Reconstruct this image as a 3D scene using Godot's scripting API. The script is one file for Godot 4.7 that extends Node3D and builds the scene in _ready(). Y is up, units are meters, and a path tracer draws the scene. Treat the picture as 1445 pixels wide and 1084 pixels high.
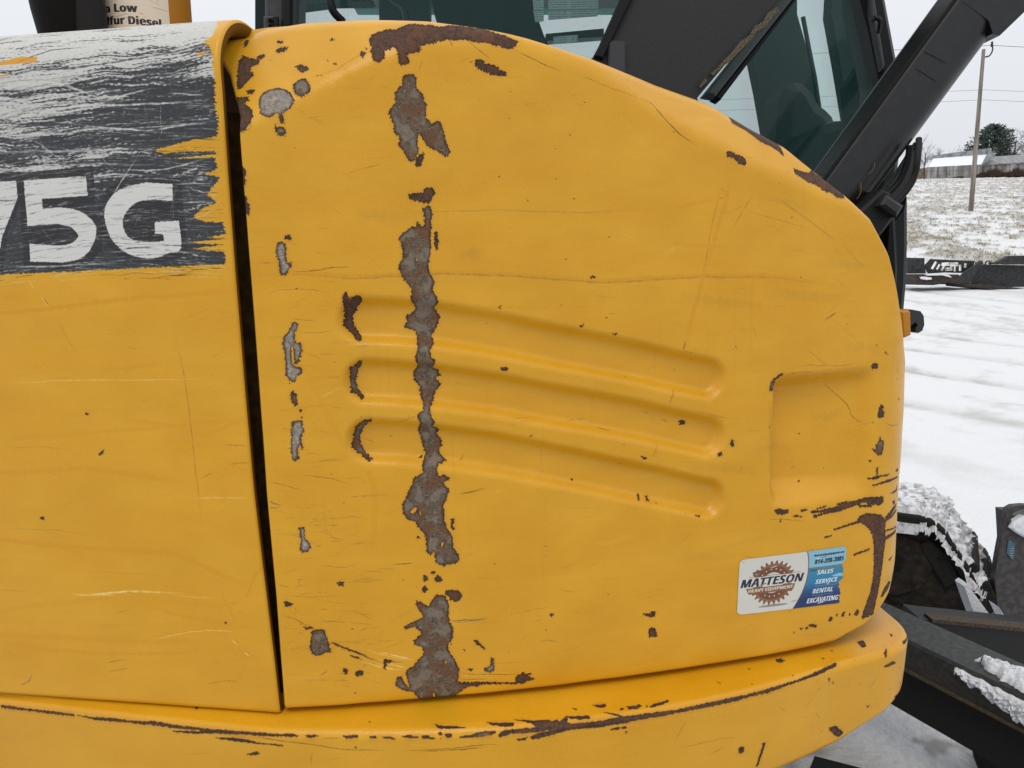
extends Node3D

# ---------------------------------------------------------------- paint on sheet metal
class Paint:
	var w: int
	var h: int
	var k: float
	var s0: float
	var y1: float
	var rgb: PackedByteArray
	var mask: PackedByteArray
	var tone: PackedByteArray
	var rough: PackedByteArray
	var nz := FastNoiseLite.new()
	var rg := RandomNumberGenerator.new()

	func _init(a: float, b: float, c: float, d: float, per_metre: float, sd: int) -> void:
		k = per_metre
		w = int((b - a) * k)
		h = int((d - c) * k)
		s0 = a
		y1 = d
		nz.seed = sd
		nz.frequency = 1.0
		nz.fractal_octaves = 3
		rg.seed = sd
		rgb.resize(w * h * 3)
		mask.resize(w * h)
		tone.resize(w * h)
		rough.resize(w * h)

	func noise(freq: float, oct: int, sd: int, squeeze := 1) -> PackedByteArray:
		var n := FastNoiseLite.new()
		n.seed = sd
		n.frequency = freq
		n.fractal_octaves = oct
		var im := n.get_image(maxi(8, w / squeeze), h, false, false, true)
		im.resize(w, h, Image.INTERPOLATE_CUBIC)
		im.convert(Image.FORMAT_L8)
		return im.get_data()

	# clean orange enamel under a thin pale film of road dust
	func base(clean: Color, dusty: Color, sd: int) -> void:
		var a := noise(0.010, 3, sd, 6)
		var b := noise(0.05, 3, sd + 1, 24)
		var c := noise(0.35, 2, sd + 2, 1)
		var e := noise(0.0045, 4, sd + 3, 1)
		var v := noise(0.012, 4, sd + 4, 2)
		var r0 := clean.r * 255.0
		var g0 := clean.g * 255.0
		var b0 := clean.b * 255.0
		var dr := dusty.r * 255.0 - r0
		var dg := dusty.g * 255.0 - g0
		var db := dusty.b * 255.0 - b0
		var j := 0
		for i in w * h:
			var t := 0.48 + a[i] * 0.0015 + b[i] * 0.0008
			t = clampf(t, 0.0, 1.25)
			t += (e[i] - 128) * 0.0016 + (v[i] - 128) * 0.0008
			var f := 0.985 + c[i] * 0.00026 + (e[i] - 128) * 0.00016 + (v[i] - 128) * 0.00010
			rgb[j] = int((r0 + dr * t) * f)
			rgb[j + 1] = int((g0 + dg * t) * f)
			rgb[j + 2] = int(minf(255.0, (b0 + db * t) * f))
			rough[i] = 54 + (a[i] >> 3) + (v[i] >> 4) + (c[i] >> 4)
			j += 3

	func pts(txt: String) -> PackedVector2Array:
		var out := PackedVector2Array()
		for q in txt.split(" ", false):
			var c := q.split(",")
			out.append(Vector2((c[0].to_float() * 0.001 - s0) * k, (y1 - c[1].to_float() * 0.001) * k))
		return out

	func dab(x: int, y: int, r: float, g: float, b: float, a: float) -> void:
		if x < 0 or y < 0 or x >= w or y >= h:
			return
		var i := (y * w + x) * 3
		rgb[i] = int(rgb[i] + (r - rgb[i]) * a)
		rgb[i + 1] = int(rgb[i + 1] + (g - rgb[i + 1]) * a)
		rgb[i + 2] = int(rgb[i + 2] + (b - rgb[i + 2]) * a)

	# a scratch, scuff or wiped streak: points in pixels, width in pixels
	func stroke(p: PackedVector2Array, wide: float, col: Color, alpha: float, broken := 0.35, taper := 0.25) -> void:
		var total := 0.0
		for i in p.size() - 1:
			total += p[i].distance_to(p[i + 1])
		if total < 0.5:
			return
		var r := col.r * 255.0
		var g := col.g * 255.0
		var b := col.b * 255.0
		var run := 0.0
		var phase := rg.randf() * 999.0
		for i in p.size() - 1:
			var d := p[i + 1] - p[i]
			var l := d.length()
			var n := int(ceil(l))
			var dir := d / maxf(l, 0.001)
			var across := Vector2(-dir.y, dir.x)
			var flat := absf(dir.x) >= absf(dir.y)
			for q in n:
				var t := float(q) / n
				var at := run + l * t
				var c := p[i] + d * t
				var e := minf(at, total - at) / total
				var amp := alpha * clampf(e / taper, 0.15, 1.0) if taper > 0.0 else alpha
				var nn := nz.get_noise_2d(phase + at * 0.045, phase)
				amp *= clampf(1.0 - broken * 1.6 * (0.25 - nn), 0.0, 1.0)
				if amp < 0.02:
					continue
				c += across * nz.get_noise_2d(at * 0.03, phase + 50.0) * minf(1.5, 0.5 + wide * 0.12)
				var half := wide * 0.5 * (0.8 + 0.6 * nz.get_noise_2d(phase - at * 0.08, 7.0))
				var reach := int(ceil(half)) + 1
				if flat:
					var step := 1.0 / maxf(0.35, absf(dir.x))
					var x := int(round(c.x))
					for yy in range(int(c.y) - int(reach * step), int(c.y) + int(reach * step) + 2):
						var cov := clampf(half / 1.0 + 0.5 - absf(yy - c.y) / step, 0.0, 1.0) if wide < 5.0 else smoothstep(half, half * 0.55, absf(yy - c.y) / step)
						if cov > 0.0:
							dab(x, yy, r, g, b, amp * cov * minf(1.0, wide))
				else:
					var step2 := 1.0 / maxf(0.35, absf(dir.y))
					var y := int(round(c.y))
					for xx in range(int(c.x) - int(reach * step2), int(c.x) + int(reach * step2) + 2):
						var cov2 := clampf(half / 1.0 + 0.5 - absf(xx - c.x) / step2, 0.0, 1.0) if wide < 5.0 else smoothstep(half, half * 0.55, absf(xx - c.x) / step2)
						if cov2 > 0.0:
							dab(xx, y, r, g, b, amp * cov2 * minf(1.0, wide))
			run += l

	# what: 1 bare metal, 0 paint again; or a plain colour when col is given
	func region(poly: PackedVector2Array, jag: float, what: int, tn: int, col := Color(0, 0, 0, 0)) -> void:
		var lo := poly[0]
		var hi := poly[0]
		for q in poly:
			lo = lo.min(q)
			hi = hi.max(q)
		var f := 0.16
		for y in range(maxi(0, int(lo.y - jag) - 1), mini(h, int(hi.y + jag) + 2)):
			for x in range(maxi(0, int(lo.x - jag) - 1), mini(w, int(hi.x + jag) + 2)):
				var q := Vector2(x + jag * nz.get_noise_2d(x * f, y * f), y + jag * nz.get_noise_2d(x * f + 300.0, y * f))
				if Geometry2D.is_point_in_polygon(q, poly):
					var i := y * w + x
					if col.a > 0.0:
						dab(x, y, col.r * 255.0, col.g * 255.0, col.b * 255.0, col.a)
						if what == 1:
							tone[i] = tn
					else:
						mask[i] = 255 if what == 1 else 0
						tone[i] = tn

	func chip(tn: int, txt: String, jag := 3.3) -> void:
		region(pts(txt), jag, 1, tn)

	func mend(txt: String) -> void:
		region(pts(txt), 1.5, 0, 0)

	func finish(relief: float) -> Array:
		var im := Image.create_from_data(w, h, false, Image.FORMAT_L8, mask)
		im.resize(w / 2, h / 2, Image.INTERPOLATE_BILINEAR)
		var im1: Image = im.duplicate()
		im.resize(w / 4, h / 4, Image.INTERPOLATE_BILINEAR)
		im.resize(w / 8, h / 8, Image.INTERPOLATE_BILINEAR)
		im.resize(w, h, Image.INTERPOLATE_CUBIC)
		im1.resize(w, h, Image.INTERPOLATE_CUBIC)
		var soft := im.get_data()
		var near := im1.get_data()
		var mot := noise(0.07, 4, 71)
		var spk := noise(0.22, 3, 72)
		var big := noise(0.022, 3, 73)
		var hgt := PackedFloat32Array()
		hgt.resize(w * h)
		for i in w * h:
			var m: int = near[i]
			hgt[i] = spk[i] * 0.0006
			if m == 0 and soft[i] < 8:
				continue
			var j := i * 3
			if mask[i] > 0:
				var inner := clampf((soft[i] - 150.0) / 95.0, 0.0, 1.0)
				var a := (mot[i] - 128.0) / 128.0
				var s := (spk[i] - 128.0) / 128.0
				var g := (big[i] - 128.0) / 128.0
				var t := tone[i]
				var c := Vector3(76, 53, 38)
				if t == 1:
					c = Vector3(97, 83, 67)
				elif t == 2:
					c = Vector3(146, 141, 132)
				c *= 1.0 + a * 0.42 + s * 0.20
				if s + a * 0.6 > 0.42:
					c = c.lerp(Vector3(104, 54, 24), 0.7)
				elif s - a * 0.5 + g * 0.3 > 0.40:
					c = c.lerp(Vector3(160, 153, 143), 0.5 if t > 0 else 0.25)
				if g > 0.22 and t < 2:
					c = c.lerp(Vector3(104, 62, 34), minf(0.6, (g - 0.22) * 2.4))
				if g < -0.12 and t > 0:
					c = c.lerp(Vector3(134, 128, 117), minf(0.55, (-0.12 - g) * 2.6))
				c = Vector3(54, 37, 27).lerp(c, 0.25 + 0.75 * inner)
				var e := clampf(m / 255.0, 0.0, 1.0)
				e = clampf((e - 0.45) / 0.4, 0.0, 1.0)
				c = Vector3(62, 42, 26).lerp(c, e)
				rgb[j] = clampi(int(c.x), 0, 255)
				rgb[j + 1] = clampi(int(c.y), 0, 255)
				rgb[j + 2] = clampi(int(c.z), 0, 255)
				rough[i] = 190 + (spk[i] >> 3)
				hgt[i] -= 0.85 * e - a * 0.22 - s * 0.18
			elif m > 0:
				var u := m / 255.0
				rgb[j] = int(rgb[j] * (1.0 - 0.34 * u))
				rgb[j + 1] = int(rgb[j + 1] * (1.0 - 0.44 * u))
				rgb[j + 2] = int(rgb[j + 2] * (1.0 - 0.45 * u))
				hgt[i] += 0.4 * u
			elif soft[i] > 16:
				var v := minf(1.0, soft[i] / 255.0)
				rgb[j] = int(rgb[j] * (1.0 - 0.10 * v))
				rgb[j + 1] = int(rgb[j + 1] * (1.0 - 0.16 * v))
		var al := Image.create_from_data(w, h, false, Image.FORMAT_RGB8, rgb)
		var ro := Image.create_from_data(w, h, false, Image.FORMAT_L8, rough)
		var nm := Image.create_from_data(w, h, false, Image.FORMAT_RF, hgt.to_byte_array())
		nm.bump_map_to_normal_map(relief)
		return [ImageTexture.create_from_image(al), ImageTexture.create_from_image(ro), ImageTexture.create_from_image(nm)]

	func material(nm: String, relief: float) -> StandardMaterial3D:
		var t := finish(relief)
		var m := StandardMaterial3D.new()
		m.resource_name = nm
		m.albedo_texture = t[0]
		m.roughness = 1.0
		m.roughness_texture = t[1]
		m.roughness_texture_channel = BaseMaterial3D.TEXTURE_CHANNEL_RED
		m.normal_enabled = true
		m.normal_texture = t[2]
		m.metallic_specular = 0.46
		m.texture_repeat = false
		return m

	func tint(key: String) -> Color:
		return {"k": Color8(64, 44, 22), "o": Color8(208, 146, 14), "w": Color8(238, 214, 150), "s": Color8(112, 98, 76), "p": Color8(204, 204, 200), "d": Color8(52, 54, 57), "g": Color8(58, 60, 44), "r": Color8(176, 84, 24)}[key]

	func line(width_mm: float, key: String, alpha: float, txt: String) -> void:
		var wide := width_mm * 0.001 * k
		var soft := key == "o" or key == "r" or alpha < 0.15
		stroke(pts(txt), wide, tint(key), minf(1.0, alpha * (1.5 if key == "o" else 1.15)), 0.15 if soft else 0.45, 0.12 if soft else 0.25)

	# many hair scratches in the dust film
	func hairs(n: int, a: Vector2, b: Vector2, lmin: float, lmax: float, slope: float, spread: float, key: String, alpha: float, width_mm := 0.6) -> void:
		for i in n:
			var s := rg.randf_range(a.x, b.x)
			var y := rg.randf_range(a.y, b.y)
			var l := rg.randf_range(lmin, lmax) * rg.randf_range(0.4, 1.0)
			var ang := deg_to_rad(slope + rg.randfn(0.0, spread))
			var bend := rg.randfn(0.0, 0.12)
			var p := PackedVector2Array()
			for q in 5:
				var t := q / 4.0
				p.append(Vector2((s - s0 + cos(ang + bend * t) * l * t) * k, (y1 - y - sin(ang + bend * t) * l * t) * k))
			stroke(p, width_mm * 0.001 * k * rg.randf_range(0.6, 1.3), tint(key), alpha * rg.randf_range(0.4, 1.2), 0.7, 0.4)


# ---------------------------------------------------------------- small helpers
var rng := RandomNumberGenerator.new()
var taken := {}

func numbered(called: String) -> String:
	var n: int = taken.get(called, 0)
	taken[called] = n + 1
	return called if n == 0 else "%s_%03d" % [called, n]

func tag(o: Node3D, label: String, category := "", group := "", kind := "") -> Node3D:
	if label:
		o.set_meta("label", label)
	if category:
		o.set_meta("category", category)
	if group:
		o.set_meta("group", group)
	if kind:
		o.set_meta("kind", kind)
	return o

func thing(called: String, label: String, category: String, at := Vector3.ZERO, turn := 0.0, group := "") -> Node3D:
	var o := Node3D.new()
	o.name = numbered(called)
	add_child(o)
	o.position = at
	o.rotation.y = turn
	tag(o, label, category, group)
	return o

func part(called: String, m: Mesh, mat: Material, parent: Node3D, at := Transform3D()) -> MeshInstance3D:
	var o := MeshInstance3D.new()
	o.name = numbered(called) if parent == self else called
	o.mesh = m
	o.material_override = mat
	o.transform = at
	parent.add_child(o, true)
	return o

func flat(c: Color, rough := 0.6, spec := 0.5, metal := 0.0) -> StandardMaterial3D:
	var m := StandardMaterial3D.new()
	m.albedo_color = c
	m.roughness = rough
	m.metallic_specular = spec
	m.metallic = metal
	return m

# noise-speckled material on triplanar mapping; ramp from dark to light
func grainy(a: Color, b: Color, freq: float, scale: float, rough := 0.8, bump := 0.0, sd := 1, mid := 0.5, squash := Vector3.ONE) -> StandardMaterial3D:
	var n := FastNoiseLite.new()
	n.seed = sd
	n.frequency = freq
	n.fractal_octaves = 5
	var im := n.get_seamless_image(512, 512)
	im.convert(Image.FORMAT_L8)
	var d := im.get_data()
	var px := PackedByteArray()
	px.resize(512 * 512 * 3)
	for i in 512 * 512:
		var t := smoothstep(mid - 0.35, mid + 0.35, d[i] / 255.0)
		px[i * 3] = int(255.0 * lerpf(a.r, b.r, t))
		px[i * 3 + 1] = int(255.0 * lerpf(a.g, b.g, t))
		px[i * 3 + 2] = int(255.0 * lerpf(a.b, b.b, t))
	var m := StandardMaterial3D.new()
	m.albedo_texture = ImageTexture.create_from_image(Image.create_from_data(512, 512, false, Image.FORMAT_RGB8, px))
	m.roughness = rough
	m.uv1_triplanar = true
	m.uv1_world_triplanar = true
	m.uv1_scale = squash * scale
	if bump > 0.0:
		m.normal_enabled = true
		im.bump_map_to_normal_map(bump)
		m.normal_texture = ImageTexture.create_from_image(im)
	return m

# arrays -> mesh; tris wound clockwise seen from outside
func mesh_of(v: PackedVector3Array, idx: PackedInt32Array, uv := PackedVector2Array(), nrm := PackedVector3Array(), col := PackedColorArray()) -> ArrayMesh:
	var a := []
	a.resize(Mesh.ARRAY_MAX)
	a[Mesh.ARRAY_VERTEX] = v
	a[Mesh.ARRAY_INDEX] = idx
	if uv.size():
		a[Mesh.ARRAY_TEX_UV] = uv
	if nrm.size():
		a[Mesh.ARRAY_NORMAL] = nrm
	if col.size():
		a[Mesh.ARRAY_COLOR] = col
	var m := ArrayMesh.new()
	m.add_surface_from_arrays(Mesh.PRIMITIVE_TRIANGLES, a)
	return m

# regular sheet of points, row by row (u to the right, v upwards as seen from outside)
func sheet(p: PackedVector3Array, uv: PackedVector2Array, nu: int, nv: int, col := PackedColorArray()) -> ArrayMesh:
	var nrm := PackedVector3Array()
	nrm.resize(nu * nv)
	var idx := PackedInt32Array()
	for j in nv:
		for i in nu:
			var a := p[j * nu + mini(i + 1, nu - 1)] - p[j * nu + maxi(i - 1, 0)]
			var b := p[mini(j + 1, nv - 1) * nu + i] - p[maxi(j - 1, 0) * nu + i]
			nrm[j * nu + i] = a.cross(b).normalized()
			if i < nu - 1 and j < nv - 1:
				var q := j * nu + i
				idx.append_array([q, q + nu + 1, q + 1, q, q + nu, q + nu + 1])
	return mesh_of(p, idx, uv, nrm, col)

# flat-shaded solid: polygon in x,y (metres) extruded from z0 (front) back by thick, front edges bevelled
func plate(pts: Array, z: float, thick: float, bevel := 0.0) -> ArrayMesh:
	var poly := PackedVector2Array()
	for i in pts.size() / 2:
		poly.append(Vector2(pts[i * 2], pts[i * 2 + 1]))
	if Geometry2D.is_polygon_clockwise(poly):
		poly.reverse()
	var inner := poly
	if bevel > 0.0:
		var got := Geometry2D.offset_polygon(poly, -bevel, Geometry2D.JOIN_MITER)
		if got.size() == 1 and got[0].size() == poly.size():
			inner = got[0]
			# match the start corner
			var best := 0
			for i in inner.size():
				if inner[i].distance_to(poly[0]) < inner[best].distance_to(poly[0]):
					best = i
			inner = inner.slice(best) + inner.slice(0, best)
			if Geometry2D.is_polygon_clockwise(inner):
				inner.reverse()
		else:
			bevel = 0.0
	var st := SurfaceTool.new()
	st.begin(Mesh.PRIMITIVE_TRIANGLES)
	st.set_smooth_group(-1)
	var tri := Geometry2D.triangulate_polygon(inner)
	for i in tri.size() / 3:
		var a := inner[tri[i * 3]]
		var b := inner[tri[i * 3 + 1]]
		var c := inner[tri[i * 3 + 2]]
		if (b - a).cross(c - a) > 0.0:
			var t := b
			b = c
			c = t
		for q in [a, b, c]:
			st.add_vertex(Vector3(q.x, q.y, z))
		for q in [a, c, b]:
			st.add_vertex(Vector3(q.x, q.y, z - thick))
	var n := poly.size()
	for i in n:
		var a := poly[i]
		var b := poly[(i + 1) % n]
		var ia := inner[i]
		var ib := inner[(i + 1) % n]
		var zf := z - bevel
		if bevel > 0.0:
			quad(st, Vector3(ia.x, ia.y, z), Vector3(a.x, a.y, zf), Vector3(b.x, b.y, zf), Vector3(ib.x, ib.y, z))
		quad(st, Vector3(a.x, a.y, zf), Vector3(a.x, a.y, z - thick), Vector3(b.x, b.y, z - thick), Vector3(b.x, b.y, zf))
	st.generate_normals()
	return st.commit()

# a, b, c, d counter-clockwise seen from outside
func quad(st: SurfaceTool, a: Vector3, b: Vector3, c: Vector3, d: Vector3) -> void:
	for q in [a, c, b, a, d, c]:
		st.add_vertex(q)

func soft_box(size: Vector3, r: float) -> ArrayMesh:
	var x := size.x / 2
	var y := size.y / 2
	return plate([-x, -y + r, -x + r, -y, x - r, -y, x, -y + r, x, y - r, x - r, y, -x + r, y, -x, y - r], size.z / 2, size.z, r * 0.6)

func tube(path: PackedVector3Array, r: float, sides := 8, r_end := -1.0) -> ArrayMesh:
	if r_end < 0.0:
		r_end = r
	var p := PackedVector3Array()
	var uv := PackedVector2Array()
	var n := path.size()
	var side := Vector3.UP
	for j in n:
		var t := (path[mini(j + 1, n - 1)] - path[maxi(j - 1, 0)]).normalized()
		if j == 0:
			side = t.cross(Vector3(0.31, 0.77, 0.55)).normalized()
		side = (side - t * side.dot(t)).normalized()
		var up := t.cross(side)
		var rr := lerpf(r, r_end, float(j) / (n - 1))
		for i in sides + 1:
			var a := TAU * i / sides
			p.append(path[j] + (side * cos(a) + up * sin(a)) * rr)
			uv.append(Vector2(float(i) / sides, j))
	return sheet(p, uv, sides + 1, n)

func bend(corners: PackedVector3Array, per := 8) -> PackedVector3Array:
	var c := Curve3D.new()
	for i in corners.size():
		var a := corners[maxi(i - 1, 0)]
		var b := corners[mini(i + 1, corners.size() - 1)]
		var t := (b - a) * 0.17
		c.add_point(corners[i], -t, t)
	var out := PackedVector3Array()
	var l := c.get_baked_length()
	var n := per * (corners.size() - 1)
	for i in n + 1:
		out.append(c.sample_baked(l * i / n, true))
	return out

func lathe(profile: Array, sides := 28) -> ArrayMesh:
	var p := PackedVector3Array()
	var uv := PackedVector2Array()
	var n := profile.size() / 2
	for j in n:
		for i in sides + 1:
			var a := TAU * i / sides
			p.append(Vector3(sin(a) * profile[j * 2], profile[j * 2 + 1], cos(a) * profile[j * 2]))
			uv.append(Vector2(float(i) / sides, float(j) / n))
	return sheet(p, uv, sides + 1, n)

# ---------------------------------------------------------------- print: text as filled triangles in an image
func print_text(im: Image, txt: String, font: Font, x: float, y: float, wide: float, tall: float, col: Color, slant := 0.0, bold := 0.0, turn := 0.0) -> void:
	var tm := TextMesh.new()
	tm.font = font
	tm.font_size = 64
	tm.depth = 0.0
	tm.pixel_size = 0.01
	tm.text = txt
	tm.curve_step = 1.0
	var a := tm.get_mesh_arrays()
	var v: PackedVector3Array = a[Mesh.ARRAY_VERTEX]
	var ind = a[Mesh.ARRAY_INDEX]
	if ind == null:
		ind = PackedInt32Array(range(v.size()))
	var lo := Vector2(1e9, 1e9)
	var hi := -lo
	for q in v:
		lo = lo.min(Vector2(q.x, q.y))
		hi = hi.max(Vector2(q.x, q.y))
	var sz := hi - lo
	var shifts := [0.0] if bold <= 0.0 else [-bold, 0.0, bold]
	for sh in shifts:
		for i in ind.size() / 3:
			var t := PackedVector2Array()
			for e in 3:
				var q := v[ind[i * 3 + e]]
				var u := (q.x - lo.x) / sz.x
				var w := (q.y - lo.y) / sz.y
				var o := Vector2(u * wide + slant * tall * w + sh, -w * tall)
				t.append(Vector2(x, y + tall) + o.rotated(turn))
			fill(im, t, col)

func fill(im: Image, poly: PackedVector2Array, col: Color) -> void:
	var y0 := 1e9
	var y1 := -1e9
	for q in poly:
		y0 = minf(y0, q.y)
		y1 = maxf(y1, q.y)
	for y in range(maxi(0, int(y0)), mini(im.get_height(), int(y1) + 1)):
		var xs := []
		var n := poly.size()
		for i in n:
			var a := poly[i]
			var b := poly[(i + 1) % n]
			var yc := y + 0.5
			if (a.y <= yc) != (b.y <= yc):
				xs.append(a.x + (b.x - a.x) * (yc - a.y) / (b.y - a.y))
		xs.sort()
		for i in xs.size() / 2:
			var xa := int(round(xs[i * 2]))
			var xb := int(round(xs[i * 2 + 1]))
			if xb > xa:
				im.fill_rect(Rect2i(xa, y, xb - xa, 1), col)

# ---------------------------------------------------------------- the plan curve of the machine's flank
class Plan:
	var x := PackedFloat32Array()
	var z := PackedFloat32Array()
	var th := PackedFloat32Array()
	const DS := 0.0025
	const A := -1.4
	func _init(smooth: float) -> void:
		var n := 1201
		for i in n:
			var g := A + i * DS
			var base := 4.0 + 14.0 * clampf(g, 0.0, 0.905) / 0.85
			var t := base if g >= 0.0 or smooth < 0.0 else -8.65
			if g > 0.905:
				t = minf(base + rad_to_deg((g - 0.905) / 0.1), 92.0)
			if smooth > 0.0 and g < smooth:
				var kk := clampf((g + smooth) / (2.0 * smooth), 0.0, 1.0)
				kk = kk * kk * (3.0 - 2.0 * kk)
				t = lerpf(-8.65, base, kk)
			th.append(deg_to_rad(t))
		x.resize(n)
		z.resize(n)
		for i in range(1, n):
			var m := (th[i] + th[i - 1]) * 0.5
			x[i] = x[i - 1] + cos(m) * DS
			z[i] = z[i - 1] - sin(m) * DS
		var o := int(round(-A / DS))
		var ox := x[o]
		var oz := z[o]
		for i in n:
			x[i] += -0.3195 - ox
			z[i] += -0.9787 - oz
	func at(s: float, y: float, o: float) -> Vector3:
		var f := clampf((s - A) / DS, 0.0, 1199.99)
		var i := int(f)
		var t := f - i
		var a := lerpf(th[i], th[i + 1], t)
		return Vector3(lerpf(x[i], x[i + 1], t) + sin(a) * o, y, lerpf(z[i], z[i + 1], t) + cos(a) * o)

func knots(s: float, k: Array) -> float:
	if s <= k[0]:
		return k[1]
	var n := k.size() / 2
	for i in n - 1:
		if s <= k[i * 2 + 2]:
			var t: float = (s - k[i * 2]) / (k[i * 2 + 2] - k[i * 2])
			return lerpf(k[i * 2 + 1], k[i * 2 + 3], t)
	return k[n * 2 - 1]

# outline of the flank panel, in metres along the flank and above the ground
const TOP := [-0.08, 1.7107, -0.0162, 1.7147, 0.0123, 1.7265, 0.0659, 1.7306, 0.1506, 1.7281, 0.2226, 1.7236, 0.2762, 1.7177, 0.3302, 1.7105, 0.3859, 1.6977, 0.4384, 1.6822, 0.5355, 1.6558, 0.6208, 1.6353, 0.6883, 1.6022, 0.7393, 1.5792, 0.7864, 1.5427, 0.8291, 1.5112, 0.8678, 1.4783, 0.902, 1.4313, 0.9243, 1.3786, 0.9427, 1.3244, 0.9574, 1.2908, 1.03, 1.2, 1.12, 1.15]
const BEVEL := [-0.08, 0.134, -0.0162, 0.134, 0.0123, 0.1316, 0.0659, 0.11, 0.1506, 0.0648, 0.2226, 0.036, 0.2762, 0.0282, 0.3302, 0.0204, 0.3859, 0.021, 0.4384, 0.0216, 0.5355, 0.0528, 0.6208, 0.0684, 0.6883, 0.0648, 0.7393, 0.0577, 0.7864, 0.0373, 0.8291, 0.0192, 0.8678, 0.0032, 0.902, 0.0021, 0.9243, 0.0016, 0.9427, 0.0014, 0.9574, 0.0012, 1.12, 0]
const BOTTOM := [-0.08, 0.8184, 0.75, 0.82, 0.837, 0.824, 0.8907, 0.8395, 0.919, 0.857, 0.9487, 0.88, 0.98, 0.925, 1.02, 0.955, 1.12, 0.965]
const OUT := [-0.9, 0, -0.43, 0.006, -0.31, 0.0125, -0.185, 0.02, -0.055, 0.025, 0.042, 0.032, 0.16, 0.049, 0.287, 0.062, 0.455, 0.065, 0.557, 0.062, 0.672, 0.052, 0.8, 0.032, 0.9, 0.024, 1.2, 0.022]
const LEFT := [0.8, 0.001, 0.98, -0.001, 1.12, -0.0045, 1.3, -0.006, 1.5, -0.0085, 1.6, -0.01, 1.66, -0.03, 1.7, -0.055]
const HOOD_EDGE := [0.8, -0.0055, 0.883, -0.0095, 0.993, -0.016, 1.129, -0.0235, 1.24, -0.0262, 1.414, -0.0292, 1.527, -0.030, 1.635, -0.0305, 1.72, -0.033]
const GROOVES := [[0.1266, 1.3469, 0.1732, 1.344, 0.2277, 1.338, 0.3017, 1.3239, 0.3682, 1.3078, 0.4369, 1.293, 0.4977, 1.279, 0.5501, 1.2649, 0.602, 1.2525], [0.1303, 1.2679, 0.1703, 1.2647, 0.2253, 1.2571, 0.3001, 1.2438, 0.3673, 1.2274, 0.4367, 1.2123, 0.4982, 1.198, 0.5511, 1.1828, 0.6037, 1.1681], [0.1306, 1.1891, 0.1673, 1.1856, 0.2228, 1.1774, 0.2984, 1.1629, 0.3663, 1.1453, 0.4365, 1.1268, 0.4987, 1.1091, 0.5523, 1.0936, 0.6055, 1.0776]]
const POCKET := [0.707, 0.8933, 1.2535, 1.2594, 1.0487, 1.0489]
const HOOD_R := 0.085
const HOOD_TOP := 1.735
const CREASE := 0.8

func pressed(s: float, y: float) -> float:
	# three pressed grooves
	var o := 0.0
	for g in GROOVES:
		var n: int = g.size() / 2
		var sa: float = g[0]
		var sb: float = g[n * 2 - 2]
		if s < sa - 0.04 or s > sb + 0.04:
			continue
		var yc := knots(s, g)
		var dy := (y - yc) * 0.975
		if absf(dy) > 0.05:
			continue
		var ds := maxf(maxf(sa - s, s - sb), 0.0)
		var d := sqrt(dy * dy + ds * ds)
		o -= 0.0145 * smoothstep(0.032, 0.016, d)
	# shallow pocket, running out towards the corner
	var a: float = POCKET[0]
	var b: float = POCKET[1]
	if s > a - 0.01 and s < b:
		var t := clampf((s - a) / (b - a), 0.0, 1.0)
		var top := lerpf(POCKET[2], POCKET[3], t)
		var bot := lerpf(POCKET[4], POCKET[5], t)
		var m := smoothstep(0.0, 0.020, s - a) * smoothstep(0.0, 0.030, top - y) * smoothstep(0.0, 0.042, y - bot) * smoothstep(0.0, 0.030, b - s)
		o -= 0.034 * m * lerpf(1.0, 0.42, t)
	return o

var dent := FastNoiseLite.new()

func panel_offset(s: float, y: float) -> float:
	var d := knots(s, TOP) - y
	var b := knots(s, BEVEL)
	var k := 0.012
	var x := b - d
	var sp := 0.0
	if x > k:
		sp = x
	elif x > -k:
		sp = (x + k) * (x + k) / (4.0 * k)
	var o := -0.57735 * sp
	var r := 0.016
	var e := clampf(r - d, 0.0, r)
	o -= r - sqrt(maxf(r * r - e * e, 0.0))
	var r2 := 0.007
	var e2 := clampf(r2 - (y - knots(s, BOTTOM)), 0.0, r2)
	o -= r2 - sqrt(maxf(r2 * r2 - e2 * e2, 0.0))
	var e3 := clampf(0.005 - (s - panel_left(y)), 0.0, 0.005)
	o -= 0.005 - sqrt(maxf(0.000025 - e3 * e3, 0.0))
	return o + pressed(s, y) + 0.0010 * dent.get_noise_2d(s * 7.0, y * 7.0) + 0.0022 * dent.get_noise_2d(s * 2.3 + 11.0, y * 2.3)

func panel_left(y: float) -> float:
	return knots(y, LEFT)

func hood_right(y: float) -> float:
	return knots(y, HOOD_EDGE)

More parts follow.
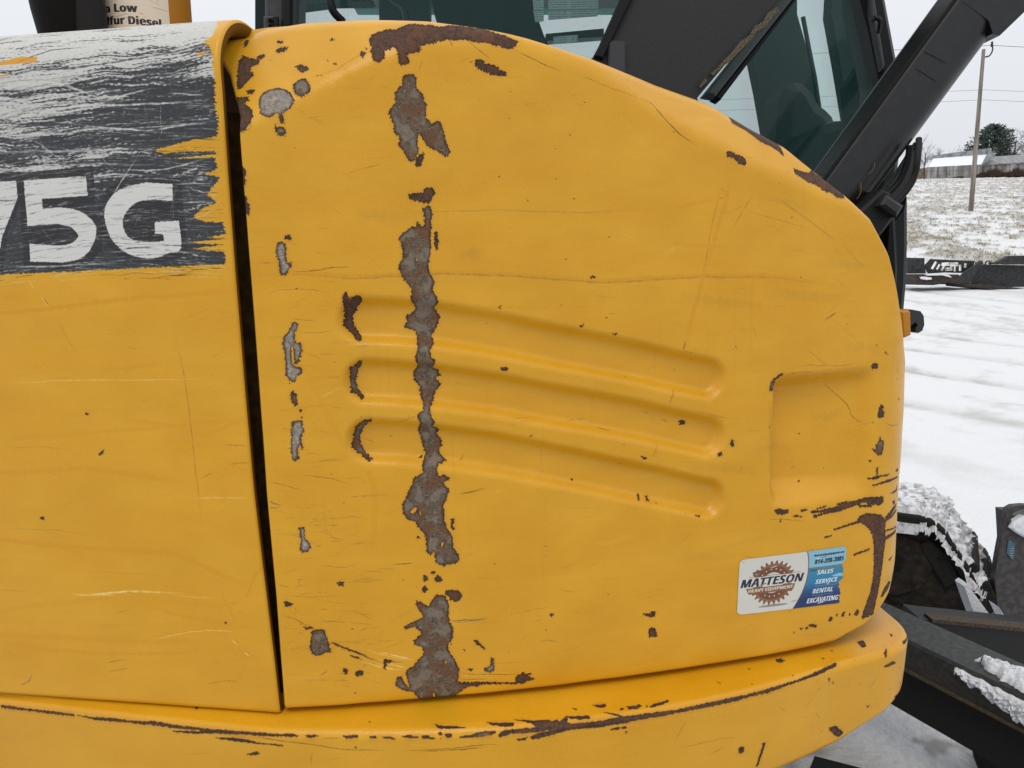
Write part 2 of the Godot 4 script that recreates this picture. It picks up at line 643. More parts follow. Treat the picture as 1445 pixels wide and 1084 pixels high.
func _ready() -> void:
	rng.seed = 4
	dent.seed = 5
	dent.frequency = 1.0
	# camera, held at eye height and tipped down a little
	var cam := Camera3D.new()
	cam.name = "camera"
	add_child(cam)
	cam.position = Vector3(0, 1.4, 0)
	cam.rotation_degrees = Vector3(-8, 0, -1)
	cam.fov = 53.0
	cam.near = 0.05
	cam.far = 900.0
	cam.current = true
	# overcast sky
	var env := Environment.new()
	env.background_mode = Environment.BG_SKY
	var sm := ProceduralSkyMaterial.new()
	sm.sky_top_color = Color(1.20, 1.21, 1.23)
	sm.sky_horizon_color = Color(0.852, 0.868, 0.892)
	sm.sky_curve = 1.0
	sm.sky_energy_multiplier = 1.0
	sm.ground_bottom_color = Color(0.75, 0.75, 0.77)
	sm.ground_horizon_color = Color(0.82, 0.83, 0.85)
	sm.use_debanding = false
	var sky := Sky.new()
	sky.sky_material = sm
	env.sky = sky
	env.background_energy_multiplier = 1.0
	env.tonemap_mode = Environment.TONE_MAPPER_LINEAR
	env.tonemap_exposure = 1.0
	env.sdfgi_enabled = true
	env.ssao_enabled = true
	env.ssil_enabled = true
	var we := WorldEnvironment.new()
	we.name = "overcast_sky"
	we.environment = env
	add_child(we)
	# the bright patch of cloud that hides the sun, behind the photographer
	var sun := DirectionalLight3D.new()
	sun.name = "veiled_sun"
	sun.light_energy = 0.37
	sun.light_color = Color(1.0, 0.97, 0.93)
	sun.light_angular_distance = 30.0
	sun.shadow_enabled = true
	add_child(sun)
	sun.rotation_degrees = Vector3(-58, -14, 0)

	build_ground()
	build_far_things()
	build_attachments()
	build_machine()

# ---------------------------------------------------------------- terrain
const RISE := [0.0, 0.0, 8.0, 0.0, 14.0, 0.12, 19.0, 0.55, 22.0, 0.82, 25.0, 1.10, 36.0, 2.90, 50.0, 4.95, 110.0, 13.2, 180.0, 21.7, 240.0, 25.0, 600.0, 27.0]

func land(x: float, z: float) -> float:
	# smooth the knots a little
	var d := maxf(-z, 0.0)
	var y := 0.0
	for q in [-1.0, 0.0, 1.0]:
		y += knots(maxf(0.0, d * (1.0 + 0.05 * q)), RISE) / 3.0
	return y

func build_ground() -> void:
	var rough := FastNoiseLite.new()
	rough.seed = 11
	rough.frequency = 1.0
	rough.fractal_octaves = 4
	var pos := PackedVector3Array()
	var uv := PackedVector2Array()
	var col := PackedColorArray()
	var angles := PackedFloat32Array()
	var a := -180.0
	while a <= 180.001:
		angles.append(a)
		a += 0.10 if a > 25.0 and a < 37.0 else (1.0 if a > -50.0 and a < 60.0 else 5.0)
	var radii := PackedFloat32Array()
	var r := 0.35
	while r < 600.0:
		radii.append(r)
		r *= 1.011 if r > 1.2 and r < 200.0 else 1.08
	var nu := angles.size()
	var nv := radii.size()
	for j in nv:
		for i in nu:
			var t := deg_to_rad(angles[i])
			var x := sin(t) * radii[j]
			var z := -cos(t) * radii[j]
			var y := land(x, z)
			var d := -z
			var fine := clampf(radii[j] / 8.0, 0.12, 1.0)
			# ploughed, patchy field beyond the yard
			var field := smoothstep(24.0, 27.0, d)
			var n1 := rough.get_noise_2d(x * 0.30, z * 0.16)
			var n2 := rough.get_noise_2d(x * 1.2 + 40.0, z * 0.5)
			var n3 := rough.get_noise_2d(x * 0.05, z * 0.09 + 9.0)
			y += field * (n1 * 0.10 + n2 * 0.16) + (1.0 - field) * (n2 * 0.018 + n1 * 0.01) * fine
			var rut := smoothstep(0.32, 0.0, absf(fposmod(x * 0.94 - z * 0.34, 1.9) - 0.95)) * smoothstep(4.0, 7.0, d) * (1.0 - field)
			y -= rut * 0.035 * (0.6 + n2)
			var snow := Color(0.72, 0.735, 0.755)
			var straw := Color(0.27, 0.235, 0.15)
			var soil := Color(0.16, 0.145, 0.12)
			var bare := clampf(smoothstep(-0.12, 0.22, n1 * 0.7 + n2 * 0.9 + n3 * 0.5 + 0.05 * sin(d * 0.9)) , 0.0, 1.0) * field
			var c := snow.lerp(straw.lerp(soil, clampf(n2 + 0.35, 0.0, 1.0)), bare * 0.52)
			var n4 := rough.get_noise_2d(x * 3.1, z * 3.1 + 70.0)
			var dirt := (1.0 - field) * smoothstep(0.02, 0.5, n4 * 0.35 + n2 * 0.6 + n1 * 0.4 + rut * 0.12) * smoothstep(3.0, 9.0, d) * (1.0 - smoothstep(17.0, 21.0, d) * 0.5)
			c = c.lerp(Color(0.33, 0.31, 0.28), dirt * 0.42 + 0.24 * rut * (1.0 - field))
			var near_shade := smoothstep(3.2, 2.0, d) * (0.75 + 0.25 * n2)  # shade painted in: snow greyed on the ground close to the machine
			c = c.lerp(Color(0.47, 0.475, 0.49), near_shade * 0.8)
			var clod := smoothstep(0.20, 0.34, n4) * smoothstep(4.0, 2.2, d)
			c = c.lerp(Color(0.16, 0.13, 0.11), clod * 0.55)
			pos.append(Vector3(x, y, z))
			uv.append(Vector2(x, z))
			col.append(c)
	# wound so that the upper side is the front
	var m := sheet(pos, uv, nu, nv, col)
	var mat := StandardMaterial3D.new()
	mat.resource_name = "trodden snow"
	mat.vertex_color_use_as_albedo = true
	mat.roughness = 0.75
	mat.metallic_specular = 0.3
	var n := FastNoiseLite.new()
	n.seed = 3
	n.frequency = 0.03
	n.fractal_octaves = 5
	var im := n.get_seamless_image(512, 512)
	im.bump_map_to_normal_map(5.0)
	mat.normal_enabled = true
	mat.normal_texture = ImageTexture.create_from_image(im)
	mat.uv1_scale = Vector3(1.4, 1.4, 1.0)
	var g := part("ground", m, mat, self)
	tag(g, "snow covered yard rising into a patchy stubble field", "", "", "structure")
	# stubble tufts standing through the snow of the field
	var tm := tuft()
	var mm := MultiMesh.new()
	mm.transform_format = MultiMesh.TRANSFORM_3D
	mm.use_colors = true
	mm.mesh = tm
	var spots := []
	while spots.size() < 9000:
		var t := deg_to_rad(rng.randf_range(20.0, 40.0))
		var q := 26.0 * pow(6.0, rng.randf())
		var x := sin(t) * q / cos(t) 
		var z := -q
		var n1 := rough.get_noise_2d(x * 0.30, z * 0.16)
		var n2 := rough.get_noise_2d(x * 1.2 + 40.0, z * 0.5)
		if n1 * 0.7 + n2 * 0.9 < rng.randf_range(-0.15, 0.2):
			continue
		spots.append(Transform3D(Basis(Vector3.UP, rng.randf() * TAU).scaled(Vector3.ONE * rng.randf_range(0.5, 1.4)), Vector3(x, land(x, z) + n1 * 0.10 + n2 * 0.16 - 0.02, z)))
	mm.instance_count = spots.size()
	for i in spots.size():
		mm.set_instance_transform(i, spots[i])
		var s := rng.randf_range(0.6, 1.3)
		mm.set_instance_color(i, Color(0.40 * s, 0.36 * s, 0.26 * s))
	var o := MultiMeshInstance3D.new()
	o.name = "stubble"
	o.multimesh = mm
	var gm := StandardMaterial3D.new()
	gm.vertex_color_use_as_albedo = true
	gm.roughness = 0.9
	o.material_override = gm
	add_child(o)
	tag(o, "dry straw coloured stubble standing through the snow of the field", "stubble", "", "stuff")

func tuft() -> ArrayMesh:
	var st := SurfaceTool.new()
	st.begin(Mesh.PRIMITIVE_TRIANGLES)
	for i in 9:
		var a := rng.randf() * TAU
		var b := Vector3(cos(a), 0, sin(a)) * rng.randf() * 0.16
		var lean := Vector3(rng.randf_range(-0.12, 0.12), rng.randf_range(0.05, 0.14), rng.randf_range(-0.12, 0.12))
		var w := Vector3(cos(a + 1.5), 0, sin(a + 1.5)) * 0.014
		for q in [b - w, b + lean, b + w]:
			st.add_vertex(q)
	st.generate_normals()
	return st.commit()

# ---------------------------------------------------------------- far things
func build_far_things() -> void:
	var grey_wood := grainy(Color(0.40, 0.37, 0.34), Color(0.60, 0.57, 0.53), 0.02, 0.4, 0.9, 2.0, 21, 0.5, Vector3(1, 0.08, 1))
	var dark_metal := flat(Color(0.16, 0.16, 0.17), 0.6)
	# utility pole with its wires
	var base: Vector3 = Vector3(29.383, 5.012, -50.000)
	var pole := thing("utility_pole", "weathered grey wooden utility pole standing alone in the snowy field", "utility pole", base)
	part("shaft", tube(PackedVector3Array([Vector3(0, -0.4, 0), Vector3(0.05, 3.0, 0), Vector3(0.1, 6.5, 0), Vector3(0.16, 9.75, 0)]), 0.15, 12, 0.10), grey_wood, pole)
	part("insulator_bracket", tube(bend(PackedVector3Array([Vector3(0.16, 9.3, 0), Vector3(0.5, 9.35, 0.05), Vector3(0.68, 9.7, 0.05), Vector3(0.62, 10.1, 0.05)])), 0.045, 6), dark_metal, pole)
	part("insulator", lathe([0.0, -0.16, 0.08, -0.16, 0.05, -0.06, 0.09, -0.04, 0.05, 0.04, 0.08, 0.08, 0.0, 0.18], 12), dark_metal, pole, Transform3D(Basis(), Vector3(0.62, 10.05, 0.05)))
	for q in [[9.98, 0.65, 60.0, 9.2], [7.35, 0.35, 60.0, 7.0], [6.75, 0.3, 60.0, 6.3], [2.5, 0.2, 60.0, 3.4]]:
		for sgn in [-1.0, 1.0]:
			var w := PackedVector3Array()
			for i in 13:
				var t := i / 12.0
				w.append(Vector3(q[1] + sgn * q[2] * t, q[0] + (q[3] - q[0]) * t - 1.4 * t * (1.0 - t) * 4.0 * 0.4, sgn * -4.0 * t))
			part("wire", tube(w, 0.009 if q[0] < 9.0 else 0.014, 4), dark_metal, pole)
	# long barn with a snowy roof
	var siding := grainy(Color(0.40, 0.37, 0.34), Color(0.66, 0.66, 0.66), 0.012, 0.12, 0.9, 0.0, 31, 0.5, Vector3(1, 0.1, 1))
	var tin := grainy(Color(0.44, 0.45, 0.46), Color(0.60, 0.61, 0.62), 0.01, 0.1, 0.6, 0.0, 32)
	var snow := flat(Color(0.90, 0.92, 0.95), 0.8, 0.2)
	var zb := -180.0
	var barn := thing("barn", "long low barn with snow on its front roof and a raised grey ridge", "barn", Vector3(101.271, 21.590, -180.000))
	var o := barn.position
	part("wall", plate(shifted([95.329, 21.062, 107.584, 21.325, 107.523, 24.618, 95.309, 24.2], o), 0.0, 9.0), siding, barn)
	part("lean_to_wall", plate(shifted([92.625, 20.91, 96.03, 21.01, 95.848, 24.169, 93.262, 24.055], o), -1.0, 5.0), grainy(Color(0.36, 0.31, 0.25), Color(0.52, 0.47, 0.40), 0.012, 0.12, 0.9, 0.0, 33), barn)
	part("roof", slab([95.571, 23.844, -180.3, 107.562, 24.346, -180.3, 112.612, 27.705, -186, 99.7, 26.957, -186], 0.25, o), snow, barn)
	part("ridge", plate(shifted([99.705, 26.877, 112.612, 27.705, 113.371, 28.738, 113.016, 29.065, 99.99, 27.677], o), zb + 180.0 - 5.9, 2.0), tin, barn)
	part("gable", slab([107.622, 24.359, -180.4, 108.689, 25.281, -180.4, 114.728, 27.74, -187, 113.474, 28.974, -187], 0.3, o), tin, barn)
	for q in [96.559, 98.175, 100.113, 102.375, 104.153]:
		part("board", plate([q - 0.35 - o.x, -0.2, q + 0.35 - o.x, -0.2, q + 0.35 - o.x, 2.6, q - 0.35 - o.x, 2.6], 0.12, 0.1), tin, barn)
	var shed := thing("shed", "low grey roofed shed behind bare brush beside the barn", "shed", Vector3(117.984, 22.361, -186.000))
	o = shed.position
	part("wall", plate(shifted([111.828, 22.141, 127.17, 22.205, 126.873, 25.933, 111.929, 25.54], o), 0.0, 8.0), siding, shed)
	part("roof", slab([111.422, 25.426, -185.7, 126.668, 25.893, -185.7, 129.456, 28.274, -190, 116.263, 27.674, -190], 0.25, o), tin, shed)
	# trees beyond
	var bark := flat(Color(0.33, 0.31, 0.30), 0.95, 0.2)
	var ever := thing("evergreen_tree", "broad dark evergreen tree rising behind the barn roof", "evergreen tree", Vector3(121.837, 24.024, -200.000))
	part("trunk", tube(PackedVector3Array([Vector3(0, -1, 0), Vector3(0.1, 4, 0), Vector3(0, 11.0, 0)]), 0.45, 8, 0.1), bark, ever)
	part("crown", needle_crown(12.8, 6.6), flat(Color(0.36, 0.41, 0.385), 0.9, 0.2), ever)  # crown colour paled to carry the haze of distance
	var names := ["small bare tree at the left end of the barn", "thin bare tree just left of the utility pole above the barn", "bare tree between the barn ridge and the boom", "grey bare tree showing over the middle of the barn roof", "tall bare tree right of the dark evergreen", "bare tree at the right edge beyond the shed", "bare twiggy tree over the shed roof", "bare tree close beside the boom end"]
	var where := [Vector3(107.608, 24.525, -205.000), Vector3(124.630, 25.453, -215.000), Vector3(116.524, 25.591, -215.000), Vector3(123.381, 26.083, -220.000), Vector3(124.218, 23.366, -195.000), Vector3(130.635, 23.875, -200.000), Vector3(135.028, 25.652, -215.000), Vector3(102.650, 24.001, -200.000)]
	var tall := [8.5, 10.5, 9.0, 7.5, 11.5, 13.0, 8.0, 9.5]
	for i in 8:
		var t := thing("bare_tree", names[i], "bare tree", where[i], 0.0, "bare trees on the skyline")
		bare_tree(t, tall[i], bark)
	for i in 12:
		var x := lerpf(1290.0, 1460.0, i / 11.0)
		var at := Vector3(lerpf(92.0, 140.0, i / 11.0), 0, -232.0 + 6.0 * sin(i * 2.3))
		at.y = land(at.x, at.z) - 0.5
		var t := thing("bare_tree", "hazy bare tree in the far tree line, the %s one from its left end" % ["first", "second", "third", "fourth", "fifth", "sixth", "seventh", "eighth", "ninth", "tenth", "eleventh", "twelfth"][i], "bare tree", at, i * 1.3, "trees of the far tree line")
		bare_tree(t, 8.0 + 2.5 * sin(i * 1.7), bark, 0.6)
	var brush_mat := flat(Color(0.34, 0.29, 0.25), 0.95, 0.1)
	var bnames := ["leafless brown brush at the barn corner behind the utility pole", "dense brown brush in front of the shed", "round brown bush at the right edge before the shed", "low weeds along the foot of the barn wall", "brown weeds at the left foot of the lean-to"]
	var bw := [Vector3(105.657, 21.028, -176.000), Vector3(108.175, 21.139, -176.000), Vector3(113.063, 21.210, -176.000), Vector3(101.754, 21.183, -178.000), Vector3(92.271, 20.487, -176.000)]
	var bs := [Vector3(1.6, 2.0, 1.2), Vector3(3.0, 2.9, 1.6), Vector3(2.6, 2.8, 1.6), Vector3(2.2, 0.9, 0.8), Vector3(2.5, 0.8, 0.8)]
	for i in 5:
		var b := thing("brush", bnames[i], "brush", bw[i], 0.0, "brush along the buildings")
		part("twigs", twig_mass(bs[i], 1500), brush_mat, b)
		tag(b.get_child(0), "", "", "", "stuff")

func shifted(p: Array, o: Vector3) -> Array:
	var out := []
	for i in p.size() / 2:
		out.append(p[i * 2] - o.x)
		out.append(p[i * 2 + 1] - o.y)
	return out

# sloping four-cornered slab, corners counter-clockwise from above, thickness downwards
func slab(c: Array, thick: float, o := Vector3.ZERO) -> ArrayMesh:
	var st := SurfaceTool.new()
	st.begin(Mesh.PRIMITIVE_TRIANGLES)
	st.set_smooth_group(-1)
	var p := []
	for i in c.size() / 3:
		p.append(Vector3(c[i * 3], c[i * 3 + 1], c[i * 3 + 2]) - o)
	var d := Vector3(0, -thick, 0)
	quad(st, p[0], p[1], p[2], p[3])
	quad(st, p[3] + d, p[2] + d, p[1] + d, p[0] + d)
	for i in 4:
		quad(st, p[i] + d, p[(i + 1) % 4] + d, p[(i + 1) % 4], p[i])
	st.generate_normals()
	return st.commit()

func bare_tree(t: Node3D, tall: float, bark: Material, thick := 1.0) -> void:
	var limbs := []
	var trunk := PackedVector3Array([Vector3(0, -0.8, 0), Vector3(rng.randf_range(-0.1, 0.1), tall * 0.25, 0), Vector3(rng.randf_range(-0.3, 0.3), tall * 0.5, 0), Vector3(rng.randf_range(-0.4, 0.4), tall * 0.75, 0.1)])
	part("trunk", tube(trunk, 0.022 * tall * thick, 6, 0.01 * tall * thick), bark, t)
	var st := SurfaceTool.new()
	st.begin(Mesh.PRIMITIVE_TRIANGLES)
	for i in 30:
		var f := rng.randf_range(0.25, 1.0)
		var from := trunk[1].lerp(trunk[2], f * 2.0 - 0.5) if f < 0.75 else trunk[2].lerp(trunk[3], (f - 0.75) * 4.0)
		var a := rng.randf() * TAU
		var dir := Vector3(cos(a), rng.randf_range(0.6, 1.8), sin(a)).normalized()
		twig(st, from, dir, tall * rng.randf_range(0.18, 0.34), 0.0045 * tall * thick, 2)
	st.generate_normals()
	part("branches", st.commit(), bark, t)

func twig(st: SurfaceTool, from: Vector3, dir: Vector3, l: float, r: float, depth: int) -> void:
	var to := from + dir * l
	var s := dir.cross(Vector3(0.3, 0.2, 0.9)).normalized()
	var u := dir.cross(s)
	for q in [[s, u], [u, -s], [-s, -u], [-u, s]]:
		for e in [from + q[0] * r, from + q[1] * r, to]:
			st.add_vertex(e)
	if depth > 0:
		for i in 4:
			var f := rng.randf_range(0.25, 0.95)
			var d2 := (dir + Vector3(rng.randf_range(-0.8, 0.8), rng.randf_range(-0.15, 0.8), rng.randf_range(-0.8, 0.8))).normalized()
			twig(st, from.lerp(to, f), d2, l * rng.randf_range(0.35, 0.65), r * 0.6, depth - 1)

func twig_mass(size: Vector3, n: int) -> ArrayMesh:
	var st := SurfaceTool.new()
	st.begin(Mesh.PRIMITIVE_TRIANGLES)
	for i in n:
		var a := rng.randf() * TAU
		var d := sqrt(rng.randf())
		var b := Vector3(cos(a) * d * size.x, rng.randf() * size.y * 0.5 * (1.2 - d), sin(a) * d * size.z)
		var dir := Vector3(rng.randf_range(-0.7, 0.7), rng.randf_range(0.3, 1.0), rng.randf_range(-0.7, 0.7)).normalized()
		var l := size.y * rng.randf_range(0.2, 0.55) * (1.25 - d * 0.6)
		var s := dir.cross(Vector3(rng.randf_range(-1, 1), 0.2, rng.randf_range(-1, 1))).normalized() * 0.075
		for e in [b - s, b + dir * l, b + s]:
			st.add_vertex(e)
	st.generate_normals()
	return st.commit()

func needle_crown(tall: float, wide: float) -> ArrayMesh:
	var st := SurfaceTool.new()
	st.begin(Mesh.PRIMITIVE_TRIANGLES)
	for i in 700:
		var f := rng.randf()
		var y := tall * (0.12 + 0.86 * f)
		var a := rng.randf() * TAU
		var lim := wide * pow(1.0 - f * f, 0.6) * (0.75 + 0.25 * sin(a * 3.0 + f * 9.0)) + 0.25
		var d := Vector3(cos(a), rng.randf_range(0.0, 0.55), sin(a)).normalized()
		var tip := Vector3(0, y, 0) + d * lim
		for q in 14:
			var c := Vector3(0, y, 0).lerp(tip, rng.randf_range(0.35, 1.0))
			var e := Vector3(rng.randf_range(-1, 1), rng.randf_range(-0.4, 0.8), rng.randf_range(-1, 1)).normalized()
			var s := e.cross(Vector3(rng.randf_range(-1, 1), rng.randf_range(-1, 1), 0.4)).normalized() * rng.randf_range(0.10, 0.24)
			for w in [c - s, c + e * rng.randf_range(0.35, 0.8) + d * 0.25, c + s]:
				st.add_vertex(w)
	st.generate_normals()
	return st.commit()

# ---------------------------------------------------------------- loose attachments in the yard
func build_attachments() -> void:
	var black := grainy(Color(0.10, 0.105, 0.115), Color(0.20, 0.205, 0.215), 0.02, 0.8, 0.55, 1.0, 41)
	var rusty := grainy(Color(0.13, 0.11, 0.10), Color(0.24, 0.20, 0.17), 0.02, 0.8, 0.7, 1.0, 42)
	var snow := grainy(Color(0.84, 0.86, 0.89), Color(0.94, 0.95, 0.97), 0.03, 2.0, 0.85, 2.0, 43)
	var z := -22.0
	var f := thing("slotted_attachment", "black steel loader attachment with a slotted back plate in the snow", "attachment", Vector3(12.058, 0.938, -22.000))
	var o := f.position
	part("end_box", plate(shifted([11.206, 1.709, 11.689, 1.696, 11.701, 1.493, 11.754, 1.259, 11.23, 1.268], o), 0.05, 0.5, 0.01), black, f)
	var c := CSGPolygon3D.new()
	c.name = "slotted_plate"
	var poly := PackedVector2Array()
	var raw := shifted([11.713, 1.482, 11.891, 1.665, 13.149, 1.587, 13.001, 1.254, 12.694, 1.259, 12.315, 1.278, 11.844, 1.258], o)
	for i in raw.size() / 2:
		poly.append(Vector2(raw[i * 2], raw[i * 2 + 1]))
	c.polygon = poly
	c.depth = 0.04
	c.material = black
	f.add_child(c)
	var slots := shifted([11.991, 1.488, 12.116, 1.444, 12.246, 1.402, 12.32, 1.511, 12.556, 1.5, 12.413, 1.372, 12.585, 1.378, 12.732, 1.403, 12.872, 1.466], o)
	var size := [[0.075, 0.235, -28.0], [0.06, 0.17, -28.0], [0.06, 0.15, -32.0], [0.24, 0.095, 3.0], [0.24, 0.11, 3.0], [0.21, 0.09, 3.0], [0.06, 0.14, 0.0], [0.07, 0.17, 5.0], [0.07, 0.12, -10.0]]
	for i in 9:
		var b := CSGBox3D.new()
		b.name = "slot"
		b.operation = CSGShape3D.OPERATION_SUBTRACTION
		b.size = Vector3(size[i][0], size[i][1], 0.3)
		b.position = Vector3(slots[i * 2], slots[i * 2 + 1], 0)
		b.rotation_degrees.z = size[i][2]
		c.add_child(b, true)
	part("tray", plate(shifted([11.231, 1.254, 12.413, 1.224, 12.536, 1.133, 12.664, 0.979, 12.383, 0.944, 12.167, 0.999, 11.745, 0.936, 11.247, 0.957], o), 0.5, 0.9, 0.02), rusty, f)
	part("brace", plate(shifted([12.569, 0.992, 12.536, 1.133, 12.703, 1.299, 13.144, 1.583, 13.193, 1.565, 13.024, 1.265, 12.878, 0.964], o), 0.30, 0.06, 0.01), black, f)
	for q in [[11.319, 1.174, 11.434, 1.181, 11.631, 1.15, 11.645, 1.1, 11.508, 1.089, 11.357, 1.114], [11.431, 1.24, 11.935, 1.248, 12.121, 1.21, 12.195, 1.141, 12.124, 1.16, 11.938, 1.209, 11.524, 1.207]]:
		var s := part("snow", plate(shifted(q, o), 0.0, 0.05), snow, self, Transform3D(Basis(), o + Vector3(0, 0, 0.56)))
		tag(s, "snow lying on the tray of the slotted attachment" if taken["snow"] == 1 else "thin line of snow along the rail of the slotted attachment", "snow", "", "stuff")
	var b := thing("loader_bucket", "wide black loader bucket with snow on its side plate lying in the yard", "bucket", Vector3(13.682, 0.710, -22.000))
	o = b.position
	part("shell", plate(shifted([13.022, 0.938, 13.256, 1.502, 14.533, 1.445, 16.081, 1.399, 16.149, 0.601, 14.587, 0.727], o), -0.1, 0.3, 0.03), black, b)
	part("cutting_edge", plate(shifted([12.404, 0.976, 13.093, 0.936, 14.583, 0.781, 16.143, 0.672, 16.154, 0.542, 14.592, 0.657, 12.409, 0.901], o), 0.35, 0.45, 0.02), rusty, b)
	part("top_rail", plate(shifted([13.56, 1.531, 13.735, 1.561, 14.018, 1.714, 16.056, 1.688, 16.079, 1.418, 13.575, 1.494], o), 0.12, 0.2, 0.03), black, b)
	part("side_plate", plate(shifted([12.844, 0.941, 13.165, 1.554, 13.349, 1.512, 13.248, 1.448, 13.145, 1.216, 13.093, 0.932], o), 0.10, 0.12, 0.02), rusty, b)
	for q in [[13.254, 1.536], [13.478, 1.533]]:
		part("lifting_eye", tube(bend(PackedVector3Array([Vector3(q[0] - o.x - 0.07, q[1] - o.y - 0.09, 0.05), Vector3(q[0] - o.x - 0.05, q[1] - o.y + 0.03, 0.05), Vector3(q[0] - o.x + 0.05, q[1] - o.y + 0.03, 0.05), Vector3(q[0] - o.x + 0.07, q[1] - o.y - 0.09, 0.05)])), 0.02, 6), black, b)
	var s2 := part("snow", plate(shifted([12.772, 0.962, 13.049, 1.491, 13.107, 1.504, 13.26, 1.488, 13.134, 1.444, 13.044, 1.218, 12.97, 0.954], o), 0.0, 0.03, 0.01), snow, self, Transform3D(Basis(), o + Vector3(0, 0, 0.16)))
	tag(s2, "band of snow on the side plate of the wide loader bucket", "snow", "", "stuff")
	# upright attachment close by
	var u := thing("upright_attachment", "dark upright steel attachment with an eye at the top and a blue sticker", "attachment", Vector3(1.954, 0.018, -2.820))
	o = u.position
	var cs := CSGPolygon3D.new()
	cs.name = "side_plate"
	poly = PackedVector2Array()
	raw = shifted([1.86, 0.091, 1.84, 0.221, 1.85, 0.322, 1.858, 0.39, 1.866, 0.439, 1.867, 0.479, 1.876, 0.493, 1.893, 0.503, 1.931, 0.506, 2.015, 0.501, 2.198, 0.446, 2.268, -0.003, 1.926, 0.01], o)
	for i in raw.size() / 2:
		poly.append(Vector2(raw[i * 2], raw[i * 2 + 1]))
	cs.polygon = poly
	cs.depth = 0.03
	cs.material = grainy(Color(0.20, 0.19, 0.19), Color(0.29, 0.28, 0.28), 0.02, 3.0, 0.6, 1.0, 44)
	u.add_child(cs)
	var hole := CSGPolygon3D.new()
	hole.name = "eye"
	hole.operation = CSGShape3D.OPERATION_SUBTRACTION
	var hp := PackedVector2Array()
	raw = shifted([1.885, 0.459, 1.892, 0.476, 1.915, 0.489, 1.957, 0.492, 1.993, 0.48, 1.996, 0.449, 1.934, 0.461, 1.901, 0.44, 1.887, 0.445], o)
	for i in raw.size() / 2:
		hp.append(Vector2(raw[i * 2], raw[i * 2 + 1]))
	hole.polygon = hp
	hole.depth = 0.3
	hole.position.z = 0.15
	cs.add_child(hole)
	part("back_shell", plate(shifted([2.042, 0.393, 2.263, 0.389, 2.322, 0.009, 2.09, 0.013], o), -0.04, 0.3), black, u)
	var stk := Image.create(64, 96, false, Image.FORMAT_RGB8)
	stk.fill(Color8(62, 98, 112))
	for i in 7:
		stk.fill_rect(Rect2i(14, 14 + i * 11, 36 - (i % 3) * 7, 4), Color8(120, 150, 160))
	var sm2 := flat(Color.WHITE, 0.5)
	sm2.albedo_texture = ImageTexture.create_from_image(stk)
	sm2.uv1_triplanar = true
	sm2.uv1_scale = Vector3(12, 12, 12)
	part("sticker", plate(shifted([1.88, 0.374, 1.906, 0.352, 1.901, 0.291, 1.876, 0.32], o), 0.004, 0.003), sm2, u)
	var s3 := part("snow", plate(shifted([1.872, 0.424, 1.882, 0.442, 1.92, 0.464, 2.005, 0.456, 2.097, 0.423, 2.101, 0.368, 2.011, 0.382, 1.952, 0.375, 1.921, 0.389, 1.896, 0.405], o), 0.02, 0.015, 0.006), snow, self, Transform3D(Basis(), o))
	tag(s3, "smooth snow stuck below the eye of the upright attachment", "snow", "", "stuff")

# ---------------------------------------------------------------- the excavator
func build_machine() -> void:
	var ex := thing("excavator", "yellow excavator with rusty chipped side panel, black boom and cab", "excavator", Vector3(0, 0, -2.0))
	var shift := Transform3D(Basis(), Vector3(0, 0, 2.0))
	var pl := Plan.new(0.0)
	var ps := Plan.new(0.06)
	build_side_panel(ex, Plan.new(-1.0), shift)
	build_hood(ex, pl, shift)
	build_skirt(ex, ps, shift)
	build_frame(ex, pl, shift)
	build_cab(ex, shift)
	build_boom(ex, shift)
	build_undercarriage(ex, shift)
	build_filler(ex, shift)

const CLEAN := Color(0.814, 0.572, 0.030)
const DUSTY := Color(0.818, 0.606, 0.120)

func strip(st: SurfaceTool, a: PackedVector3Array, b: PackedVector3Array, ua: PackedVector2Array) -> void:
	for i in a.size() - 1:
		for q in [[a[i], ua[i]], [b[i + 1], ua[i + 1]], [a[i + 1], ua[i + 1]], [a[i], ua[i]], [b[i], ua[i]], [b[i + 1], ua[i + 1]]]:
			st.set_uv(q[1])
			st.add_vertex(q[0])

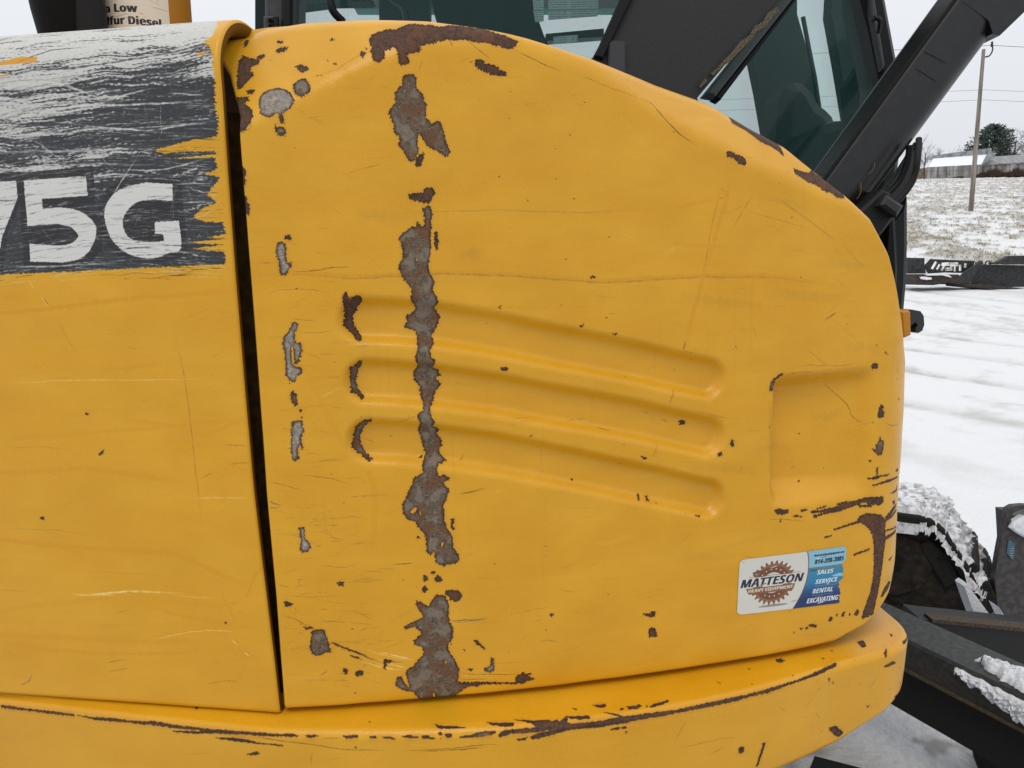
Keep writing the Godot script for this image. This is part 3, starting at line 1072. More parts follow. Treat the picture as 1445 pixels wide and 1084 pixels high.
func build_side_panel(ex: Node3D, pl: Plan, shift: Transform3D) -> void:
	var p := Paint.new(-0.09, 1.13, 0.80, 1.75, 1450.0, 8)
	p.base(CLEAN, DUSTY, 100)
	paint_side_panel(p)
	var mat := p.material("chipped yellow paint of the side panel", 2.2)
	var nu := 285
	var fr := PackedFloat32Array()
	for q in [0.0, 0.0012, 0.0025, 0.004, 0.006, 0.009]:
		fr.append(q)
	for i in 232:
		fr.append(lerpf(0.013, 0.976, i / 231.0))
	for q in [0.980, 0.984, 0.9875, 0.991, 0.994, 0.9965, 0.9985, 1.0]:
		fr.append(q)
	var nv := fr.size()
	var us := PackedFloat32Array()
	for q in [0.0, 0.001, 0.002, 0.0032, 0.0046]:
		us.append(q)
	for i in nu - 5:
		us.append(lerpf(0.007, 1.0, i / float(nu - 6)))
	var pos := PackedVector3Array()
	var uv := PackedVector2Array()
	var w := p.w / p.k
	var h := p.h / p.k
	for j in nv:
		for i in nu:
			var s := lerpf(0.0, 1.12, us[i])
			var yb := knots(s, BOTTOM)
			var yt := knots(s, TOP)
			var y := lerpf(yb, yt, fr[j])
			s += panel_left(y) * (1.0 - us[i])
			pos.append(pl.at(s, y, panel_offset(s, y)))
			uv.append(Vector2((s - p.s0) / w, (p.y1 - y) / h))
	var panel := part("side_panel", sheet(pos, uv, nu, nv), mat, ex, shift)
	# folded edges
	var st := SurfaceTool.new()
	st.begin(Mesh.PRIMITIVE_TRIANGLES)
	st.set_smooth_group(-1)
	for side in 3:
		var a := PackedVector3Array()
		var b := PackedVector3Array()
		var ua := PackedVector2Array()
		var n := nv if side == 0 else nu
		for i in n:
			var q := i * nu if side == 0 else ((nv - 1) * nu + i if side == 1 else nu - 1 - i)
			a.append(pos[q])
			ua.append(uv[q])
			var s := uv[q].x * w + p.s0
			var f := pl.at(s, 0, -1.0) - pl.at(s, 0, 0.0)
			b.append(pos[q] + f * (0.045 if side != 1 else 0.12) + (Vector3(0, -0.015, 0) if side == 1 else Vector3.ZERO))
		strip(st, a, b, ua)
	st.generate_normals()
	part("folded_edge", st.commit(), mat, panel)
	# dealer sticker
	var sq := [0.6599, 0.98, 0.849, 0.9786, 0.8417, 0.8877, 0.658, 0.8944]
	var sp := PackedVector3Array()
	var su := PackedVector2Array()
	var n := 46
	var m := 30
	var jagged := FastNoiseLite.new()
	jagged.seed = 9
	jagged.frequency = 1.0
	for j in m + 1:
		var v := j / float(m)
		v = 0.5 - 0.5 * cos(v * PI) if j > 0 and j < m else v
		for i in n + 1:
			var u := i / float(n)
			var e := maxf(0.0, 0.07 - minf(v, 1.0 - v)) / 0.07
			var inset := 0.045 * (1.0 - sqrt(maxf(0.0, 1.0 - e * e)))
			var torn := 0.0
			if v > 0.28:
				torn = maxf(0.0, 0.022 + 0.05 * jagged.get_noise_2d(v * 26.0, 3.0)) + (0.02 if v > 0.6 and v < 0.8 else 0.0)
			var uu := lerpf(inset, 1.0 - (inset if v < 0.5 else 0.0) - torn, u)
			var s := lerpf(lerpf(sq[0], sq[2], uu), lerpf(sq[6], sq[4], uu), v)
			var y := lerpf(lerpf(sq[1], sq[3], uu), lerpf(sq[7], sq[5], uu), v)
			sp.append(pl.at(s, y, panel_offset(s, y) + 0.0008))
			su.append(Vector2(uu, v))
	# rows run downwards: flip to keep the outside in front
	var fp := PackedVector3Array()
	var fu := PackedVector2Array()
	for j in m + 1:
		for i in n + 1:
			fp.append(sp[(m - j) * (n + 1) + i])
			fu.append(su[(m - j) * (n + 1) + i])
	var stick := part("sticker", sheet(fp, fu, n + 1, m + 1), sticker_print(), panel)
	stick.set_meta("label", "scuffed white and blue dealer sticker with a brown sprocket, torn at its right edge")

func paint_side_panel(p: Paint) -> void:
	p.hairs(150, Vector2(-0.02, 0.84), Vector2(1.0, 1.68), 0.02, 0.10, 2.0, 14.0, "k", 0.20, 0.6)
	p.hairs(60, Vector2(0.0, 0.84), Vector2(0.12, 1.25), 0.01, 0.04, 3.0, 9.0, "k", 0.42, 0.9)
	p.hairs(60, Vector2(0.0, 0.84), Vector2(0.14, 1.60), 0.008, 0.05, 3.0, 12.0, "s", 0.26, 1.5)
	p.hairs(40, Vector2(0.60, 1.28), Vector2(0.92, 1.55), 0.02, 0.11, -18.0, 30.0, "k", 0.24, 0.7)
	p.hairs(60, Vector2(0.62, 0.9), Vector2(0.98, 1.3), 0.01, 0.06, 6.0, 20.0, "k", 0.24, 0.7)
	p.hairs(50, Vector2(0.0, 0.84), Vector2(0.8, 1.0), 0.02, 0.10, 4.0, 12.0, "k", 0.22, 0.8)
	p.hairs(45, Vector2(0.0, 0.9), Vector2(0.9, 1.6), 0.02, 0.14, 2.0, 10.0, "o", 0.20, 4.5)
	p.hairs(40, Vector2(0.0, 0.9), Vector2(0.9, 1.6), 0.02, 0.10, 4.0, 18.0, "w", 0.26, 0.7)
	p.hairs(26, Vector2(0.05, 1.6), Vector2(0.5, 1.7), 0.01, 0.05, 8.0, 25.0, "s", 0.22, 1.2)
	p.line(7, "o", 0.55, "-13.9,1408.6 51.7,1409.3 121.9,1402.8 229.8,1407.2 322.0,1403.0 447.0,1391.5 585.3,1396.7 701.2,1394.8 809.1,1378.8")
	p.line(3, "s", 0.3, "-14.1,1406.0 51.6,1406.6 121.8,1400.1 229.7,1404.5 321.9,1400.2 447.0,1388.7 585.3,1393.9 701.3,1391.9 809.2,1376.8")
	p.line(2, "s", 0.22, "178.4,1481.7 305.0,1484.5 417.9,1480.6 496.5,1484.3")
	p.line(10, "o", 0.5, "634.8,1532.9 622.9,1490.3 609.0,1442.6 592.8,1394.7 578.7,1346.5 566.6,1299.8")
	p.line(1, "k", 0.35, "618.0,1516.7 604.3,1461.7 596.6,1417.8 590.6,1394.7")
	p.line(8, "o", 0.4, "549.3,1485.3 583.5,1494.8 609.9,1496.8")
	p.line(5, "o", 0.3, "260.6,1362.0 359.2,1357.9 446.9,1357.6")
	p.line(7, "o", 0.3, "542.7,1441.1 589.9,1437.0 632.9,1434.8")
	p.line(3, "r", 0.6, "567.6,1306.7 564.6,1294.0")
	p.line(4, "r", 0.35, "552.5,1240.0 545.3,1219.3")
	p.line(5, "r", 0.25, "527.9,1163.0 521.7,1145.2")
	p.line(14, "o", 0.3, "129.1,1153.0 136.7,1114.1 130.1,1046.0")
	p.line(10, "o", 0.25, "10.5,1306.2 53.9,1286.8 86.0,1211.6 102.4,1173.2")
	p.line(8, "o", 0.3, "242.7,1214.8 318.4,1203.6 376.9,1210.4")
	p.line(1.0, "g", 0.9, "502.1,1628.5 517.6,1622.0 526.7,1611.0 541.1,1595.6 554.2,1584.1 568.6,1575.3 581.2,1568.2")
	p.line(0.8, "k", 0.8, "330.6,1681.6 349.5,1673.6 372.3,1664.0 395.4,1656.9")
	p.line(0.7, "k", 0.45, "405.6,1654.6 428.2,1650.1 453.0,1640.3 476.4,1634.1 501.8,1626.5")
	p.line(0.8, "k", 0.6, "273.8,1690.7 286.6,1680.3 301.5,1668.9")
	p.line(0.8, "k", 0.5, "252.6,1692.0 254.0,1683.0")
	p.line(0.7, "k", 0.35, "216.7,1666.2 211.1,1655.2")
	p.line(1, "k", 0.7, "808.6,1231.9 820.5,1224.2 836.1,1212.5 854.2,1197.0 859.1,1187.7 861.7,1180.3 871.1,1170.5 882.5,1165.6")
	p.line(1, "k", 0.9, "913.3,1167.1 918.8,1163.3 929.1,1160.8 948.3,1160.1 950.5,1164.5")
	p.line(0.8, "k", 0.8, "934.8,1251.0 938.9,1239.7")
	p.line(0.8, "k", 0.5, "729.4,1251.6 745.2,1253.7 757.3,1254.3 777.6,1252.9")
	p.line(1.5, "k", 0.25, "741.0,1260.9 762.9,1264.1 789.5,1261.9 827.2,1259.9 857.1,1262.8")
	p.line(1.2, "k", 0.2, "757.8,1288.4 774.4,1279.0 791.4,1266.1 806.2,1260.1")
	p.line(1.2, "k", 0.9, "789.5,1327.5 813.1,1339.9")
	p.line(0.8, "k", 0.3, "634.4,1455.8 647.2,1476.2 668.1,1506.9")
	p.line(0.7, "k", 0.35, "677.0,1493.9 675.4,1489.5")
	p.line(0.8, "k", 0.25, "657.0,1483.5 687.7,1476.3 737.0,1464.6 769.6,1458.6")
	p.line(3, "k", 0.12, "711.2,1497.1 754.4,1473.6 803.5,1443.4")
	p.line(1, "k", 0.5, "252.4,1112.1 268.3,1113.8 283.8,1117.4")
	p.line(0.7, "k", 0.45, "398.6,1200.0 409.2,1202.6 429.2,1202.6")
	p.line(0.7, "k", 0.6, "437.5,1191.3 459.5,1185.1 462.2,1188.2")
	p.line(0.7, "k", 0.5, "249.7,1152.8 255.3,1161.2")
	p.line(0.8, "k", 0.5, "537.4,1196.5 549.8,1191.0")
	p.line(0.7, "k", 0.4, "656.4,1113.5 661.1,1121.5")
	p.line(0.8, "k", 0.5, "509.2,1208.7 522.1,1205.3")
	p.line(0.6, "k", 0.3, "433.0,1372.5 472.7,1367.9")
	p.line(0.6, "k", 0.4, "454.4,1347.5 466.1,1346.9")
	p.line(1.2, "k", 0.25, "581.8,1207.9 641.1,1192.4")
	p.line(1, "k", 0.3, "562.6,1293.4 580.5,1289.1")
	p.line(0.8, "k", 0.5, "163.1,1213.0 171.2,1212.0 179.5,1215.5 195.0,1220.1")
	p.line(1.2, "k", 0.4, "244.6,1111.0 261.6,1112.2 282.9,1117.5")
	p.line(0.7, "k", 0.35, "250.0,1152.8 256.5,1162.2")
	p.line(1, "k", 0.6, "153.5,1018.3 166.1,1018.6 183.9,1019.0")
	p.line(2.5, "s", 0.7, "229.0,932.4 248.4,932.6 265.7,931.6 283.2,933.5")
	p.line(1.2, "s", 0.5, "231.1,929.9 257.0,930.0 283.1,931.2")
	p.line(1, "k", 0.5, "260.7,902.2 269.2,895.7 277.8,888.0")
	p.line(2.2, "w", 0.7, "127.6,894.8 144.4,891.3 161.1,885.4 180.1,879.3")
	p.line(1.2, "w", 0.8, "127.2,885.7 139.7,879.1 158.5,871.9 173.3,868.4")
	p.line(1.2, "w", 0.6, "127.0,880.1 143.6,870.8 154.1,866.5")
	p.line(1.6, "s", 0.6, "137.6,881.5 152.4,879.3 165.1,877.1")
	p.line(1, "w", 0.7, "239.7,851.5 259.4,851.0 281.4,848.8")
	p.line(0.8, "w", 0.6, "239.5,843.6 263.5,839.8 281.1,839.5")
	p.line(0.8, "k", 0.6, "239.6,845.9 281.2,842.3")
	p.line(1.5, "k", 0.75, "69.5,913.9 83.5,905.9 98.8,897.8 116.8,888.0 135.0,879.0")
	p.line(1, "w", 0.7, "112.1,901.2 130.2,892.8 151.2,885.5 180.3,879.4")
	p.line(1.2, "w", 0.7, "106.1,884.0 121.7,877.7 140.0,870.6 166.4,865.6")
	p.line(1, "k", 0.5, "8.1,955.1 23.2,948.7 40.7,936.6")
	p.line(1.5, "s", 0.5, "51.4,943.0 69.6,943.3 92.9,940.5")
	p.line(1, "k", 0.25, "92.9,940.5 116.3,937.0 124.1,934.2")
	p.line(0.8, "k", 0.3, "101.6,958.1 114.2,948.9 124.4,943.1")
	p.line(1, "k", 0.6, "238.9,853.5 268.9,850.6 324.3,844.9")
	p.line(0.9, "w", 0.5, "239.0,857.9 269.1,855.9 318.8,847.0")
	p.line(2.5, "s", 0.4, "355.9,891.4 367.2,891.7 381.4,887.3")
	p.line(0.8, "k", 0.45, "238.6,843.3 282.4,837.6 321.3,832.9")
	p.line(1.3, "k", 0.45, "44.3,1410.2 63.7,1410.6 80.8,1412.1 95.6,1415.0 120.0,1414.6")
	p.line(0.8, "w", 0.5, "106.9,1262.5 90.5,1258.4 80.2,1252.3 57.4,1245.4")
	p.line(0.7, "k", 0.35, "8.7,1421.3 23.2,1421.6")
	p.line(0.7, "k", 0.35, "9.9,1380.9 23.6,1387.6 43.1,1388.2 69.8,1387.2 91.5,1381.8")
	p.line(0.8, "k", 0.35, "41.0,1350.6 58.0,1349.0 72.7,1347.9")
	p.line(0.8, "k", 0.35, "49.8,1333.0 71.9,1332.4 94.2,1334.9")
	p.line(0.7, "k", 0.3, "55.8,1307.7 75.1,1299.1")
	p.line(0.9, "k", 0.45, "42.2,1147.3 62.1,1143.8 82.2,1140.3 104.6,1131.4")
	p.line(0.9, "k", 0.4, "-3.5,1139.8 16.3,1135.6 41.0,1126.7")
	p.line(2, "s", 0.6, "-3.0,1114.7 4.8,1110.4 14.7,1107.4")
	p.line(1.5, "s", 0.5, "-3.1,1105.4 6.9,1104.2 14.7,1106.6")
	p.line(0.8, "k", 0.35, "58.5,1023.3 81.4,1019.3 99.4,1018.3")
	p.line(0.8, "k", 0.3, "7.5,983.4 45.9,978.7 87.3,979.1")
	p.line(0.8, "k", 0.5, "29.3,1005.1 38.2,1003.8")
	p.line(0.8, "k", 0.4, "30.6,1005.6 31.2,993.2")
	p.line(0.8, "k", 0.5, "3.3,998.1 18.4,993.0")
	p.line(0.8, "k", 0.3, "46.8,1162.9 68.2,1164.6 91.1,1168.4")
	p.line(1, "k", 0.4, "763.5,1103.1 770.3,1104.9")
	p.line(1.2, "o", 0.6, "769.3,1061.6 771.5,1075.9")
	p.line(1.5, "k", 0.25, "701.3,1037.3 730.8,1035.4 772.2,1026.0")
	p.line(1, "k", 0.3, "252.1,1691.5 253.6,1683.3")
	p.line(0.9, "k", 0.35, "113.1,1528.7 140.0,1536.9 162.0,1541.7")
	p.line(2, "k", 0.1, "75.3,1647.4 91.5,1650.2 111.1,1656.8 130.7,1668.9 145.4,1677.4")
	p.line(1.2, "k", 0.3, "-6.6,1581.4 1.9,1583.2 4.8,1587.9 6.3,1592.8")
	p.line(14, "k", 0.05, "715.7,1178.0 715.5,1114.5 724.3,1070.8")  # two faint wide dark bands down the left edge of the pocket
	p.line(10, "k", 0.06, "704.8,1220.4 706.4,1136.5 712.2,1071.9")
	p.chip(1, "191.6,1647.7 199.0,1648.7 204.8,1649.2 209.4,1644.8 207.4,1641.4 208.0,1632.1 213.8,1629.4 216.4,1621.0 220.0,1613.1 217.8,1604.1 218.5,1597.5 222.4,1594.7 225.2,1590.9 232.1,1594.4 237.0,1592.9 239.6,1581.5 244.1,1566.3 247.8,1556.7 244.6,1551.0 238.7,1551.9 231.0,1557.6 221.3,1561.4 215.6,1569.0 210.5,1577.5 208.2,1579.4 206.7,1564.2 208.4,1556.6 201.1,1545.1 196.2,1544.1 193.5,1550.8 188.3,1558.4 183.3,1564.1 185.6,1573.6 178.1,1579.2 178.5,1590.6 173.1,1601.8 174.4,1608.4 181.4,1615.0 181.8,1628.1 186.9,1633.7 191.2,1637.5")
	p.chip(0, "204.1,1547.0 209.3,1553.7 215.2,1555.6 216.1,1552.8 211.9,1545.1 210.7,1538.4 204.8,1538.4 203.0,1542.2")
	p.chip(0, "192.8,1504.7 199.8,1505.6 211.6,1506.6 214.7,1511.4 220.7,1513.3 227.5,1508.5 224.3,1500.7 219.1,1492.9 214.2,1493.9 203.4,1495.9 194.6,1498.9")
	p.chip(1, "210.8,1487.1 215.1,1489.8 220.8,1488.8 222.7,1480.4 220.5,1460.8 218.8,1433.2 215.7,1415.4 217.3,1405.4 223.0,1394.3 219.7,1383.3 225.9,1375.2 227.2,1366.1 221.0,1361.2 225.8,1355.0 229.7,1348.8 226.4,1340.8 223.1,1332.7 216.8,1323.7 220.0,1315.4 214.2,1306.4 215.9,1295.0 221.5,1293.8 219.7,1286.7 214.5,1284.8 224.5,1278.2 227.4,1270.9 222.2,1270.0 221.0,1264.9 228.5,1260.5 223.7,1252.3 203.3,1253.1 192.5,1265.9 191.9,1278.3 197.8,1285.3 194.2,1298.8 198.0,1306.9 198.1,1327.3 195.8,1331.4 186.8,1333.6 181.5,1336.8 185.1,1341.8 185.4,1351.9 193.6,1354.7 198.4,1360.7 192.2,1371.9 193.3,1385.9 184.1,1398.0 177.7,1412.0 178.9,1418.9 183.5,1423.8 182.8,1443.5 178.1,1450.5 183.2,1454.3 191.4,1461.1 197.4,1464.6 201.3,1461.0 202.2,1470.4 210.3,1463.9 212.8,1468.7")
	p.chip(0, "224.4,1456.8 227.0,1458.4 229.3,1453.8 229.0,1437.0 225.3,1434.1 224.1,1443.0")
	p.chip(1, "199.3,1255.4 221.7,1254.6 218.4,1245.3 216.1,1237.0 211.8,1230.9 212.4,1219.4 218.3,1210.7 214.0,1204.6 220.1,1201.1 223.1,1197.8 218.8,1192.7 224.8,1186.1 226.6,1175.4 221.3,1171.4 226.1,1160.5 232.2,1154.8 222.8,1153.2 218.5,1148.0 219.2,1137.3 230.7,1137.7 235.1,1132.1 227.3,1128.2 228.1,1121.7 234.3,1119.2 230.8,1106.4 225.3,1095.9 226.8,1076.1 228.6,1065.1 236.6,1051.4 237.3,1035.9 243.4,1026.6 244.7,1018.9 238.8,1013.8 229.2,1014.5 224.9,1011.0 212.3,1016.7 212.2,1025.6 210.8,1036.5 206.7,1028.0 201.2,1033.8 199.9,1055.9 190.9,1068.5 187.0,1076.3 182.9,1078.8 176.6,1079.1 172.8,1088.0 170.1,1099.0 178.0,1115.8 185.6,1128.3 185.9,1135.8 199.6,1141.5 198.9,1153.3 204.5,1165.8 200.7,1176.6 199.0,1187.3 194.9,1198.0 198.7,1207.3 195.0,1219.0 197.2,1225.2 203.4,1225.0 202.8,1237.6 200.0,1246.0")
	p.chip(0, "235.2,1076.7 239.5,1077.5 239.3,1071.0 237.1,1068.9 239.0,1061.1 234.4,1062.5")
	p.chip(0, "187.9,1055.5 191.5,1056.4 193.5,1053.0 189.2,1051.7")
	p.chip(0, "195.1,1162.0 199.3,1163.9 201.3,1162.8 197.1,1160.2")
	p.chip(1, "206.0,1004.9 210.9,1006.1 211.4,1002.3 207.2,1001.1")
	p.chip(1, "194.8,997.9 198.0,1000.6 201.1,996.4 198.8,990.9 195.2,991.6")
	p.chip(0, "210.6,996.8 216.0,999.8 221.1,992.7 217.8,988.5 212.5,990.0")
	p.chip(0, "193.2,982.4 197.6,985.5 200.6,980.8 197.9,975.4 193.7,976.8")
	p.chip(0, "223.9,976.8 234.6,977.1 244.1,974.2 248.2,967.1 240.5,959.1 231.0,963.9 225.8,969.9")
	p.chip(1, "212.0,972.1 223.7,970.1 228.0,957.4 228.6,932.4 234.0,918.3 232.6,907.0 225.9,898.4 226.7,889.2 236.0,872.2 240.0,860.3 237.2,839.6 254.7,837.9 263.5,839.4 281.1,838.1 263.3,832.4 252.4,834.6 241.3,827.5 236.9,825.6 235.6,819.9 221.4,818.9 201.8,818.4 186.6,817.5 180.5,826.2 177.4,832.3 167.8,834.3 155.2,841.1 151.6,847.2 155.8,856.5 165.5,857.6 161.1,856.1 165.1,848.4 171.3,839.8 169.4,848.0 166.6,859.8 167.9,865.4 177.7,870.3 184.4,879.0 192.1,885.2 191.4,896.7 180.9,902.1 179.0,908.0 189.9,916.2 189.0,920.8 181.8,928.2 167.9,924.7 167.0,929.3 179.9,935.1 194.0,940.8 191.0,946.7 184.5,957.3 184.8,965.1 190.4,962.5 201.9,954.9 205.3,963.6")
	p.chip(2, "28.2,1445.3 34.4,1447.6 38.5,1443.9 38.3,1431.8 38.9,1420.8 44.9,1421.5 44.1,1415.9 39.6,1413.5 38.1,1407.4 30.7,1405.1 29.3,1411.2 28.2,1424.6 25.9,1435.6")
	p.chip(0, "36.6,1452.4 42.1,1456.4 46.7,1453.5 44.1,1449.1 38.1,1450.7")
	p.chip(2, "40.7,1345.6 46.9,1346.7 48.5,1340.5 43.7,1333.1 43.0,1321.8 50.3,1319.2 51.7,1310.3 48.1,1301.6 48.2,1295.3 41.4,1292.9 39.1,1318.2 37.9,1295.6 40.0,1289.9 48.6,1288.9 50.7,1282.5 46.8,1278.8 42.4,1279.0 41.4,1270.1 36.5,1270.2 29.5,1278.1 29.9,1293.2 29.3,1308.4 27.8,1321.0 30.0,1329.7 37.7,1335.7")
	p.chip(1, "34.4,1255.0 38.3,1258.7 41.7,1253.5 42.3,1240.7 38.4,1237.5 34.5,1244.8")
	p.chip(2, "33.5,1217.8 41.1,1220.2 46.5,1218.7 46.9,1210.9 49.1,1207.0 44.4,1198.0 45.7,1179.8 41.8,1187.7 38.8,1177.4 40.3,1168.2 34.3,1165.3 30.4,1175.1 32.2,1203.6")
	p.chip(0, "105.7,1380.3 111.2,1383.2 113.3,1373.9 120.9,1378.8 128.2,1378.1 130.0,1373.1 122.7,1363.8 115.9,1351.4 116.7,1341.4 127.1,1323.5 124.4,1319.8 116.0,1326.3 109.0,1335.3 103.8,1340.4 106.3,1356.7")
	p.chip(1, "109.8,1288.0 115.5,1287.8 123.3,1295.2 127.0,1293.1 118.9,1280.6 115.9,1267.9 117.9,1257.5 126.9,1245.6 123.5,1243.2 116.4,1251.1 110.2,1252.6 109.5,1265.5")
	p.chip(1, "126.2,1217.1 134.3,1218.1 134.9,1215.0 124.5,1206.8 118.1,1194.0 118.8,1182.2 125.4,1170.0 134.5,1163.1 128.8,1160.9 119.0,1169.0 107.7,1181.3 110.8,1199.5 113.1,1207.2")
	p.chip(0, "44.3,1232.9 47.6,1234.1 47.4,1231.0 45.0,1230.8")
	p.chip(0, "43.9,1225.2 47.7,1225.9 47.5,1222.5 44.7,1221.8")
	p.chip(2, "35.0,1075.8 41.6,1076.0 41.3,1062.1 49.1,1049.5 44.7,1043.0 37.7,1041.1 34.1,1046.2 36.5,1056.9 35.3,1067.7")
	p.chip(0, "79.1,998.0 89.5,998.3 89.3,995.5 79.8,996.1")
	p.chip(0, "82.8,995.1 89.3,995.0 89.2,992.8 83.3,993.1")
	p.chip(0, "8.3,973.7 14.8,974.8 21.5,970.3 19.5,967.7 10.6,969.5")
	p.chip(1, "43.0,930.9 50.9,933.2 59.9,931.3 64.5,918.4 67.5,899.9 56.9,897.8 50.2,894.0 42.5,897.2 39.2,908.7 42.4,919.7")
	p.chip(0, "83.3,874.8 87.8,874.5 89.1,868.7 85.5,865.5 83.1,870.5")
	p.chip(0, "98.7,866.6 102.9,870.0 110.7,867.7 107.8,863.0 101.1,860.7")
	p.chip(2, "274.6,858.8 283.5,860.8 285.5,875.2 288.7,872.0 289.7,854.4 282.8,852.2 275.9,854.3")
	p.chip(0, "369.1,930.8 373.9,931.8 374.7,927.4 371.0,925.4")
	p.chip(0, "260.6,902.1 266.0,900.2 278.0,888.1 275.3,887.8 265.9,895.0")
	p.chip(0, "246.7,889.5 250.7,888.0 249.3,886.4")
	p.chip(0, "96.1,837.2 98.2,837.1 97.6,835.4")
	p.chip(0, "318.7,841.1 328.6,847.4 334.2,844.5 344.0,844.3 335.5,841.4 348.1,835.8 335.4,833.4 328.3,829.7 319.9,833.6")
	p.chip(0, "250.0,860.3 260.9,858.7 255.4,857.2")
	p.chip(0, "235.9,842.2 321.3,832.9 321.3,831.1 268.6,836.0 265.8,833.4 249.3,835.0")
	p.chip(0, "137.8,883.6 145.7,882.2 150.9,879.8 141.6,877.7 139.8,867.8 136.7,869.4")
	p.chip(0, "90.8,893.6 101.1,890.6 108.8,885.8 101.0,887.8")
	p.chip(0, "68.2,914.0 83.5,905.9 96.3,900.8 114.4,891.9 109.1,892.3 91.1,900.3 75.7,907.9")
	p.chip(0, "29.3,941.4 35.5,936.4 44.6,936.4 45.8,934.1 35.4,934.1")
	p.chip(0, "-19.0,1678.2 -14.6,1685.7 -4.9,1681.4 8.8,1677.4 8.0,1671.9 -2.3,1668.6 -2.4,1663.0 2.7,1657.0 -3.2,1649.3 -12.7,1639.1 -18.2,1638.0 -19.6,1658.6")
	p.chip(0, "-17.1,1627.2 -1.1,1626.8 -1.1,1621.4 -6.7,1618.4 5.8,1608.2 6.6,1597.7 0.7,1585.6 -6.6,1580.5 -13.9,1581.1")
	p.chip(0, "-5.2,1634.4 0.5,1637.5 6.8,1634.9 3.7,1631.0 -2.7,1630.7")
	p.chip(0, "3.9,1682.1 12.2,1685.6 17.7,1682.8 12.7,1678.5 6.0,1679.0")
	p.chip(0, "29.2,1688.9 35.4,1693.5 46.5,1693.4 45.0,1688.4 33.3,1685.7")
	p.chip(0, "29.5,1701.9 34.7,1703.5 39.7,1700.5 33.8,1698.7")
	p.chip(0, "-15.3,1709.5 -9.2,1709.0 -9.2,1698.9 -14.2,1697.9")
	p.chip(0, "56.7,1665.2 64.3,1666.0 74.7,1662.4 74.2,1657.0 67.4,1655.3 60.8,1660.2")
	p.chip(1, "54.8,1639.4 64.1,1646.3 71.6,1646.3 77.0,1637.8 79.1,1628.7 66.3,1621.7 58.7,1628.4")
	p.chip(2, "12.6,1618.3 15.6,1628.8 26.7,1634.7 39.3,1636.0 51.1,1630.3 58.5,1619.4 54.0,1608.6 44.3,1602.8 44.9,1591.1 40.1,1590.0 38.3,1604.1 34.7,1601.7 26.2,1597.1 16.4,1602.3")
	p.chip(1, "33.7,1590.5 35.6,1586.5 43.4,1586.5 47.1,1580.7 44.0,1576.0 38.1,1575.6 33.7,1581.9")
	p.chip(0, "100.6,1699.1 103.9,1700.3 107.2,1698.0 102.7,1696.7")
	p.chip(1, "140.0,1676.4 143.4,1679.7 147.8,1675.8 142.9,1668.8")
	p.chip(0, "146.1,1683.4 150.3,1681.1 147.8,1679.9")
	p.chip(0, "97.1,1670.8 100.3,1670.5 99.9,1668.1")
	p.chip(0, "106.7,1664.8 110.5,1665.0 110.0,1662.3")
	p.chip(0, "-10.8,1538.9 -9.2,1534.1 -9.7,1527.1 -11.3,1531.8")
	p.chip(0, "-9.1,1503.4 -5.4,1504.6 -5.1,1491.5 -8.5,1485.6")
	p.chip(0, "84.5,1649.6 87.7,1650.5 86.6,1647.9")
	p.chip(0, "90.3,1649.2 93.2,1650.1 92.3,1648.2")
	p.chip(0, "151.6,1695.4 155.3,1701.9 165.7,1705.6 174.6,1707.7 186.4,1708.0 196.9,1713.7 207.2,1715.2 215.9,1713.3 227.6,1712.4 243.6,1709.3 248.4,1712.9 258.9,1713.6 281.2,1711.4 296.1,1709.8 310.1,1703.3 324.5,1698.5 336.7,1691.8 334.0,1685.5 326.3,1682.3 317.4,1683.5 310.8,1686.2 307.1,1685.4 298.3,1688.9 286.5,1690.1 273.3,1691.2 264.6,1692.6 258.6,1690.9 249.9,1692.7 241.1,1690.0 236.7,1691.2 233.7,1688.0 226.4,1686.4 220.5,1685.6 216.8,1683.6 211.8,1685.2 215.2,1678.9 212.2,1676.1 210.1,1676.3 198.4,1672.4 200.2,1662.6 193.7,1661.1 189.3,1659.4 186.1,1670.2 186.3,1677.6 181.4,1683.2 177.0,1679.7 170.5,1679.6 169.8,1668.8 163.6,1663.6 158.6,1664.4 155.1,1669.0 155.4,1673.7 153.0,1678.7 155.2,1681.9 152.3,1688.7")
	p.chip(0, "282.1,1666.3 284.4,1669.2 290.3,1667.9 294.6,1663.8 305.0,1662.7 313.9,1657.2 322.0,1653.9 321.2,1649.6 313.7,1650.1 304.8,1650.6 294.4,1653.9 287.0,1657.3 282.0,1661.4")
	p.chip(0, "634.7,1625.7 645.7,1620.3 654.5,1615.9 648.9,1617.3 641.8,1622.2")
	p.chip(0, "624.2,1562.3 631.3,1563.2 639.6,1559.4 651.6,1556.0 656.9,1548.8 652.1,1544.2 642.0,1548.3 635.5,1553.9 626.1,1555.1")
	p.chip(0, "738.8,1543.3 754.6,1539.2 764.7,1538.1 778.4,1544.3 780.6,1537.4 793.6,1531.9 799.7,1528.5 804.0,1525.4 808.1,1522.4 816.1,1516.4 825.2,1509.7 820.2,1502.3 806.8,1502.9 796.9,1510.5 784.8,1511.7 775.1,1519.3 760.0,1523.5 746.5,1530.8 738.1,1535.2")
	p.chip(1, "701.6,1235.5 704.3,1243.0 711.9,1249.5 721.5,1254.5 725.1,1252.2 719.7,1249.9 713.0,1244.3 709.4,1235.9 707.7,1228.3 701.9,1228.6")
	p.chip(0, "880.0,1256.6 881.7,1260.4 887.9,1260.8 891.9,1258.3 891.3,1252.4 886.3,1251.1 881.8,1252.6")
	p.chip(0, "898.3,1193.9 902.0,1196.4 906.7,1193.3 904.8,1188.0 908.6,1182.2 907.2,1175.0 897.6,1175.7 895.0,1181.4 896.9,1186.7")
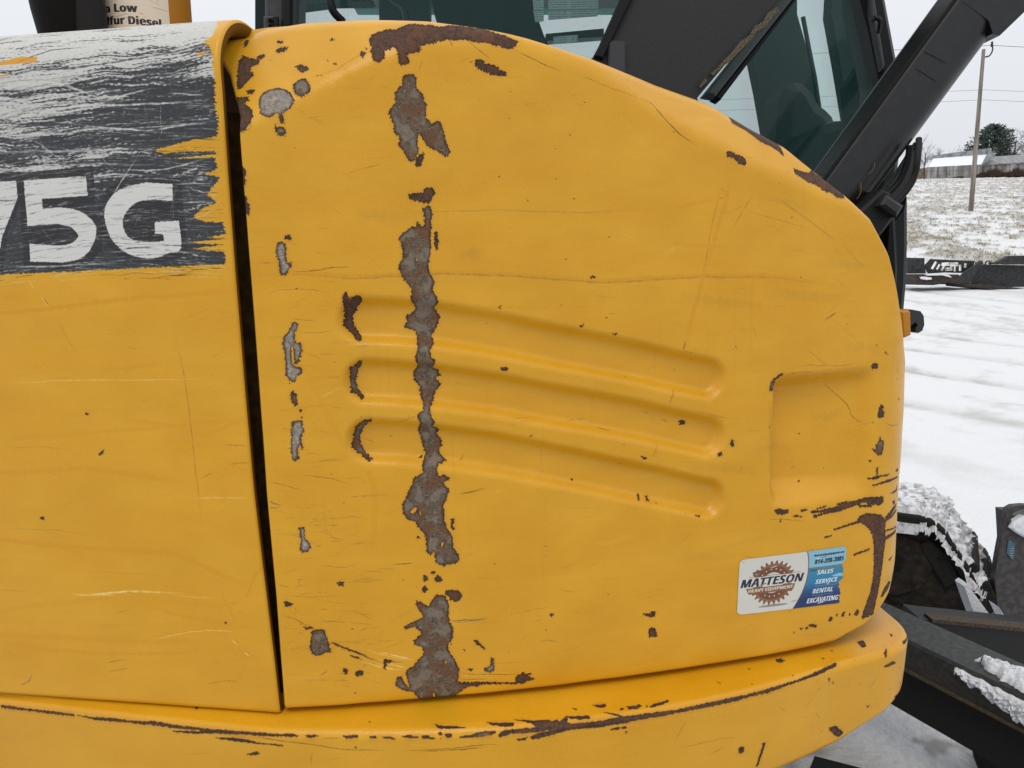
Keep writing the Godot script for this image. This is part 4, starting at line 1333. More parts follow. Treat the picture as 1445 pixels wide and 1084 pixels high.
	p.chip(1, "902.8,1146.9 905.5,1140.2 911.0,1138.8 911.1,1126.8 908.1,1117.8 901.3,1116.6 895.3,1120.8 888.0,1128.9 895.0,1126.4 895.7,1133.7 900.9,1140.6")
	p.chip(0, "903.0,1276.8 907.2,1275.9 911.0,1272.1 907.4,1272.7")
	p.chip(0, "885.8,1110.3 889.2,1109.4 887.0,1107.6")
	p.chip(0, "885.2,1288.0 888.5,1287.5 886.8,1286.5")
	p.chip(0, "943.7,1202.5 946.4,1202.2 946.8,1198.1 944.0,1199.7")
	p.chip(0, "702.2,1176.7 705.0,1176.2 703.7,1174.4")
	p.chip(0, "711.1,1158.6 713.1,1158.8 711.6,1156.3")
	p.chip(0, "773.2,1157.4 776.1,1157.2 774.7,1155.7")
	p.chip(0, "933.7,1235.1 940.3,1232.7 939.5,1231.6")
	p.chip(0, "715.5,1050.2 723.4,1051.8 739.8,1048.2 738.6,1043.0 727.8,1042.2 718.3,1045.1")
	p.chip(0, "760.3,1046.1 772.8,1046.2 771.5,1043.2 761.8,1043.5")
	p.chip(0, "745.6,1037.9 755.1,1038.9 764.9,1034.6 758.0,1035.6")
	p.chip(0, "777.1,1041.4 819.5,1042.9 836.7,1047.1 854.2,1048.9 882.3,1052.1 915.0,1050.0 917.3,1041.6 910.9,1036.7 890.6,1039.9 895.4,1035.5 869.6,1038.0 866.4,1042.6 843.0,1037.8 825.7,1034.8 808.4,1035.0 786.0,1031.1 783.0,1034.6 808.3,1037.5 780.0,1039.1")
	p.chip(0, "825.0,1047.9 845.2,1050.7 846.8,1048.0 828.0,1046.1")
	p.chip(0, "789.6,1045.4 807.9,1047.1 806.5,1045.0 789.6,1043.7")
	p.chip(0, "864.9,1015.3 870.4,1023.4 885.3,1026.7 913.6,1020.7 921.4,1011.8 943.8,1015.1 965.1,1019.8 965.4,1016.3 944.4,1010.3 926.4,1008.4 924.8,993.4 968.5,990.6 968.9,987.4 927.0,991.7 925.6,982.9 969.2,985.2 969.8,981.1 928.2,977.3 924.1,952.3 920.7,921.9 917.0,896.6 907.7,857.8 884.6,853.0 887.0,865.2 899.2,894.5 903.6,924.9 902.4,971.3 898.2,989.7 886.6,1005.1 874.0,1013.0 856.2,1011.3 824.2,1006.5 822.6,1009.1 856.0,1013.9")
	p.chip(0, "805.9,998.7 821.6,999.8 820.3,997.5 807.4,996.8")
	p.chip(0, "861.8,963.3 893.3,968.2 893.4,966.1 864.9,961.1")
	p.chip(0, "883.6,1081.8 900.1,1084.5 929.4,1084.4 927.5,1082.1 906.4,1081.9 900.4,1078.8 886.7,1080.0")
	p.chip(0, "891.8,1070.5 920.3,1075.2 960.0,1075.1 960.2,1073.0 928.4,1071.4 894.9,1068.9")
	p.chip(0, "932.4,1051.8 955.3,1053.6 961.2,1061.2 960.7,1066.5 961.1,1062.5 962.1,1050.7 939.8,1050.4")
	p.chip(0, "898.7,1097.6 902.3,1097.2 902.2,1079.8 899.4,1080.1")
	p.chip(0, "921.2,1014.4 945.4,1026.3 964.1,1029.6 964.5,1025.6 952.8,1020.7 931.7,1011.2")
	p.chip(0, "944.1,1036.8 954.1,1037.2 955.2,1030.5 948.0,1030.1")
	p.chip(0, "947.0,1085.9 959.0,1088.6 959.1,1086.0 954.5,1082.4")
	p.chip(0, "938.5,941.3 955.4,944.6 959.9,953.8 958.7,951.5 954.3,942.2 944.3,938.5")
	p.chip(0, "923.6,883.4 930.9,896.1 945.3,905.4 954.2,900.1 942.4,890.4 928.6,882.2")
	p.chip(0, "819.5,863.1 822.3,866.5 828.2,866.8 826.9,861.9 822.6,860.0")
	p.chip(0, "833.9,869.8 836.9,870.6 836.6,864.2")
	p.chip(0, "844.0,864.3 847.2,871.6 851.7,870.8 849.1,863.5")
	p.chip(0, "858.0,866.0 861.6,867.2 861.2,863.6")
	p.chip(0, "870.2,864.0 874.4,871.1 879.0,870.4 876.6,860.4 871.9,861.6")
	p.chip(0, "755.5,852.7 759.7,853.3 758.4,850.2")
	p.chip(0, "768.0,857.1 772.2,857.7 771.6,852.2")
	p.chip(0, "777.9,857.3 782.2,858.2 783.0,853.5 779.5,854.0")
	p.chip(0, "782.6,861.2 789.2,861.9 798.9,857.4 796.7,853.9 789.4,857.1 785.0,858.2")
	p.chip(0, "847.9,829.4 856.7,833.2 868.8,834.3 880.8,840.1 894.6,842.2 900.2,836.2 889.1,829.5 881.5,826.3 869.3,825.8")
	p.chip(0, "772.5,1084.2 777.6,1083.0 776.0,1081.3")
	p.chip(0, "725.4,1034.8 728.1,1035.0 726.4,1029.8")
	p.chip(0, "504.7,916.3 516.8,913.5 519.8,918.2 527.3,916.7 525.9,908.5 516.8,909.0")
	p.chip(0, "516.1,891.1 521.5,892.9 527.6,888.2 529.8,877.4 518.6,878.8 516.1,883.6")
	p.chip(0, "427.2,1397.5 436.4,1398.3 436.3,1396.1 429.8,1395.6")
	p.chip(0, "459.4,1321.3 468.4,1321.0 464.4,1318.6")
	p.chip(0, "413.9,1331.6 420.4,1333.9 419.8,1332.0 415.2,1330.3")
	p.chip(0, "305.2,1279.8 316.3,1279.4 314.6,1275.7 307.4,1276.6")
	p.chip(0, "502.7,1147.4 513.2,1145.0 508.0,1142.6")
	p.chip(0, "501.3,1088.2 505.5,1089.2 503.1,1081.2")
	p.chip(0, "514.7,1086.5 519.0,1086.1 518.3,1079.3 515.5,1080.9")
	p.chip(0, "405.4,1118.2 408.7,1117.3 406.7,1115.5")
	p.chip(0, "345.2,1186.9 347.8,1186.4 346.1,1184.2")
	p.chip(0, "585.2,1055.1 596.3,1053.0 593.7,1050.8")
	p.chip(0, "619.8,1142.4 627.2,1145.3 627.3,1139.4 622.9,1138.7")
	p.chip(0, "640.0,1158.2 643.6,1164.8 646.6,1151.8 642.1,1151.1")
	p.chip(0, "565.2,1192.1 574.9,1192.2 575.0,1186.4 567.8,1185.9")
	p.chip(0, "305.9,1359.9 307.8,1361.4 307.1,1357.4")
	p.chip(0, "-9.6,1541.6 -4.9,1534.8 -6.1,1516.1 -10.1,1521.2")
	p.chip(0, "-8.1,1499.0 -2.4,1493.8 -4.2,1479.1 -8.2,1483.5")
	p.chip(0, "9.2,974.3 18.3,971.8 17.1,966.9 9.8,968.3")
	p.mend("200.0,1425.6 202.0,1424.5 202.4,1420.0 200.5,1421.2")
	p.mend("180.1,1089.8 187.7,1096.9 190.7,1094.6 185.2,1086.2")
	p.mend("220.6,1044.7 224.8,1045.5 223.6,1039.0 220.4,1038.1")
	p.mend("193.3,1090.1 195.8,1090.0 195.1,1083.5 193.5,1084.7")
	p.mend("220.9,874.7 224.1,875.6 222.9,869.9 220.7,870.1")
	p.mend("38.6,1316.9 41.0,1315.6 41.1,1295.5 37.8,1294.3")
	p.mend("160.5,856.6 165.7,857.1 171.9,839.7 169.3,839.2 165.3,846.1")
	p.mend("870.7,1044.6 882.8,1044.0 886.0,1040.1 872.4,1040.7")
	p.mend("202.1,827.7 206.0,828.1 206.3,822.7 202.8,822.3")
	for i in 26:
		var q := Vector2(p.rg.randf_range(60, p.w - 300), p.rg.randf_range(120, p.h - 40))
		var e := q + Vector2(p.rg.randf_range(60, 260), p.rg.randf_range(-40, 40))
		p.stroke(PackedVector2Array([q, q.lerp(e, 0.5) + Vector2(0, p.rg.randf_range(-12, 12)), e]), p.rg.randf_range(8, 34), p.tint("s" if i % 3 else "w"), p.rg.randf_range(0.05, 0.12), 0.3, 0.45)
	for i in 22:
		var q := Vector2(p.rg.randf_range(125, 320), p.rg.randf_range(560, p.h - 70))
		p.stroke(PackedVector2Array([q, q + Vector2(p.rg.randf_range(20, 90), p.rg.randf_range(-6, 6))]), p.rg.randf_range(2, 9), p.tint("s"), p.rg.randf_range(0.10, 0.28), 0.8, 0.4)
	p.chip(0, "649,1606 671,1596 683,1588 694,1580 711,1574 722,1566 728,1561 728,1588 722,1591 711,1596 694,1603 683,1609 671,1615 649,1625", 2.0)
	# faint runs of dirty water
	for i in 46:
		var q := Vector2(p.rg.randf_range(70, p.w - 260), p.rg.randf_range(120, 900))
		p.stroke(PackedVector2Array([q, q + Vector2(p.rg.randf_range(-5, 5), p.rg.randf_range(60, 150)), q + Vector2(p.rg.randf_range(-8, 8), p.rg.randf_range(180, 420))]), p.rg.randf_range(3, 11), p.tint("s" if i % 3 else "o"), p.rg.randf_range(0.025, 0.06), 0.5, 0.4)
	# loose specks
	for i in 90:
		var q := Vector2(p.rg.randf_range(60, p.w - 320), p.rg.randf_range(90, p.h - 60))
		p.stroke(PackedVector2Array([q, q + Vector2(p.rg.randf_range(-4, 5), p.rg.randf_range(-2, 2))]), p.rg.randf_range(0.8, 2.2), p.tint("k"), 0.8, 0.0, 0.0)

func sticker_print() -> StandardMaterial3D:
	var im := Image.create(1350, 720, false, Image.FORMAT_RGB8)
	im.fill(Color8(206, 206, 198))
	var bold := SystemFont.new()
	bold.font_names = PackedStringArray(["Droid Sans"])
	bold.font_weight = 700
	# blue field with a curved brown border
	for y in 720:
		var v := y / 720.0
		var xb := 872.0 - 165.0 * pow((y - 235.0) / 490.0, 2.0)
		var c := Color8(130, 184, 206)
		if v > 0.30:
			c = Color8(44, 134, 168).lerp(Color8(40, 120, 162), (v - 0.3) / 0.3) if v < 0.6 else Color8(40, 108, 156).lerp(Color8(28, 48, 98), clampf((v - 0.6) / 0.25, 0.0, 1.0))
		im.fill_rect(Rect2i(int(xb), y, 1350 - int(xb), 1), c)
		im.fill_rect(Rect2i(int(xb) - 9, y, 12, 1), Color8(112, 72, 46))
	# sprocket
	var cx := 425.0
	var cy := 350.0
	var gear := PackedVector2Array()
	for i in 26:
		var a := TAU * i / 26.0
		for q in [[-0.34, 0.86], [-0.12, 1.0], [0.12, 1.0], [0.34, 0.86]]:
			var t: float = a + q[0] * TAU / 26.0
			gear.append(Vector2(cx + cos(t) * 285.0 * q[1], cy + sin(t) * 285.0 * q[1]))
	var shade := PackedVector2Array()
	for i in 40:
		var a := TAU * i / 40.0
		shade.append(Vector2(cx + 20.0 + cos(a) * 190.0, cy + 296.0 + sin(a) * 16.0))
	fill(im, shade, Color8(140, 138, 132))
	fill(im, gear, Color8(122, 82, 54))
	ring(im, cx, cy, 236.0, Color8(148, 104, 70))
	ring(im, cx, cy, 222.0, Color8(112, 70, 44))
	for i in 18:
		var a := TAU * i / 18.0
		ring(im, cx + cos(a) * 178.0, cy + sin(a) * 178.0, 8.0, Color8(220, 212, 198))
	ring(im, cx, cy, 132.0, Color8(206, 206, 198))
	# name band
	im.fill_rect(Rect2i(110, 258, 660, 122), Color8(206, 206, 198))
	im.fill_rect(Rect2i(120, 246, 650, 6), Color8(122, 82, 54))
	fill(im, PackedVector2Array([Vector2(95, 392), Vector2(715, 392), Vector2(690, 470), Vector2(128, 470)]), Color8(128, 86, 58))
	print_text(im, "MATTESON", bold, 30.0, 268.0, 760.0, 108.0, Color8(28, 32, 58), 0.24, 4.0)
	print_text(im, "HEAVY EQUIPMENT", bold, 128.0, 406.0, 560.0, 50.0, Color8(214, 204, 190), 0.0, 1.5)
	print_text(im, "MattesonHeavyEquipment.com", bold, 925.0, 50.0, 395.0, 40.0, Color8(24, 34, 60), 0.1, 1.5)
	print_text(im, "814-398-2085", bold, 940.0, 118.0, 380.0, 60.0, Color8(24, 34, 60), 0.1, 3.0)
	print_text(im, "SALES", bold, 985.0, 262.0, 205.0, 54.0, Color8(206, 218, 222), 0.2, 1.5)
	print_text(im, "SERVICE", bold, 975.0, 378.0, 285.0, 58.0, Color8(206, 218, 222), 0.2, 1.5)
	print_text(im, "RENTAL", bold, 950.0, 496.0, 270.0, 60.0, Color8(206, 218, 222), 0.2, 1.5)
	print_text(im, "EXCAVATING", bold, 885.0, 612.0, 412.0, 62.0, Color8(212, 220, 224), 0.2, 1.5)
	im.fill_rect(Rect2i(970, 462, 250, 4), Color8(120, 170, 196))
	im.fill_rect(Rect2i(940, 580, 290, 4), Color8(120, 170, 196))
	# scuffs across the print
	for i in 18:
		var q := Vector2(rng.randf_range(20, 1300), rng.randf_range(20, 700))
		var l := rng.randf_range(12, 90)
		var wv := rng.randf_range(1.5, 6.0)
		var c := Color8(120, 112, 96) if i % 3 else Color8(222, 222, 216)
		fill(im, PackedVector2Array([q, q + Vector2(l, -l * 0.2 - wv), q + Vector2(l * 1.3, -l * 0.2 + wv), q + Vector2(l * 0.4, wv)]), c)
	fill(im, PackedVector2Array([Vector2(905, 222), Vector2(1010, 232), Vector2(1150, 246), Vector2(1280, 232), Vector2(1345, 214), Vector2(1345, 232), Vector2(1240, 256), Vector2(1120, 268), Vector2(1000, 252)]), Color8(126, 112, 80))
	fill(im, PackedVector2Array([Vector2(890, 242), Vector2(990, 246), Vector2(960, 270), Vector2(900, 266)]), Color8(70, 84, 84))
	fill(im, PackedVector2Array([Vector2(1180, 350), Vector2(1280, 330), Vector2(1350, 340), Vector2(1350, 372), Vector2(1230, 370)]), Color8(132, 190, 208))
	fill(im, PackedVector2Array([Vector2(1290, 440), Vector2(1350, 425), Vector2(1350, 500), Vector2(1310, 500)]), Color8(132, 190, 208))
	fill(im, PackedVector2Array([Vector2(160, 190), Vector2(250, 168), Vector2(300, 176), Vector2(240, 205), Vector2(180, 214)]), Color8(96, 76, 60))
	im.resize(900, 480, Image.INTERPOLATE_LANCZOS)
	var m := flat(Color.WHITE, 0.42, 0.5)
	m.albedo_texture = ImageTexture.create_from_image(im)
	m.texture_repeat = false
	return m

func ring(im: Image, cx: float, cy: float, r: float, c: Color) -> void:
	var p := PackedVector2Array()
	for i in 48:
		p.append(Vector2(cx + cos(TAU * i / 48.0) * r, cy + sin(TAU * i / 48.0) * r))
	fill(im, p, c)

func build_hood(ex: Node3D, pl: Plan, shift: Transform3D) -> void:
	var p := Paint.new(-0.76, 0.0, 0.81, 1.99, 1350.0, 18)
	p.base(CLEAN, DUSTY, 200)
	p.hairs(120, Vector2(-0.74, 0.84), Vector2(-0.05, 1.40), 0.02, 0.12, 3.0, 10.0, "k", 0.17, 0.6)
	p.hairs(50, Vector2(-0.70, 0.84), Vector2(-0.05, 1.40), 0.02, 0.16, 2.0, 8.0, "o", 0.22, 5.0)
	p.hairs(30, Vector2(-0.08, 0.86), Vector2(-0.03, 1.40), 0.01, 0.03, 5.0, 12.0, "s", 0.22, 1.2)
	p.line(9, "o", 0.55, "-432.3,1355.4 -366.9,1362.3 -292.6,1368.1 -219.8,1375.6 -158.8,1380.3 -99.2,1383.2 -29.0,1388.5")
	p.line(10, "o", 0.5, "-473.2,1047.8 -405.8,1047.1 -318.3,1041.0 -232.4,1039.0 -148.5,1037.2 -108.3,1023.8 -68.8,1005.5 -39.0,995.8")
	p.line(5, "o", 0.6, "-14.8,1025.5 -30.1,1007.1 -44.4,976.6")
	p.line(12, "o", 0.4, "-438.5,1141.1 -350.0,1145.0 -263.4,1152.8 -180.6,1142.8 -119.6,1136.4")
	p.line(10, "o", 0.3, "-228.6,1288.1 -177.3,1290.0 -136.4,1295.6")
	p.line(8, "o", 0.45, "-424.6,894.6 -357.7,886.6 -258.3,886.1 -182.4,890.6 -120.5,896.3")
	p.line(12, "o", 0.3, "-469.4,902.8 -355.5,905.9 -223.9,905.9 -106.7,912.6")
	p.line(6, "o", 0.3, "-204.2,1221.6 -133.5,1212.9 -84.3,1199.3 -28.1,1223.5 -21.1,1225.4")
	p.line(7, "o", 0.3, "-197.2,962.2 -135.3,946.9 -63.4,938.4")
	p.line(6, "o", 0.35, "-78.5,984.0 -67.1,958.4 -61.2,940.5")
	p.line(8, "o", 0.25, "-388.2,1190.1 -279.6,1199.5 -174.7,1207.6 -23.2,1223.5")
	p.line(10, "o", 0.25, "-418.6,943.0 -316.5,958.5 -228.4,971.0")
	p.line(0.9, "w", 0.7, "-378.4,1269.6 -335.6,1268.8 -303.4,1271.8 -240.5,1272.9 -168.7,1273.1 -108.2,1274.2 -71.4,1276.2")
	p.line(1.0, "w", 0.9, "-118.4,1114.1 -80.7,1116.0 -28.6,1117.4")
	p.line(2.6, "w", 0.75, "-303.9,973.6 -297.6,970.8 -260.4,973.6 -216.9,979.7 -174.4,980.6 -132.5,980.5")
	p.line(1, "w", 0.9, "-305.7,976.7 -293.3,970.0 -228.1,974.1")
	p.line(1, "w", 0.6, "-153.6,977.5 -112.2,975.4 -86.3,976.6")
	p.line(0.9, "w", 0.8, "-190.4,907.8 -158.8,917.9 -126.5,925.8 -95.0,929.6 -48.7,929.1")
	p.line(1.1, "w", 0.9, "-69.0,918.8 -60.4,909.1")
	p.line(1, "w", 0.8, "-51.8,900.4 -43.9,894.7")
	p.line(0.8, "w", 0.6, "-319.5,1405.7 -312.6,1393.5")
	p.line(1.3, "k", 0.8, "-299.5,1380.3 -294.1,1372.8")
	p.line(0.8, "w", 0.6, "-305.1,1386.0 -291.6,1367.2")
	p.line(0.9, "k", 0.4, "-116.7,1338.8 -114.7,1315.9 -109.1,1288.1 -106.2,1250.9 -104.0,1203.8 -102.8,1156.0 -100.8,1117.5 -100.9,1078.4")
	p.line(0.7, "k", 0.2, "-283.2,1358.7 -271.2,1325.8 -257.7,1307.0")
	p.line(0.9, "k", 0.4, "-97.9,1141.7 -78.1,1149.8")
	p.line(1.5, "s", 0.4, "-259.7,872.3 -228.5,879.5")
	p.line(1.4, "s", 0.35, "-261.1,858.4 -222.1,867.2")
	p.line(2.0, "s", 0.6, "-379.0,848.8 -383.7,837.7 -400.8,827.8")
	p.line(1.5, "k", 0.25, "-60.3,1187.3 -25.7,1187.9")
	p.line(1.5, "k", 0.25, "-57.2,1161.7 -22.3,1165.3")
	p.line(1.4, "k", 0.25, "-111.6,850.1 -79.7,857.4 -59.0,856.7")
	p.line(0.7, "k", 0.3, "-185.0,1316.1 -171.0,1314.2")
	p.line(0.7, "k", 0.25, "-389.6,1178.2 -324.3,1181.2 -282.0,1177.0")
	p.line(0.7, "k", 0.22, "-403.8,1063.6 -315.9,1063.4 -252.0,1056.5")
	p.line(0.6, "k", 0.2, "-294.9,1006.0 -235.7,1005.4 -161.8,1004.5")
	p.line(0.7, "k", 0.3, "-238.2,946.8 -214.0,953.1")
	p.line(0.7, "k", 0.3, "-415.0,972.7 -370.3,971.6")
	p.line(1.2, "k", 0.3, "-179.9,1411.5 -180.6,1404.3")
	p.chip(0, "-340.0,1080.9 -334.4,1082.1 -333.8,1078.1 -339.3,1077.9", 1.0)
	p.chip(0, "-77.6,941.7 -73.4,942.9 -74.7,938.8", 1.0)
	p.chip(0, "-255.5,1228.8 -249.4,1226.9 -254.8,1225.0", 1.0)
	p.chip(2, "-241.3,1172.8 -232.3,1178.8 -235.0,1172.9 -240.6,1169.9", 1.0)
	paint_decal(p)
	var mat := p.material("worn yellow hood with scraped decal", 1.6)
	# section from the bottom edge up, over the rounded shoulder and back along the roof: out, height, length along the sheet
	var sec := []
	for q in [[-0.006, 0.8125], [-0.0025, 0.8135], [0.0, 0.8165]]:
		sec.append(Vector3(q[0], q[1], q[1]))
	for i in 40:
		var y := lerpf(0.82, HOOD_TOP - HOOD_R, i / 39.0)
		sec.append(Vector3(0.0, y, y))
	for i in range(1, 15):
		var a := PI * 0.5 * i / 14.0
		sec.append(Vector3(-HOOD_R + HOOD_R * cos(a), HOOD_TOP - HOOD_R + HOOD_R * sin(a), HOOD_TOP - HOOD_R + HOOD_R * a))
	for i in range(1, 9):
		sec.append(Vector3(-HOOD_R - 0.07 * i, HOOD_TOP - 0.006 * i, HOOD_TOP - HOOD_R + HOOD_R * PI * 0.5 + 0.07 * i))
	var nv := sec.size()
	var nu := 60
	var w := p.w / p.k
	var h := p.h / p.k
	var pos := PackedVector3Array()
	var uv := PackedVector2Array()
	for j in nv:
		var sr := hood_right(minf(sec[j].y, 1.72))
		for i in nu:
			var t := i / float(nu - 1)
			t = 1.0 - pow(1.0 - t, 1.6)
			var s := lerpf(-0.75, sr, t)
			# edge folded round a small radius
			var e := maxf(0.0, 0.004 - (sr - s)) / 0.004
			var o: float = -0.004 * (1.0 - sqrt(maxf(0.0, 1.0 - e * e)))
			var inw := Vector2(1, 0)
			if sec[j].x < -0.0001 and sec[j].y > 1.0:
				var a := clampf(acos(clampf((sec[j].x + HOOD_R) / HOOD_R, -1.0, 1.0)), 0.0, PI * 0.5)
				inw = Vector2(cos(a), sin(a))
			pos.append(pl.at(s, sec[j].y + o * inw.y, sec[j].x + o * inw.x + 0.0006 * dent.get_noise_2d(s * 6.0 + 40.0, sec[j].z * 6.0)))
			uv.append(Vector2((s - p.s0) / w, (p.y1 - sec[j].z) / h))
	var hood := part("hood_cover", sheet(pos, uv, nu, nv), mat, ex, shift)
	hood.set_meta("label", "yellow hood cover with a scraped black and white 75G decal")
	# inner skin and folded lip, yellow darkened to carry the shade inside
	var inner := flat(Color(0.42, 0.29, 0.06), 0.6, 0.3)
	var ip := PackedVector3Array()
	var iu := PackedVector2Array()
	for j in nv:
		var sr := hood_right(minf(sec[j].y, 1.72))
		var inw := Vector2(1, 0)
		if sec[j].x < -0.0001 and sec[j].y > 1.0:
			var a := clampf(acos(clampf((sec[j].x + HOOD_R) / HOOD_R, -1.0, 1.0)), 0.0, PI * 0.5)
			inw = Vector2(cos(a), sin(a))
		var prof := [[0.0, 0.004], [0.0005, 0.009], [-0.003, 0.016], [-0.012, 0.020], [-0.05, 0.022], [-0.72, 0.022]]
		for i in prof.size():
			ip.append(pl.at(sr + prof[i][0], sec[j].y - inw.y * prof[i][1], sec[j].x - inw.x * prof[i][1]))
			iu.append(Vector2(0, 0))
	part("inner_skin", sheet(ip, iu, 6, nv), inner, hood)

